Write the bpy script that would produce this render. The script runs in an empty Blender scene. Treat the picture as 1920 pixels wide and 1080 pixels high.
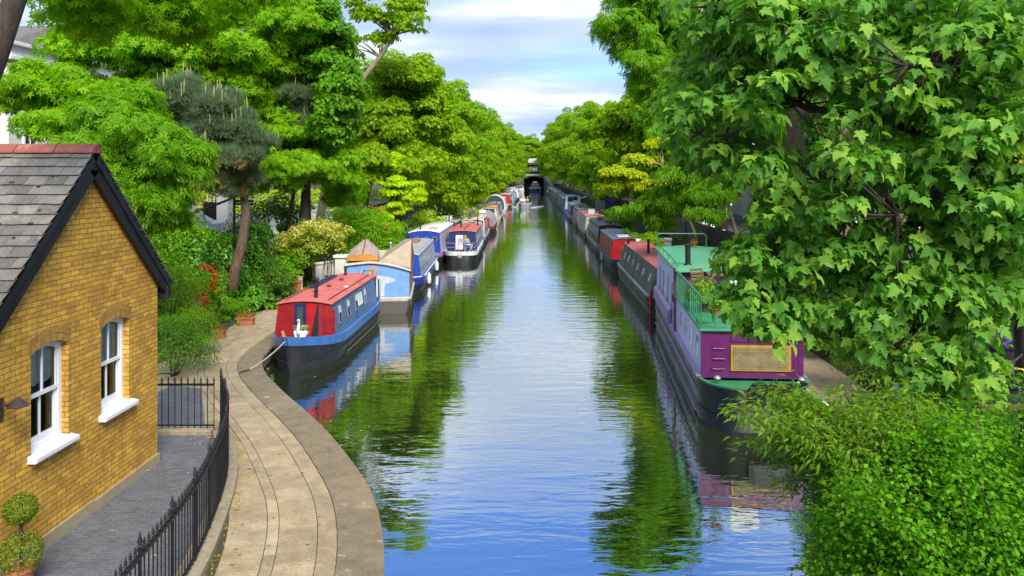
import bpy, math, random
import numpy as np
from mathutils import Vector, Matrix
from mathutils.geometry import tessellate_polygon
R = math.radians
PI = math.pi
rng = np.random.default_rng(11)
random.seed(11)
scene = bpy.context.scene
C = scene.collection

# ------------------------------------------------------------------ camera, world, sun, exposure
F, HX, HY, CZ = 1440.0, 1000.0, 325.0, 5.8      # focal length in photo pixels, vanishing point, eye height above the water
cam = bpy.data.objects.new('camera', bpy.data.cameras.new('camera'))
C.objects.link(cam)
cam.location = (0, 0, CZ)
cam.rotation_euler = (R(90), 0, 0)
cam.data.sensor_width = 36
cam.data.lens = 27
cam.data.shift_x = (960 - HX) / 1920
cam.data.shift_y = (HY - 540) / 1920
cam.data.clip_start = 0.1
cam.data.clip_end = 4000
scene.camera = cam
SUN_EL, SUN_AZ = R(42), R(158)                  # behind the camera, a little to its right
world = bpy.data.worlds.new('World')
scene.world = world
world.use_nodes = True
wn = world.node_tree
wn.nodes.clear()
def N(nt, typ, loc=None, **kw):
    n = nt.nodes.new(typ)
    for k, v in kw.items():
        if k.startswith('i_'):
            n.inputs[k[2:].replace('_', ' ')].default_value = v
        else:
            setattr(n, k, v)
    return n
def math_node(nt, op, a, b=None, c=None, clamp=False):
    n = nt.nodes.new('ShaderNodeMath'); n.operation = op; n.use_clamp = clamp
    for k, v in enumerate((a, b, c)):
        if v is None: continue
        if isinstance(v, (int, float)): n.inputs[k].default_value = v
        else: nt.links.new(v, n.inputs[k])
    return n.outputs[0]
def mix_col(nt, f, a, b, blend='MIX'):
    n = nt.nodes.new('ShaderNodeMix'); n.data_type = 'RGBA'; n.blend_type = blend
    for s, v in ((0, f), (6, a), (7, b)):
        if isinstance(v, (int, float)): n.inputs[s].default_value = v
        elif isinstance(v, (tuple, list)): n.inputs[s].default_value = tuple(v)[:3] + (1,)
        else: nt.links.new(v, n.inputs[s])
    return n.outputs[2]
def ramp(nt, fac, stops, interp='LINEAR'):
    n = nt.nodes.new('ShaderNodeValToRGB'); n.color_ramp.interpolation = interp
    e = n.color_ramp.elements
    while len(e) < len(stops): e.new(0.5)
    for k, (p, c) in enumerate(stops):
        e[k].position = p; e[k].color = tuple(c)[:3] + (1,)
    nt.links.new(fac, n.inputs[0])
    return n.outputs[0]
sky = N(wn, 'ShaderNodeTexSky')
sky.sky_type = 'NISHITA'; sky.sun_disc = False
sky.sun_elevation = SUN_EL; sky.sun_rotation = SUN_AZ
sky.air_density = 1.3; sky.dust_density = 0.4; sky.ozone_density = 2.5
tc = N(wn, 'ShaderNodeTexCoord')
sep = N(wn, 'ShaderNodeSeparateXYZ'); wn.links.new(tc.outputs['Generated'], sep.inputs[0])
zc = math_node(wn, 'MAXIMUM', sep.outputs[2], 0.0)
zd = math_node(wn, 'ADD', zc, 0.12)
comb = N(wn, 'ShaderNodeCombineXYZ')
wn.links.new(math_node(wn, 'DIVIDE', sep.outputs[0], zd), comb.inputs[0])
wn.links.new(math_node(wn, 'DIVIDE', sep.outputs[1], zd), comb.inputs[1])
cn = N(wn, 'ShaderNodeTexNoise', i_Scale=0.62, i_Detail=5.0, i_Roughness=0.48, i_Distortion=0.25)
mp = N(wn, 'ShaderNodeMapping'); mp.inputs['Location'].default_value = (3.3, 1.9, 0); mp.inputs['Scale'].default_value = (0.62, 1.0, 1)
wn.links.new(comb.outputs[0], mp.inputs[0]); wn.links.new(mp.outputs[0], cn.inputs['Vector'])
cn2 = N(wn, 'ShaderNodeTexNoise', i_Scale=1.15, i_Detail=4.0, i_Roughness=0.5)
wn.links.new(mp.outputs[0], cn2.inputs['Vector'])
bias = ramp(wn, zc, [(0.0, (.45,) * 3), (0.20, (.36,) * 3), (0.37, (.31,) * 3), (0.44, (.05,) * 3), (0.54, (.02,) * 3), (0.66, (.34,) * 3), (1.0, (.40,) * 3)])
cov = math_node(wn, 'ADD', cn.outputs[0], bias)
mask = ramp(wn, cov, [(0.56, (0,) * 3), (0.80, (1,) * 3)])
shade = ramp(wn, cn2.outputs[0], [(0.40, (1.25, 1.66, 2.5)), (0.53, (1.68, 2.05, 2.7)), (0.66, (2.95, 3.05, 3.2))])
skyb = mix_col(wn, 1.0, sky.outputs[0], (.29, .43, .72), 'MULTIPLY')
skymix = mix_col(wn, mask, skyb, shade)
bg = N(wn, 'ShaderNodeBackground'); bg.inputs['Strength'].default_value = 0.15
wo = N(wn, 'ShaderNodeOutputWorld')
wn.links.new(skymix, bg.inputs[0]); wn.links.new(bg.outputs[0], wo.inputs[0])

sl = bpy.data.lights.new('sun', 'SUN'); sl.energy = 2.4; sl.angle = R(26); sl.color = (1, .94, .84)
sun = bpy.data.objects.new('sun', sl); C.objects.link(sun)
sd = Vector((math.sin(SUN_AZ) * math.cos(SUN_EL), math.cos(SUN_AZ) * math.cos(SUN_EL), math.sin(SUN_EL)))
sun.rotation_euler = sd.to_track_quat('Z', 'Y').to_euler()
sun.location = (-10, -20, 40)
vs = scene.view_settings
vs.view_transform = 'Standard'; vs.look = 'None'; vs.exposure = 1.44; vs.gamma = 1; vs.use_curve_mapping = False
scene.render.film_transparent = False
cy = scene.cycles
cy.max_bounces = 6; cy.diffuse_bounces = 3; cy.glossy_bounces = 3; cy.transmission_bounces = 4; cy.transparent_max_bounces = 8
cy.caustics_reflective = False; cy.caustics_refractive = False
cy.sample_clamp_indirect = 6

# ------------------------------------------------------------------ helpers
def at(px, py, Y):                     # photo pixel at a distance -> point
    return Vector(((px - HX) / F * Y, Y, CZ - (py - HY) / F * Y))
def gp(px, py, z):                     # photo pixel on a level -> point
    Y = (CZ - z) * F / (py - HY)
    return Vector(((px - HX) / F * Y, Y, z))

class MB:
    def __init__(s): s.v = []; s.f = []; s.m = []
    def add(s, vs, fs, m=0):
        o = len(s.v)
        s.v += [tuple(p) for p in vs]
        s.f += [tuple(i + o for i in f) for f in fs]
        s.m += [m] * len(fs)
        return s
    def box(s, x0, x1, y0, y1, z0, z1, m=0, M=None):
        vs = [Vector((x, y, z)) for z in (z0, z1) for y in (y0, y1) for x in (x0, x1)]
        if M is not None: vs = [M @ p for p in vs]
        return s.add(vs, [(0, 2, 3, 1), (4, 5, 7, 6), (0, 1, 5, 4), (2, 6, 7, 3), (0, 4, 6, 2), (1, 3, 7, 5)], m)
    def quad(s, a, b, c, d, m=0): return s.add([a, b, c, d], [(0, 1, 2, 3)], m)
    def prism(s, pts, off, m=0):        # planar polygon extruded by a vector
        n = len(pts); off = Vector(off)
        vs = [Vector(p) for p in pts] + [Vector(p) + off for p in pts]
        return s.add(vs, [tuple(range(n))[::-1], tuple(range(n, 2 * n))] + [(i, (i + 1) % n, n + (i + 1) % n, n + i) for i in range(n)], m)
    def loft(s, rings, closed=False, caps=False, m=0):
        k = len(rings[0]); vs = [p for r in rings for p in r]; fs = []
        for i in range(len(rings) - 1):
            for j in range(k if closed else k - 1):
                a = i * k + j; b = i * k + (j + 1) % k
                fs.append((a, b, b + k, a + k))
        if caps:
            fs.append(tuple(range(k))[::-1]); fs.append(tuple(range((len(rings) - 1) * k, len(rings) * k)))
        return s.add(vs, fs, m)
    def tube(s, pts, rad, n=8, m=0):
        pts = [Vector(p) for p in pts]
        if isinstance(rad, (int, float)): rad = [rad] * len(pts)
        rings = []; ref = None
        for i, p in enumerate(pts):
            d = (pts[min(i + 1, len(pts) - 1)] - pts[max(i - 1, 0)])
            if d.length < 1e-9: d = Vector((0, 0, 1))
            d.normalize()
            if ref is None: ref = Vector((1, 0, 0)) if abs(d.x) < .8 else Vector((0, 1, 0))
            a = (ref - d * ref.dot(d)); a.normalize(); ref = a; b = d.cross(a)
            rings.append([p + (a * math.cos(t) + b * math.sin(t)) * rad[i] for t in (2 * PI * k / n for k in range(n))])
        return s.loft(rings, True, True, m)
    def lathe(s, prof, c=(0, 0, 0), n=16, m=0):
        c = Vector(c)
        rings = [[c + Vector((r * math.cos(2 * PI * k / n), r * math.sin(2 * PI * k / n), z)) for k in range(n)] for r, z in prof]
        return s.loft(rings, True, True, m)
    def blob(s, c, r, n=10, h=7, jit=0.0, m=0):
        rings = []
        for i in range(h + 1):
            t = PI * (i + .02) / (h + .04) - PI / 2
            rings.append([(c[0] + r[0] * math.cos(t) * math.cos(2 * PI * k / n) * (1 + jit * random.uniform(-1, 1)),
                           c[1] + r[1] * math.cos(t) * math.sin(2 * PI * k / n) * (1 + jit * random.uniform(-1, 1)),
                           c[2] + r[2] * math.sin(t)) for k in range(n)])
        return s.loft(rings, True, True, m)
    def build(s, name, mats, parent=None, loc=None, rz=0, smooth=False, bevel=0, auto=False):
        me = bpy.data.meshes.new(name)
        me.from_pydata(s.v, [], s.f)
        for mt in (mats if isinstance(mats, (list, tuple)) else [mats]): me.materials.append(mt)
        if any(s.m): me.polygons.foreach_set('material_index', s.m)
        if smooth: me.polygons.foreach_set('use_smooth', [True] * len(s.f))
        me.update()
        o = bpy.data.objects.new(name, me); C.objects.link(o)
        if parent is not None: o.parent = parent
        if loc is not None: o.location = loc
        o.rotation_euler.z = rz
        if bevel:
            b = o.modifiers.new('bevel', 'BEVEL'); b.width = bevel; b.segments = 2; b.limit_method = 'ANGLE'; b.angle_limit = R(40)
        if auto:
            w = o.modifiers.new('edges', 'EDGE_SPLIT'); w.split_angle = R(42)
        return o

def tag(o, label, cat, group=None, kind=None):
    o['label'] = label; o['category'] = cat
    if group: o['group'] = group
    if kind: o['kind'] = kind
    return o
def struct(o): o['kind'] = 'structure'; return o
def thing(name, label, cat, loc=(0, 0, 0), rz=0, group=None):
    o = bpy.data.objects.new(name, None); C.objects.link(o)
    o.location = loc; o.rotation_euler = (0, 0, rz); o.empty_display_size = .3
    return tag(o, label, cat, group)
def dup(root, loc, rz=0, sc=(1, 1, 1), label=None, group=None):
    r = root.copy(); C.objects.link(r)
    r.location = loc; r.rotation_euler = (0, 0, rz); r.scale = sc
    if label: r['label'] = label
    if group: r['group'] = group
    for ch in list(root.children):
        c = ch.copy(); C.objects.link(c); c.parent = r
        for g in ch.children:
            d = g.copy(); C.objects.link(d); d.parent = c
    return r

# ------------------------------------------------------------------ materials
def base_mat(name):
    m = bpy.data.materials.new(name); m.use_nodes = True
    nt = m.node_tree; b = nt.nodes['Principled BSDF']
    return m, nt, b
def obj_coord(nt, scale=(1, 1, 1)):
    t = nt.nodes.new('ShaderNodeTexCoord'); mp = nt.nodes.new('ShaderNodeMapping')
    mp.inputs['Scale'].default_value = scale
    nt.links.new(t.outputs['Object'], mp.inputs[0]); return mp.outputs[0]
def noise(nt, vec, scale, detail=4, rough=.55, dist=0):
    n = nt.nodes.new('ShaderNodeTexNoise')
    n.inputs['Scale'].default_value = scale; n.inputs['Detail'].default_value = detail
    n.inputs['Roughness'].default_value = rough; n.inputs['Distortion'].default_value = dist
    nt.links.new(vec, n.inputs['Vector']); return n.outputs[0]
def bump(nt, b, h, strength=.3, dist=.01):
    n = nt.nodes.new('ShaderNodeBump'); n.inputs['Strength'].default_value = strength; n.inputs['Distance'].default_value = dist
    nt.links.new(h, n.inputs['Height']); nt.links.new(n.outputs[0], b.inputs['Normal'])
def sc3(c, k): return tuple(min(1, max(0, x * k)) for x in c)
MATS = {}
def paint(name, col, rough=.42, var=.16, streak=True, metal=0.0):
    key = ('p', name)
    if key in MATS: return MATS[key]
    m, nt, b = base_mat(name)
    v = obj_coord(nt, (1, 1, 1))
    n1 = noise(nt, v, 3.0, 6, .6)
    c = ramp(nt, n1, [(.3, sc3(col, 1 - var)), (.7, sc3(col, 1 + var))])
    if streak:                                       # rain streaks and grime running down the paint
        vs_ = obj_coord(nt, (9, 9, .7))
        n2 = noise(nt, vs_, 1.6, 5, .65)
        g = ramp(nt, n2, [(.52, (0,) * 3), (.75, (1,) * 3)])
        c = mix_col(nt, math_node(nt, 'MULTIPLY', g, .34), c, tuple(.45 * x + .04 * min(1, .1 + 4 * sum(col) / 3) for x in col))
    nt.links.new(c, b.inputs['Base Color'])
    b.inputs['Metallic'].default_value = metal
    nt.links.new(ramp(nt, n1, [(.3, (rough * .8,) * 3), (.75, (min(1, rough * 1.4),) * 3)]), b.inputs['Roughness'])
    bump(nt, b, noise(nt, v, 14, 3), .06, .01)
    MATS[key] = m; return m
def stone(name, c1, c2, scale=5, rough=.85, bs=.35):
    m, nt, b = base_mat(name)
    v = obj_coord(nt)
    n1 = noise(nt, v, scale, 8, .65); n2 = noise(nt, v, scale * 9, 4, .6)
    f = math_node(nt, 'ADD', math_node(nt, 'MULTIPLY', n1, .65), math_node(nt, 'MULTIPLY', n2, .35))
    nt.links.new(ramp(nt, f, [(.32, c1), (.68, c2)]), b.inputs['Base Color'])
    b.inputs['Roughness'].default_value = rough
    bump(nt, b, f, bs, .02)
    return m
def island_mat(name, cols, rough=.8, extra=None, scale=6, bs=.3):    # every slab or slate its own tone
    m, nt, b = base_mat(name)
    g = nt.nodes.new('ShaderNodeNewGeometry')
    k = len(cols)
    c = ramp(nt, g.outputs['Random Per Island'], [(i / (k - 1), cc) for i, cc in enumerate(cols)])
    v = obj_coord(nt)
    n1 = noise(nt, v, scale, 7, .65)
    n2 = noise(nt, v, scale * 8, 4, .7)
    c = mix_col(nt, .6, c, ramp(nt, n1, [(.3, (.45, .43, .40)), (.62, (1.08, 1.08, 1.08))]), 'MULTIPLY')
    c = mix_col(nt, .6, c, ramp(nt, n2, [(.3, (.55, .53, .5)), (.65, (1, 1, 1))]), 'MULTIPLY')
    if extra:
        n3 = noise(nt, v, 2.3, 6, .7)
        c = mix_col(nt, ramp(nt, n3, [(.60, (0,) * 3), (.68, (1,) * 3)]), c, extra)
    nt.links.new(c, b.inputs['Base Color'])
    b.inputs['Roughness'].default_value = rough
    bump(nt, b, math_node(nt, 'ADD', n1, n2), bs, .012)
    return m
def leaf(name, cols, trans=.32, rough=.55, spec=.22, warm=None):
    trans = min(.55, trans * 1.65)
    warm = not any(q in name for q in ('petal', 'golden', 'pine')) if warm is None else warm
    m, nt, b = base_mat(name)
    g = nt.nodes.new('ShaderNodeNewGeometry')
    k = len(cols)
    cols = [(r_ * 2.8, g_ * 2.4, b_ * .9) if 'plane' in name else (r_ * 2.8, g_ * 2.15, b_ * .8) for r_, g_, b_ in cols] if warm else cols
    c = ramp(nt, g.outputs['Random Per Island'], [(i / max(1, k - 1), cc) for i, cc in enumerate(cols)])
    n1 = noise(nt, obj_coord(nt), .55, 3)
    c = mix_col(nt, .5, c, ramp(nt, n1, [(.35, (.78, .84, .7)), (.65, (1.0, 1.0, 1.0))]), 'MULTIPLY')
    nt.links.new(c, b.inputs['Base Color'])
    b.inputs['Roughness'].default_value = rough
    b.inputs['Specular IOR Level'].default_value = spec
    t = nt.nodes.new('ShaderNodeBsdfTranslucent')
    nt.links.new(mix_col(nt, 1.0, c, (1.35, 1.5, .55), 'MULTIPLY'), t.inputs[0])
    mx = nt.nodes.new('ShaderNodeMixShader'); mx.inputs[0].default_value = trans
    nt.links.new(b.outputs[0], mx.inputs[1]); nt.links.new(t.outputs[0], mx.inputs[2])
    nt.links.new(mx.outputs[0], nt.nodes['Material Output'].inputs[0])
    return m
def bark(name, c1, c2, sc=(6, 6, 1.5)):
    m, nt, b = base_mat(name)
    v = obj_coord(nt, sc)
    n1 = noise(nt, v, 2.2, 7, .7, .6)
    nt.links.new(ramp(nt, n1, [(.34, c1), (.66, c2)]), b.inputs['Base Color'])
    b.inputs['Roughness'].default_value = .9
    bump(nt, b, n1, .9, .04)
    return m
def brick_mat(name, c1, c2, mortar, bw=.225, rh=.075, ms=.010, vary=.55, dark=(.42, .36, .3)):
    m, nt, b = base_mat(name)
    t = nt.nodes.new('ShaderNodeTexCoord'); s = nt.nodes.new('ShaderNodeSeparateXYZ'); nt.links.new(t.outputs['Object'], s.inputs[0])
    cb = nt.nodes.new('ShaderNodeCombineXYZ')
    nt.links.new(math_node(nt, 'ADD', s.outputs[0], s.outputs[1]), cb.inputs[0]); nt.links.new(s.outputs[2], cb.inputs[1])
    wob = noise(nt, t.outputs['Object'], 7, 2)
    vec = nt.nodes.new('ShaderNodeVectorMath'); vec.operation = 'MULTIPLY_ADD'
    vn = nt.nodes.new('ShaderNodeTexNoise'); vn.inputs['Scale'].default_value = 5; nt.links.new(t.outputs['Object'], vn.inputs['Vector'])
    nt.links.new(vn.outputs['Color'], vec.inputs[0]); vec.inputs[1].default_value = (.018, .018, 0); nt.links.new(cb.outputs[0], vec.inputs[2])
    br = nt.nodes.new('ShaderNodeTexBrick')
    nt.links.new(vec.outputs[0], br.inputs['Vector'])
    br.inputs['Scale'].default_value = 1; br.inputs['Brick Width'].default_value = bw; br.inputs['Row Height'].default_value = rh
    br.inputs['Mortar Size'].default_value = ms; br.inputs['Mortar Smooth'].default_value = .25; br.inputs['Bias'].default_value = .1
    br.inputs['Color1'].default_value = tuple(c1) + (1,); br.inputs['Color2'].default_value = tuple(c2) + (1,); br.inputs['Mortar'].default_value = tuple(mortar) + (1,)
    n1 = noise(nt, t.outputs['Object'], 1.3, 6, .7); n2 = noise(nt, t.outputs['Object'], 26, 4, .7); n3 = noise(nt, t.outputs['Object'], 5.5, 3, .6)
    c = mix_col(nt, vary, br.outputs[0], ramp(nt, n1, [(.3, dark), (.65, (1, 1, 1))]), 'MULTIPLY')
    c = mix_col(nt, .6, c, ramp(nt, n2, [(.3, (.5, .46, .4)), (.62, (1.1, 1.1, 1.05))]), 'MULTIPLY')
    c = mix_col(nt, .5, c, ramp(nt, n3, [(.32, (.6, .5, .42)), (.6, (1.1, 1.08, 1.0))]), 'MULTIPLY')
    nt.links.new(c, b.inputs['Base Color'])
    b.inputs['Roughness'].default_value = .9
    h = math_node(nt, 'ADD', math_node(nt, 'MULTIPLY', br.outputs['Fac'], -1.0), math_node(nt, 'MULTIPLY', n2, .5))
    bump(nt, b, h, .7, .012)
    return m
def glass_mat(name, tint=(.75, .85, .85)):
    m, nt, b = base_mat(name)
    tr = nt.nodes.new('ShaderNodeBsdfTransparent'); tr.inputs[0].default_value = tint + (1,)
    gl = nt.nodes.new('ShaderNodeBsdfGlossy'); gl.inputs['Roughness'].default_value = .03
    fr = nt.nodes.new('ShaderNodeFresnel'); fr.inputs[0].default_value = 1.55
    mx = nt.nodes.new('ShaderNodeMixShader')
    nt.links.new(fr.outputs[0], mx.inputs[0]); nt.links.new(tr.outputs[0], mx.inputs[1]); nt.links.new(gl.outputs[0], mx.inputs[2])
    nt.links.new(mx.outputs[0], nt.nodes['Material Output'].inputs[0])
    return m
def solid(name, col, rough=.5, metal=0, spec=.5):
    key = ('s', name)
    if key in MATS: return MATS[key]
    m, nt, b = base_mat(name)
    n1 = noise(nt, obj_coord(nt), 8, 4)
    nt.links.new(ramp(nt, n1, [(.3, sc3(col, .85)), (.7, sc3(col, 1.12))]), b.inputs['Base Color'])
    b.inputs['Roughness'].default_value = rough; b.inputs['Metallic'].default_value = metal; b.inputs['Specular IOR Level'].default_value = spec
    MATS[key] = m; return m

M_white = paint('white_paint', (.78, .80, .80), .4, .05)
M_dkglass = solid('dark_glass', (.03, .045, .045), .06)
M_glass = glass_mat('window_glass', (.95, .97, .96))
M_black = paint('black_hull', (.012, .012, .014), .5, .3)
M_iron = paint('black_iron', (.007, .0075, .009), .5, .25, False)
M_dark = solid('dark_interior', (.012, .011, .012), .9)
M_steel = solid('steel', (.45, .46, .46), .35, .7)
M_wood = bark('weathered_wood', (.10, .055, .028), (.24, .14, .07), (3, 3, 14))
M_terra = stone('terracotta', (.28, .085, .04), (.45, .15, .07), 7)
M_stucco = stone('cream_stucco', (.62, .59, .50), (.78, .75, .67), 2, .9, .1)
M_bark_pine = bark('pine_bark', (.045, .026, .018), (.17, .10, .065))
M_bark_dark = bark('dark_bark', (.022, .017, .012), (.085, .06, .04))
M_bark_plane = bark('plane_bark', (.12, .095, .055), (.36, .30, .19), (3, 3, 1))
L_sweet = leaf('bright_leaf', [(.045, .13, .006), (.085, .215, .008), (.13, .28, .010), (.065, .17, .006)], .36)
L_ash = leaf('ash_leaf', [(.035, .12, .008), (.07, .19, .010), (.10, .235, .016)], .34)
L_linden = leaf('linden_leaf', [(.020, .085, .006), (.04, .135, .008), (.08, .21, .012)], .28)
L_plane = leaf('plane_leaf', [(.055, .115, .006), (.095, .175, .008), (.15, .24, .012), (.075, .145, .006)], .33)
L_plane2 = leaf('plane_leaf_green', [(.04, .11, .006), (.075, .165, .008), (.12, .23, .010)], .33)
L_syc = leaf('sycamore_leaf', [(.06, .18, .022), (.105, .29, .032), (.15, .35, .038), (.22, .42, .040), (.30, .48, .05), (.12, .31, .03), (.085, .23, .025), (.18, .39, .05)], .26, .62, .28, False)
L_yel = leaf('golden_leaf', [(.36, .44, .008), (.50, .55, .012), (.42, .52, .010)], .3)
L_lime = leaf('lime_leaf', [(.11, .22, .008), (.19, .32, .012), (.25, .36, .016)], .35)
L_dark = leaf('dark_shrub_leaf', [(.014, .055, .008), (.03, .09, .012), (.05, .13, .018)], .22)
L_ivy = leaf('ivy_leaf', [(.014, .065, .008), (.028, .115, .012), (.06, .18, .018)], .22, .4, .5)
L_mid = leaf('shrub_leaf', [(.035, .10, .010), (.06, .155, .014), (.095, .21, .018)], .28)
L_grey = leaf('grey_leaf', [(.08, .11, .06), (.13, .17, .09), (.19, .23, .13)], .2)
L_willow = leaf('willow_leaf', [(.10, .24, .02), (.16, .33, .025), (.23, .40, .03), (.33, .38, .03)], .34, .55, .22, False)
L_pine = leaf('pine_needle', [(.075, .125, .055), (.12, .18, .08), (.18, .25, .12)], .15)
L_brown = leaf('dead_needle', [(.09, .065, .035), (.14, .10, .05)], .1)
L_candle = leaf('pine_candle', [(.34, .36, .15), (.45, .46, .22)], .1)
L_redfl = leaf('red_petal', [(.55, .008, .012), (.72, .02, .02), (.62, .012, .03)], .2)
L_cream = leaf('cream_petal', [(.62, .52, .22), (.72, .62, .36), (.70, .60, .30)], .25)
L_whitefl = leaf('white_petal', [(.60, .60, .44), (.7, .7, .55)], .25)

# ------------------------------------------------------------------ foliage
def tri_template(pts, tris): return np.array(pts, float), np.array(tris, int)
KITE = tri_template([(0, 0, 0), (.36, .45, .07), (0, 1, -.06), (-.36, .45, .07)], [(0, 1, 2), (0, 2, 3)])
LANCE = tri_template([(0, 0, 0), (.15, .4, .05), (0, 1, -.12), (-.15, .4, .05)], [(0, 1, 2), (0, 2, 3)])
def star_template():                                                   # five-pointed leaf of a sweet gum or maple seen from afar
    pts = [(0, 0, 0)]; tr = []
    for a, l in ((-115, .62), (-58, .9), (0, 1), (58, .9), (115, .62)):
        t = R(a); d = R(15)
        k = len(pts)
        pts += [(math.sin(t - d * 1.4) * l * .45, math.cos(t - d * 1.4) * l * .45, .03), (math.sin(t) * l, math.cos(t) * l, -.09), (math.sin(t + d * 1.4) * l * .45, math.cos(t + d * 1.4) * l * .45, .03)]
        tr += [(0, k + 2, k + 1), (0, k + 1, k)]
    return tri_template(pts, tr)
STAR = star_template()
def lobed_template():                                                  # a sycamore leaf: five toothed lobes on a palm-like outline
    half = [(0.0, 0.0, .0), (.16, -.10, .0), (.30, .00, -.03), (.42, .03, -.07), (.34, .13, -.03), (.30, .20, .0), (.46, .27, -.03), (.58, .44, -.09), (.43, .43, -.03), (.31, .42, .01), (.27, .50, .02), (.25, .66, .0), (.17, .72, .01), (.13, .84, -.02), (0, 1.0, -.08)]
    pts = list(half) + [(-x, y, z) for x, y, z in half[1:-1]][::-1]
    pts = [(x, y, z + abs(x) * .20 - .10 * y * y) for x, y, z in pts]
    n = len(pts); pts.append((0, .36, -.02))
    return tri_template(pts, [(n, (i + 1) % n, i) for i in range(n)])
LOBED = lobed_template()
def pinnate_template(k=4):
    pts = []; tr = []
    def lf(bx, by, ax, ay, l, w):
        d = Vector((ax, ay)).normalized(); p = Vector((-d.y, d.x)); o = len(pts); b = Vector((bx, by))
        for q, z in ((b, 0), (b + d * l * .45 + p * w, .03), (b + d * l, -.06), (b + d * l * .45 - p * w, .03)): pts.append((q.x, q.y, z - .25 * q.y * q.y))
        tr.extend([(o, o + 2, o + 1), (o, o + 3, o + 2)])
    for i in range(k):
        y = .12 + .7 * i / k
        lf(0, y, .8, .6, .36, .07); lf(0, y, -.8, .6, .36, .07)
    lf(0, .8, 0, 1, .34, .07)
    return tri_template(pts, tr)
PINNATE = pinnate_template()
def tuft_template(k=9):
    pts = []; tr = []
    for i in range(k):
        a = 2 * PI * i / k; s = .35 + .4 * ((i * 7) % 5) / 5
        d = Vector((math.cos(a) * s, .85, math.sin(a) * s)).normalized(); q = Vector((-math.sin(a), 0, math.cos(a))) * .022
        o = len(pts); pts += [tuple(-q), tuple(q), tuple(d)]; tr.append((o, o + 1, o + 2))
    return tri_template(pts, tr)
TUFT = tuft_template()

def unit(a): return a / np.maximum(np.linalg.norm(a, axis=1, keepdims=True), 1e-9)
def rand_unit(n): return unit(rng.normal(size=(n, 3)))
def leaves_mesh(name, P, Nn, T, S, tmpl, mat):
    V, Fc = tmpl; k = len(V); n = len(P)
    Nn = unit(Nn); T = unit(T - Nn * np.sum(T * Nn, 1, keepdims=True)); B = np.cross(T, Nn)
    vs = P[:, None, :] + S[:, None, None] * (V[None, :, 0, None] * B[:, None, :] + V[None, :, 1, None] * T[:, None, :] + V[None, :, 2, None] * Nn[:, None, :])
    fc = (Fc[None] + k * np.arange(n)[:, None, None]).reshape(-1)
    me = bpy.data.meshes.new(name)
    me.vertices.add(n * k); me.vertices.foreach_set('co', vs.reshape(-1).astype(np.float32))
    nf = len(fc) // 3
    me.loops.add(nf * 3); me.loops.foreach_set('vertex_index', fc.astype(np.int32))
    me.polygons.add(nf); me.polygons.foreach_set('loop_start', np.arange(0, nf * 3, 3, dtype=np.int32))
    me.materials.append(mat); me.update(calc_edges=True)
    return me
def leaves(name, P, Nn, T, S, tmpl, mat, parent=None, loc=None):
    o = bpy.data.objects.new(name, leaves_mesh(name, P, Nn, T, S, tmpl, mat)); C.objects.link(o)
    if parent is not None: o.parent = parent
    if loc is not None: o.location = loc
    return o
def ell(c, r, n, rad=(.6, 1.1), low=-.75, inner=.4):               # clumps through an uneven ellipsoid, most of them near its outside
    d = rand_unit(n * 3); d = d[d[:, 2] > low][:n]
    lump = .80 + .20 * np.sin(d[:, 0] * 5.1 + c[0]) * np.cos(d[:, 1] * 4.3 + c[1]) + .16 * np.sin(d[:, 2] * 6 + c[0] * 2)
    rr = (inner + (1 - inner) * rng.random(len(d)) ** .55) * lump
    return np.hstack([np.array(c)[None] + d * rr[:, None] * np.array(r)[None], rng.uniform(rad[0], rad[1], (len(d), 1))])
def clump_leaves(CL, per, size, flat=.62, centre=None, droop=.5, upw=.55, jit=.45):
    c = CL[:, :3]; r = CL[:, 3]
    n = np.maximum(3, (per * (r / r.mean()) ** 2)).astype(int)
    idx = np.repeat(np.arange(len(c)), n); m = len(idx)
    d = rand_unit(m); d[:, 2] = np.where(d[:, 2] < -.35, -d[:, 2], d[:, 2])
    rr = r[idx] * (.45 + .6 * rng.random(m) ** .6)
    P = c[idx] + d * rr[:, None] * np.array([1, 1, flat])
    out = unit(c[idx] - np.array(centre)[None]) if centre is not None else d
    flat_n = np.array([1, 1, .7])
    Nn = d * .75 * flat_n + out * .45 + np.array([0, 0, upw * .65]) + rng.normal(size=(m, 3)) * jit
    T = d * np.array([1, 1, .2]) + out * .4 + np.array([0, 0, -droop]) + rng.normal(size=(m, 3)) * .4
    S = rng.uniform(size[0], size[1], m)
    return P, Nn, T, S
def bez(a, b, sag=.15, n=5, wob=.0):
    a = Vector(a); b = Vector(b); L = (b - a).length
    mid = (a + b) / 2 + Vector((random.uniform(-1, 1) * wob * L, random.uniform(-1, 1) * wob * L, sag * L))
    return [(a * (1 - t) ** 2 + mid * 2 * t * (1 - t) + b * t * t) for t in (i / (n - 1) for i in range(n))]
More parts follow.
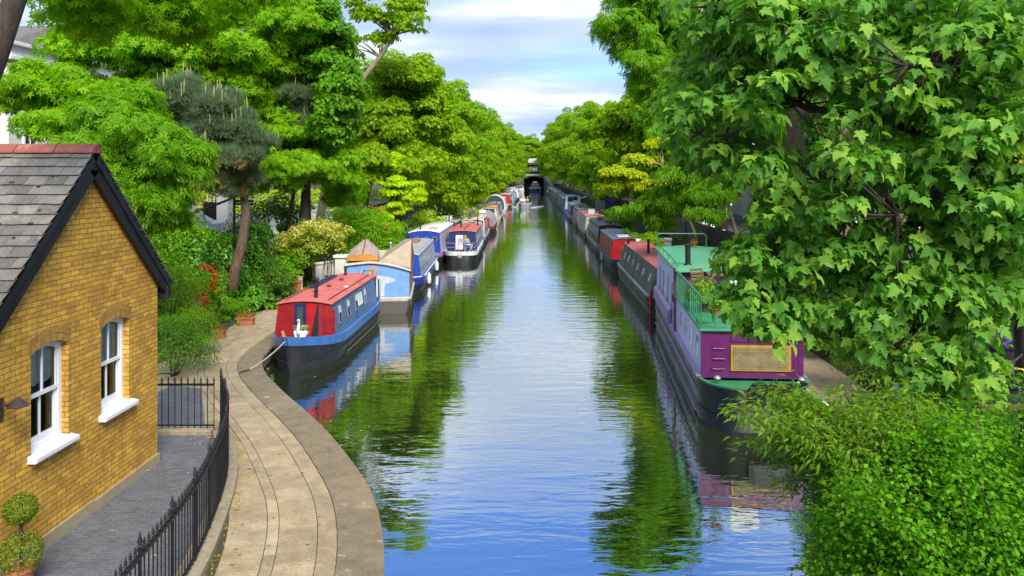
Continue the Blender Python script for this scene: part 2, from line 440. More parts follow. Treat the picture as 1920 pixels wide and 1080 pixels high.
def make_tree(label, base, trunk, r0, CL, mat, tmpl, size, per, bk, name='plane_tree', cat='tree', group=None, limbs=14, flat=.62, limb_r=.09, droop=.5, upw=.55, smooth_from=.35, twig=None):
    base = Vector(base)
    t = thing(name, label, cat, base, 0, group)
    mb = MB()
    tp = [Vector(p) - base for p in trunk]
    n = len(tp)
    mb.tube(tp, [r0 * (1 + .35 * max(0, .12 - i / n) / .12) * (1 - .72 * i / (n - 1)) for i in range(n)], 10)
    CLl = CL.copy(); CLl[:, :3] -= np.array(base)[None]
    order = rng.permutation(len(CLl))[:limbs]
    for i in order:
        c = Vector(CLl[i, :3])
        best = min(range(n), key=lambda k: (tp[k] - c).length + max(0, tp[k].z - c.z + .5) * 1.5 + (30 if k < n * smooth_from else 0))
        lr = min(limb_r, r0 * .55)
        mb.tube(bez(tp[best], c, .10, 6, .08), [lr, lr * .8, lr * .62, lr * .45, lr * .3, lr * .12], 6)
    mb.build('trunk', bk, t, smooth=True)
    centre = CLl[:, :3].mean(0)
    leaves('crown', *clump_leaves(CLl, per, size, flat, centre, droop, upw), tmpl, mat, t)
    return t
def shrub(label, c, r, mat, n=26, per=60, size=(.06, .11), tmpl=KITE, name='garden_shrub', cat='shrub', group=None, flowers=None, fmat=None, fsize=(.05, .08), stems=6, rad=None, bk=None, low=-.4, fclump=1, droop=.4, upw=.5):
    c = Vector(c); base = Vector((c.x, c.y, c.z))
    t = thing(name, label, cat, base, 0, group)
    rad = rad or (min(r) * .28, min(r) * .45)
    CL = ell((0, 0, r[2]), r, n, rad, low)
    if low <= -.35:
        k_ = max(5, n // 2); a_ = rng.uniform(0, 2 * PI, k_); q_ = rng.uniform(.3, .95, k_) ** .6
        CL = np.vstack([CL, np.stack([r[0] * q_ * np.cos(a_), r[1] * q_ * np.sin(a_), rng.uniform(.12, .75, k_) * r[2], rng.uniform(rad[0], rad[1], k_)], 1)])
    mb = MB()
    for i in rng.permutation(len(CL))[:stems]:
        mb.tube(bez((random.uniform(-.1, .1) * r[0], random.uniform(-.1, .1) * r[1], 0), CL[i, :3], .1, 5, .05), [.03, .025, .02, .014, .006], 5)
    mb.build('stems', bk or M_bark_dark, t, smooth=True)
    leaves('foliage', *clump_leaves(CL, per, size, .75, (0, 0, r[2] * .6), droop, upw), tmpl, mat, t)
    if flowers:
        d = rand_unit(flowers * 3); d = d[(d[:, 2] > -.2)][:flowers]
        d[:, 1] = -np.abs(d[:, 1]) if len(d) < 40 else d[:, 1]
        P = np.array((0, 0, r[2]))[None] + d * np.array(r)[None] * 1.02
        if fclump > 1:
            P = np.repeat(P, fclump, 0) + rng.normal(size=(len(P) * fclump, 3)) * fsize[1] * .8; d = np.repeat(d, fclump, 0)
        leaves('blossom', P, d + rng.normal(size=d.shape) * .4, rand_unit(len(P)), rng.uniform(*fsize, len(P)), KITE, fmat, t)['kind'] = 'stuff'
    return t
# ------------------------------------------------------------------ canal, banks, ground
EDGE = [(1.0, -1.75), (6.0, -1.8), (9.0, -1.88), (10.26, -2.0), (11.58, -2.3), (12.5, -2.58), (13.36, -2.92), (14.48, -3.5), (15.8, -4.2), (17.25, -5.1), (18.6, -6.0), (20.3, -7.07), (21.2, -7.52), (22.3, -7.95), (24.5, -8.15), (30, -8.2), (60, -8.15), (120, -7.9), (200, -7.0), (250, -6.0), (262, -5.2)]
REDGE = [(1.0, 4.3), (10.5, 4.3), (13, 5.1), (16.5, 6.55), (20, 6.75), (30, 6.95), (60, 6.95), (120, 6.8), (200, 6.7), (250, 6.0), (262, 5.2)]
ZP = .42
def interp(tab, y):
    return float(np.interp(y, [a for a, _ in tab], [b for _, b in tab]))
def bankL(y): return interp(EDGE, y)
def bankR(y): return interp(REDGE, y)

# water: dark, slightly green, with small wind ripples
m, nt, b = base_mat('canal_water')
v = obj_coord(nt, (1, 1, 1))
def aniso(sx, sy): return obj_coord(nt, (sx, sy, 1))
r1 = noise(nt, aniso(.55, 1.9), 1.0, 3, .55, .4)
r2 = noise(nt, aniso(1.6, 4.6), 1.0, 3, .55, .3)
calm = ramp(nt, noise(nt, aniso(.09, .05), 1.0, 3), [(.36, (.25,) * 3), (.62, (1,) * 3)])
h = math_node(nt, 'ADD', math_node(nt, 'MULTIPLY', r1, 1.0), math_node(nt, 'MULTIPLY', r2, .38))
bp = nt.nodes.new('ShaderNodeBump'); bp.inputs['Distance'].default_value = .040
nt.links.new(math_node(nt, 'MULTIPLY', calm, .46), bp.inputs['Strength']); nt.links.new(h, bp.inputs['Height'])
df = nt.nodes.new('ShaderNodeBsdfDiffuse'); df.inputs[0].default_value = (.022, .030, .010, 1)
gl = nt.nodes.new('ShaderNodeBsdfGlossy'); gl.inputs['Roughness'].default_value = .02; gl.inputs[0].default_value = (.98, 1, 1, 1)
fr = nt.nodes.new('ShaderNodeFresnel'); fr.inputs[0].default_value = 1.4
for q in (gl, fr): nt.links.new(bp.outputs[0], q.inputs['Normal'])
mx = nt.nodes.new('ShaderNodeMixShader')
nt.links.new(math_node(nt, 'MULTIPLY_ADD', fr.outputs[0], .44, .54, clamp=True), mx.inputs[0]); nt.links.new(df.outputs[0], mx.inputs[1]); nt.links.new(gl.outputs[0], mx.inputs[2])
nt.links.new(mx.outputs[0], nt.nodes['Material Output'].inputs[0])
M_water = m
mb = MB(); mb.quad((-14, -30, 0), (14, -30, 0), (14, 300, 0), (-14, 300, 0))
struct(mb.build('canal_water', M_water))

# ground sheets
def ground_mat(name, c1, c2, c3):
    m, nt, b = base_mat(name)
    v = obj_coord(nt)
    n1 = noise(nt, v, .8, 8, .7); n2 = noise(nt, v, 14, 6, .7)
    c = mix_col(nt, ramp(nt, n1, [(.42, (0,) * 3), (.6, (1,) * 3)]), ramp(nt, n2, [(.3, c1), (.7, c2)]), c3)
    nt.links.new(c, b.inputs['Base Color']); b.inputs['Roughness'].default_value = 1
    bump(nt, b, n2, .8, .03); return m
M_earth = ground_mat('garden_earth', (.03, .024, .014), (.085, .065, .04), (.03, .055, .014))
M_sand = stone('sandy_paving', (.20, .15, .09), (.32, .25, .16), 3, .9, .3)
M_coping = stone('coping_stone', (.19, .15, .10), (.33, .275, .195), 4, .85, .35)
M_bank = stone('bank_wall', (.05, .042, .03), (.14, .12, .085), 4, .8, .5)
ys = [-40, 1.0] + [1 + 1.2 * i for i in range(1, 25)] + [31, 34, 38, 44, 52, 60, 75, 90, 120, 160, 200, 250, 262]
def side_ground(name, bank, prof, far):
    mb = MB(); rings = []
    for y in ys:
        x0 = bank(max(1.0, y))
        rings.append([(x0, y, -.6), (x0, y, ZP - .01)] + [(x, y, z) for x, z in prof(y, x0)])
    rings.append([(p[0], 900, p[2]) for p in rings[-1]])
    mb.loft(rings)
    for i, f in enumerate(mb.f): mb.m[i] = 1 if min(mb.v[k][2] for k in f) < 0 else 0
    return struct(mb.build(name, [M_earth, M_bank]))
def profL(y, x0):
    w = -10.4 if y > 19 else -13.2
    return [(w, ZP - .01), (w - .5, ZP + .02), (-13.6, .6), (-15.2, 1.75), (-40, 2.0), (-400, 3.0)]
def profR(y, x0):
    return [(x0 + 1.6, ZP - .01), (x0 + 1.75, .62), (max(8.6, x0 + 2.2), 1.95), (40, 2.1), (400, 3.0)]
side_ground('left_ground', bankL, profL, -400)
side_ground('right_ground', bankR, profR, 400)
mb = MB(); mb.quad((-700, 261, 2.2), (700, 261, 2.2), (700, 2500, 2.2), (-700, 2500, 2.2))
struct(mb.build('far_ground', M_earth))

# the curved towpath: a sandy bed and rows of slabs following the water's edge
def resample(pts, step):
    out = [Vector((pts[0][1], pts[0][0], 0))]; acc = 0
    P = [Vector((x, y, 0)) for y, x in pts]
    dense = []
    for a, b_ in zip(P[:-1], P[1:]):
        n = max(1, int((b_ - a).length / .1)); dense += [a.lerp(b_, i / n) for i in range(n)]
    dense.append(P[-1])
    for it in range(60):          # smooth the corner points
        dense = [dense[0]] + [(dense[i - 1] + dense[i] * 2 + dense[i + 1]) / 4 for i in range(1, len(dense) - 1)] + [dense[-1]]
    out = [dense[0]]
    for p in dense:
        if (p - out[-1]).length >= step: out.append(p)
    return out
CURVE = resample([e for e in EDGE if e[0] <= 60], .1)
TAN = [(CURVE[min(i + 3, len(CURVE) - 1)] - CURVE[max(0, i - 3)]).normalized() for i in range(len(CURVE))]
def off(i, v, z=0.0):
    i = max(0, min(len(CURVE) - 1, int(i))); t = TAN[i]
    p = CURVE[i] + Vector((-t.y, t.x, 0)) * v
    return Vector((p.x, p.y, z))
M_slab = island_mat('path_slab', [(.37, .285, .165), (.42, .325, .19), (.35, .265, .155), (.40, .31, .18), (.46, .365, .225)], .88, (.24, .19, .12), 3)
M_cope = island_mat('coping_slab', [(.23, .175, .10), (.26, .20, .12), (.21, .16, .09), (.28, .22, .135)], .85, (.40, .36, .29), 3.5, .45)
def slabs(mb, v0, v1, L, z, i0, i1, m=0, gap=.012, jit=.15):
    i = i0
    while i < i1:
        l = int(L * 10 * random.uniform(1 - jit, 1 + jit)); j = min(i1, i + max(2, l))
        ks = list(np.linspace(i, j, max(3, (j - i) // 2 + 1)))
        dz = random.uniform(-.003, .004)
        rings = []
        for q, k in enumerate(ks):
            g = 0 if 0 < q < len(ks) - 1 else (.011 if q == 0 else -.011)
            t = TAN[max(0, min(len(TAN) - 1, int(k)))]
            a = off(k, v0 + gap / 2, z + dz) + t * g; b_ = off(k, v1 - gap / 2, z + dz) + t * g
            lo = Vector((0, 0, -.05))
            rings.append([a + lo, a, b_, b_ + lo])
        mb.loft(rings, m=m)
        for r_ in (rings[0], rings[-1]): mb.add(r_, [(0, 1, 2, 3)], m)
        i = j
i24 = len(CURVE) - 1
mb = MB(); mb.loft([[off(k, -.02, ZP - .35), off(k, -.02, ZP - .012), off(k, 3.2, ZP - .012)] for k in range(0, i24, 4)])
mb.loft([[(-14, y, ZP - .02), (-7.2, y, ZP - .02)] for y in (-2, 5, 10, 15, 19)])
M_joint = stone('path_joints', (.13, .10, .065), (.21, .165, .105), 8, .95, .3)
struct(mb.build('towpath_bed', M_joint))
mb = MB()
slabs(mb, -.04, .62, 1.7, ZP + .01, 60, i24, 1)
slabs(mb, .62, .90, 1.5, ZP, 60, i24)
slabs(mb, .90, 1.46, .62, ZP, 60, i24)
slabs(mb, 1.46, 1.63, 1.1, ZP, 60, i24)
slabs(mb, 1.63, 2.2, .62, ZP, 60, i24)
ic = min(range(len(CURVE)), key=lambda k: abs(CURVE[k].y - 15.6))
slabs(mb, 2.2, 2.75, .62, ZP, ic + 8, i24)
slabs(mb, 2.75, 3.3, .7, ZP, ic + 14, i24)
struct(mb.build('towpath', [M_slab, M_cope]))
mb = MB()
rg = [[(bankR(y), y, -.5), (bankR(y), y, ZP + .06), (bankR(y) + .35, y, ZP + .06), (bankR(y) + .36, y, ZP + .012), (bankR(y) + 1.55, y, ZP + .012)] for y in (6, 10.5, 11.5, 13, 14.5, 16.5, 18, 20, 25, 30, 45, 60, 90, 120, 160, 200, 250)]
mb.loft(rg); struct(mb.build('right_towpath', M_sand))
mb = MB()
rg = [[(bankL(y) - .02, y, ZP + .012), (bankL(y) - 2.0, y, ZP + .012)] for y in (60, 75, 90, 120, 160, 200, 250)]
mb.loft(rg); struct(mb.build('left_towpath', M_sand))
# road behind the gardens
M_road = stone('asphalt', (.04, .04, .042), (.07, .07, .07), 12, .9, .2)
mb = MB(); mb.quad((-27, -30, 2.02), (-19, -30, 2.02), (-19, 262, 2.02), (-27, 262, 2.02)); struct(mb.build('left_road', M_road))
mb = MB(); mb.quad((12.5, -30, 2.12), (19, -30, 2.12), (19, 262, 2.12), (12.5, 262, 2.12)); struct(mb.build('right_road', M_road))

# bluish brick yard between cottage and railing
M_yard = brick_mat('yard_brick', (.12, .13, .155), (.145, .15, .17), (.085, .088, .095), .215, .07, .005, .3, (.55, .55, .58))
nt = M_yard.node_tree
for l in [l for l in nt.links if l.to_node.type == 'COMBXYZ']: nt.links.remove(l)
cb = [n for n in nt.nodes if n.type == 'COMBXYZ'][0]; sp = [n for n in nt.nodes if n.type == 'SEPXYZ'][0]
nt.links.new(sp.outputs[0], cb.inputs[0]); nt.links.new(sp.outputs[1], cb.inputs[1])
RAIL = [(-3.85, 5.2), (-4.22, 7.0), (-4.36, 8.2), (-4.45, 9.4), (-4.62, 10.6), (-4.88, 11.7), (-5.18, 12.9), (-5.55, 14.0), (-6.0, 15.0), (-6.47, 15.9)]
def smooth_line(pts, step):
    P = [Vector((x, y, 0)) for x, y in pts]; D = []
    for a, b_ in zip(P[:-1], P[1:]):
        n = max(1, int((b_ - a).length / .04)); D += [a.lerp(b_, i / n) for i in range(n)]
    D.append(P[-1])
    for it in range(220): D = [D[0]] + [(D[i - 1] + D[i] * 2 + D[i + 1]) / 4 for i in range(1, len(D) - 1)] + [D[-1]]
    out = [D[0]]; acc = 0
    for a, b_ in zip(D[:-1], D[1:]):
        acc += (b_ - a).length
        if acc >= step - 1e-6: out.append(b_); acc = 0
    return out
RL = smooth_line(RAIL, .115)
mb = MB()
mb.add([(p.x, p.y, ZP + .004) for p in RL] + [(-9.2, 15.9, ZP + .004), (-9.2, RL[0].y, ZP + .004)], [tuple(range(len(RL) + 2))])
mb.add([(-9.2, 16.15, ZP + .004), (-6.9, 16.15, ZP + .004), (-8.3, 19.2, ZP + .004), (-9.2, 19.5, ZP + .004)], [(0, 1, 2, 3)])
struct(mb.build('yard_paving', M_yard))

# ------------------------------------------------------------------ railings on a low kerb
M_kerb = stone('mossy_kerb', (.17, .135, .075), (.40, .33, .22), 6, .9, .5)
def rail_fence(label, line, zb, h, kerb_w=.17, kerb_h=.10, post_every=8, end_post=True):
    o0 = Vector((line[0].x, line[0].y, zb)); t = thing('iron_railing', label, 'railing', o0)
    L = [p - Vector((o0.x, o0.y, 0)) for p in line]; n = len(L)
    def sidev(i):
        d = (L[min(i + 1, n - 1)] - L[max(i - 1, 0)]).normalized(); return Vector((-d.y, d.x, 0))
    mb = MB(); mb.loft([[L[i] + sidev(i) * -kerb_w + Vector((0, 0, -.05)), L[i] + sidev(i) * -kerb_w + Vector((0, 0, kerb_h)), L[i] + sidev(i) * kerb_w + Vector((0, 0, kerb_h)), L[i] + sidev(i) * kerb_w + Vector((0, 0, -.05))] for i in range(n)], True, True)
    mb.build('stone_kerb', M_kerb, t, bevel=.015)
    for nm, z, hh, ww in (('top_rail', h - .16, .018, .024), ('bottom_rail', kerb_h + .06, .012, .018)):
        mb = MB(); mb.loft([[L[i] + sidev(i) * a + Vector((0, 0, z + c)) for a, c in ((-ww, -hh), (-ww, hh), (ww, hh), (ww, -hh))] for i in range(n)], True, True)
        mb.build(nm, M_iron, t)
    def bar_mesh(r, hh, big):
        mb = MB(); mb.tube([(0, 0, kerb_h - .02), (0, 0, hh - .15)], r, 6)
        k = 1.6 if big else 1.0
        mb.lathe([(r, hh - .15), (.020 * k, hh - .135), (.020 * k, hh - .12), (.009, hh - .112), (.022 * k, hh - .095), (.013, hh - .075), (.020 * k, hh - .055), (.002, hh + .01 + (.06 if big else 0))], (0, 0, 0), 7)
        return mb
    small = big = None
    for i in range(n):
        isb = (i % post_every == post_every // 2) or (end_post and i in (n - 1,))
        src = big if isb else small
        if src is None:
            o = bar_mesh(.022 if isb else .0095, h + (.05 if isb else 0), isb).build('railing_post' if isb else 'railing_bar', M_iron, t, L[i], smooth=False)
            if isb: big = o
            else: small = o
        else:
            o = src.copy(); C.objects.link(o); o.parent = t; o.location = L[i]
    return t
rail_fence('curved black iron railing with spear tops beside the towpath', RL, ZP, 1.27)
rail_fence('short straight black railing across the yard behind the cottage corner', [Vector((-6.62 - .135 * i, 15.92, 0)) for i in range(0, 12)], ZP, 1.16, post_every=50, end_post=False)

# ------------------------------------------------------------------ the brick cottage
XW, Y0, Y1, YA = -7.0, 9.72, 14.3, 12.08
ZA, ZE0, ZE1 = 5.98, 3.72, 3.86
ct = thing('brick_cottage', 'yellow brick cottage with a slate roof, black bargeboards and two white sash windows', 'cottage', (XW, YA, ZP))
M_yb = brick_mat('yellow_stock_brick', (.88, .52, .055), (.60, .33, .042), (.30, .18, .06), .225, .078, .007, .5, (.5, .42, .30))
M_arch = island_mat('arch_brick', [(.40, .23, .045), (.48, .28, .05), (.32, .17, .04), (.44, .25, .04)], .9, None, 8)
def L3(x, y, z): return Vector((x - XW, y - YA, z - ZP))
WIN = [(10.70, 11.56, 1.84, 3.36), (12.44, 13.30, 1.86, 3.38)]
def win_outline(y0, y1, z0, z1, rise=.10, n=8):
    r = [(y0, z0), (y1, z0)]
    for i in range(n + 1):
        t = i / n; y = y1 + (y0 - y1) * t
        r.append((y, z1 - rise + rise * (1 - (2 * t - 1) ** 2)))
    return r
outer = [(Y0, ZP - .1), (Y1, ZP - .1), (Y1, ZE1), (YA, ZA), (Y0, ZE0)]
holes = [win_outline(*w) for w in WIN]
loops = [[Vector((y, z, 0)) for y, z in l] for l in [outer] + holes]
tri = tessellate_polygon(loops)
flat = [p for l in loops for p in l]
mb = MB(); mb.add([L3(XW, p.x, p.y) for p in flat], [tuple(t) for t in tri])
for h_ in holes:
    n = len(h_); mb.add([L3(XW, y, z) for y, z in h_] + [L3(XW - .16, y, z) for y, z in h_], [(i, (i + 1) % n, n + (i + 1) % n, n + i) for i in range(n)])
XB = XW - 6.5
mb.quad(L3(XW, Y1, ZP - .1), L3(XB, Y1, ZP - .1), L3(XB, Y1, ZE1), L3(XW, Y1, ZE1))
mb.quad(L3(XW, Y0, ZP - .1), L3(XB, Y0, ZP - .1), L3(XB, Y0, ZE0), L3(XW, Y0, ZE0))
mb.add([L3(XB, y, z) for y, z in outer], [(0, 1, 2, 3, 4)])
mb.build('wall', M_yb, ct)
mb = MB(); mb.prism([L3(XW + .035, Y0 - .02, ZP), L3(XW + .035, Y1 + .035, ZP), L3(XW + .035, Y1 + .035, ZP + .17), L3(XW + .035, 12.2, ZP + .17), L3(XW + .035, 12.19, ZP + .20), L3(XW + .035, Y0 - .02, ZP + .20)], (-.033, 0, 0))
mb.build('plinth', stone('plinth_render', (.27, .22, .13), (.38, .31, .19), 5), ct)
for w in WIN:                                        # voussoirs of the flat arches, two courses high
    ym = (w[0] + w[1]) / 2; hw = (w[1] - w[0]) / 2; mb = MB()
    nb = 13
    for i in range(nb):
        t0, t1 = -1.12 + 2.24 * i / nb + .012, -1.12 + 2.24 * (i + 1) / nb - .012
        zz = lambda t: w[3] - .10 * t * t
        for lo, hi in ((.0, .105), (.115, .22)):
            fan = lambda t, k: ym + t * hw * (1 + .16 * k)
            mb.prism([L3(XW + .008, fan(t0, lo), zz(t0) + lo), L3(XW + .008, fan(t1, lo), zz(t1) + lo), L3(XW + .008, fan(t1, hi), zz(t1) + hi), L3(XW + .008, fan(t0, hi), zz(t0) + hi)], (-.02, 0, 0))
    mb.build('window_arch', M_arch, ct)
for k, w in enumerate(WIN):
    y0, y1, z0, z1 = w; xf = XW - .10; ym = (y0 + y1) / 2
    mb = MB()
    o = win_outline(y0 + .002, y1 - .002, z0 + .002, z1 - .002); i_ = win_outline(y0 + .075, y1 - .075, z0 + .09, z1 - .075)
    n = len(o)
    A = [L3(xf, y, z) for y, z in o]; B = [L3(xf, y, z) for y, z in i_]; Bb = [L3(xf - .05, y, z) for y, z in i_]
    mb.add(A + B + Bb, [(j, (j + 1) % n, n + (j + 1) % n, n + j) for j in range(n)] + [(n + j, n + (j + 1) % n, 2 * n + (j + 1) % n, 2 * n + j) for j in range(n)])
    fr_ = mb.build('window', M_white, ct)
    zm = z0 + .78
    mb = MB()
    for (za, zb, xo) in ((zm - .02, z1 - .08, -.03), (z0 + .09, zm + .025, -.065)):
        x = xf + xo
        ya, yb = y0 + .075, y1 - .075
        mb.box(*[q for q in (x - .02 - XW, x + .02 - XW)], ya - YA, ya + .045 - YA, za - ZP, zb - ZP - .04)
        mb.box(x - .02 - XW, x + .02 - XW, yb - .045 - YA, yb - YA, za - ZP, zb - ZP - .04)
        mb.box(x - .024 - XW, x + .024 - XW, ya - YA, yb - YA, za - ZP, za + (.055 if xo > -.05 else .095) - ZP)
        if xo < -.05: mb.box(x - .022 - XW, x + .022 - XW, ya - YA, yb - YA, zb - .045 - ZP, zb - ZP)
        mb.box(x - .015 - XW, x + .015 - XW, ym - .014 - YA, ym + .014 - YA, za - ZP, zb - ZP + (.03 if xo > -.05 else 0))
    mb.build('sash', M_white, fr_)
    mb = MB()
    for (za, zb, xo) in ((zm, z1 - .06, -.036), (z0 + .1, zm, -.071)):
        x = xf + xo; mb.quad(L3(x, y0 + .07, za), L3(x, y1 - .07, za), L3(x, y1 - .07, zb), L3(x, y0 + .07, zb))
    mb.build('pane', M_glass, fr_)
    mb = MB()                                        # pale roller blind with a scalloped hem
    nb = 28; top = z1 - .02
    for j in range(nb):
        ya, yb = y0 + .05 + (y1 - y0 - .1) * j / nb, y0 + .05 + (y1 - y0 - .1) * (j + 1) / nb
        hem = lambda y: zm + (.16 if k == 0 else .02) - .045 * abs(math.sin((y - y0) * 3.5 * PI / (y1 - y0)))
        mb.quad(L3(xf - .092, ya, hem(ya)), L3(xf - .092, yb, hem(yb)), L3(xf - .092, yb, top), L3(xf - .092, ya, top))
    mb.build('blind', solid('blind_cloth', (.80, .84, .76), .95), fr_)
    mb = MB(); mb.box(xf - .75 - XW, xf - .22 - XW, y0 - .25 - YA, y1 + .25 - YA, z0 - .2 - ZP, z1 + .2 - ZP)
    mb.f = [f for f in mb.f if f != (1, 3, 7, 5)]; mb.m = mb.m[:len(mb.f)]
    mb.build('room_recess', stone('room_wall', (.05, .035, .025), (.20, .14, .09), 2.5), fr_)
    mb = MB(); mb.prism([L3(XW - .12, y0 - .075, z0 + .055), L3(XW + .13, y0 - .075, z0 + .005), L3(XW + .13, y0 - .075, z0 - .065), L3(XW + .10, y0 - .075, z0 - .075), L3(XW - .0, y0 - .075, z0 - .075), L3(XW - .12, y0 - .075, z0 - .07)], (0, y1 - y0 + .16, 0))
    mb.build('window_sill', paint('sill_paint', (.72, .73, .76), .5, .06), fr_, bevel=.012)
# bargeboards
XO = XW + .10
mb = MB()
for s_, ye, ze in ((1, Y1 + .27, ZE1 - .25), (-1, Y0 - .27, ZE0 - .26)):
    a = Vector((0, YA, ZA + .16)); e = Vector((0, ye, ze + .13)); d = (e - a).normalized(); nrm = Vector((0, -d.z * s_, d.y * s_)) 
    if nrm.z > 0: nrm = -nrm
    for (x0, dep, w0) in ((XO, .05, .24), (XO + .022, .02, .09)):
        pts = [a, e, e + nrm * w0, a + nrm * w0 * 1.0 + Vector((0, 0, -w0 * .35))]
        mb.prism([L3(x0, p.y, p.z) for p in pts], (-dep, 0, 0))
    mb.prism([L3(XO - .05, p.y, p.z) for p in (a + nrm * .06, e + nrm * .06, e + nrm * .075, a + nrm * .075)], (-.16, 0, 0))
mb.prism([L3(XO + .001, YA - .30, ZA - .13), L3(XO + .001, YA + .30, ZA - .13), L3(XO + .001, YA + .06, ZA + .165), L3(XO + .001, YA - .06, ZA + .165)], (-.045, 0, 0))
mb.build('bargeboard', M_iron, ct)
mb = MB(); mb.box(XO - .34 - XW, XO + .02 - XW, Y1 + .14 - YA, Y1 + .30 - YA, ZE1 - .42 - ZP, ZE1 - .17 - ZP); mb.build('gutter_end', M_iron, ct, bevel=.02)
# slates: real overlapping courses on both slopes
M_slate = island_mat('roof_slate', [(.17, .155, .135), (.22, .20, .17), (.13, .12, .11), (.25, .225, .185), (.19, .17, .145)], .95, (.28, .26, .19), 3)
mb = MB()
for s_, ye, ze in ((1, Y1 + .32, ZE1 - .22), (-1, Y0 - .30, ZE0 - .21)):
    a = Vector((0, YA, ZA + .21)); e = Vector((0, ye, ze + .12)); d = (e - a); Ls = d.length; d.normalize()
    up = Vector((0, -d.z, d.y)) if s_ < 0 else Vector((0, -d.z, d.y))
    if up.z < 0: up = -up
    rows = int(Ls / .20); 
    for r_ in range(rows + 1):
        w = .30; off_ = (r_ % 2) * w / 2
        for c_ in range(16 if s_ < 0 else 6):
            x1 = XO + .03 - c_ * w + (off_ if c_ else 0); x0 = XO + .03 - (c_ + 1) * w + off_
            s0, s1 = r_ * .20 - .03, r_ * .20 + .235
            tl = random.uniform(.010, .018); j = random.uniform(-.006, .006)
            p = lambda x, s, hh: L3(x, a.y + d.y * s + up.y * hh, a.z + d.z * s + up.z * hh)
            g = .003
            vs_ = [p(x0 + g, s0, .0), p(x1 - g, s0, .0), p(x1 - g, s1 + j, .020 + tl), p(x0 + g, s1 + j, .020 + tl), p(x0 + g, s0, -.012), p(x1 - g, s0, -.012), p(x1 - g, s1 + j, .008 + tl), p(x0 + g, s1 + j, .008 + tl)]
            mb.add(vs_, [(0, 1, 2, 3), (7, 6, 5, 4), (0, 4, 5, 1), (2, 6, 7, 3), (1, 5, 6, 2), (0, 3, 7, 4)])
    x1 = XO + .0; x0 = XB - .2
    mb.quad(L3(x0, a.y, a.z - .025), L3(x1, a.y, a.z - .025), L3(x1, e.y, e.z - .025), L3(x0, e.y, e.z - .025))
mb.build('roof', M_slate, ct)
mb = MB()
for i in range(8):                                   # clay ridge tiles
    x1 = XO + .05 - i * .62; x0 = x1 - .61
    mb.prism([L3(x1, YA - .15, ZA + .135 + .0), L3(x1, YA - .145, ZA + .17), L3(x1, YA - .03, ZA + .285), L3(x1, YA + .03, ZA + .285), L3(x1, YA + .145, ZA + .17), L3(x1, YA + .15, ZA + .135)], (-.61, 0, 0))
mb.build('ridge_tiles', island_mat('ridge_tile', [(.36, .105, .07), (.42, .13, .085), (.33, .095, .065)], .75, (.42, .24, .17), 4), ct, bevel=.012)
mb = MB()
for i in range(26):                                  # lichen and moss cushions on the slates
    s_ = random.uniform(.5, 3.0); x = XO - random.uniform(.1, 2.6); e = Vector((0, Y0 - .30, ZE0 - .09)); a = Vector((0, YA, ZA + .21)); d = (e - a).normalized()
    p = a + d * s_; mb.blob(L3(x, p.y - .02, p.z + .035), (random.uniform(.02, .05), .03, .018), 7, 4, .2)
mb.build('moss', solid('moss', (.10, .085, .02), 1), ct, smooth=True)['kind'] = 'stuff'
mb = MB(); mb.box(.0, .02, 10.02 - YA, 10.12 - YA, 2.55 - ZP, 2.85 - ZP)
mb.tube([L3(XW, 10.07, 2.72), L3(XW + .22, 10.07, 2.82)], .015, 6); mb.lathe([(.02, 0), (.13, -.10), (.13, -.115), (.03, -.09)], L3(XW + .24, 10.07, 2.86), 12)
mb.build('wall_lamp', solid('lamp_bronze', (.05, .03, .025), .4), ct)
# clipped box topiary in a pot at the cottage wall
tp = thing('topiary', 'clipped two ball box topiary in a terracotta pot against the cottage wall', 'potted plant', (-6.62, 9.92, ZP + .004))
mb = MB(); mb.lathe([(.12, 0), (.15, .2), (.175, .26), (.185, .26), (.185, .31), (.16, .31), (.15, .28), (.02, .28)], n=20); mb.build('pot', M_terra, tp, smooth=True, auto=True)
mb = MB(); mb.tube([(0, 0, .28), (.01, 0, .6), (0, 0, .95)], .02, 7); mb.build('stem', M_bark_dark, tp)
L_box = leaf('box_leaf', [(.025, .06, .008), (.05, .10, .012), (.09, .14, .02)], .15)
for zc_, rr, nm in ((.47, .265, 'lower_ball'), (1.04, .20, 'upper_ball')):
    d = rand_unit(2600); P = np.array([0, 0, zc_]) + d * (rr * (.82 + .2 * rng.random((2600, 1))))
    leaves(nm, P, d + rng.normal(size=d.shape) * .5, rand_unit(2600), rng.uniform(.018, .034, 2600), KITE, L_box, tp)
# fallen leaves
mb = MB()
M_litter = solid('dry_leaf', (.36, .27, .12), .9)
def lit(x, y, z): 
    a = random.uniform(0, 6.3); s_ = random.uniform(.016, .040)
    vs_ = [(x + s_ * math.cos(a + q), y + s_ * .8 * math.sin(a + q), z + random.uniform(.004, .018)) for q in (0, 1.3, 3, 4.4)]
    mb.add(vs_, [(0, 1, 2, 3)])
for i in range(22): lit(random.uniform(-6.9, -6.55), random.uniform(15.2, 15.75), ZP + .01)
for i in range(40): lit(random.uniform(-6.95, -4.6), random.uniform(9.5, 15), ZP + .01)
for i in range(45):
    k = random.randint(80, 150); p = off(k, random.choice([random.uniform(2.0, 2.2), random.uniform(0, 2)]), 0); lit(p.x, p.y, ZP + .012)
for i in range(120):
    y = random.uniform(13, 30); lit(bankL(y) + random.uniform(.05, 1.2) ** 2 * 1.2, y, .004)
tag(mb.build('fallen_leaves', M_litter), 'dry fallen leaves scattered over the yard, path and canal edge', 'leaves', None, 'stuff')
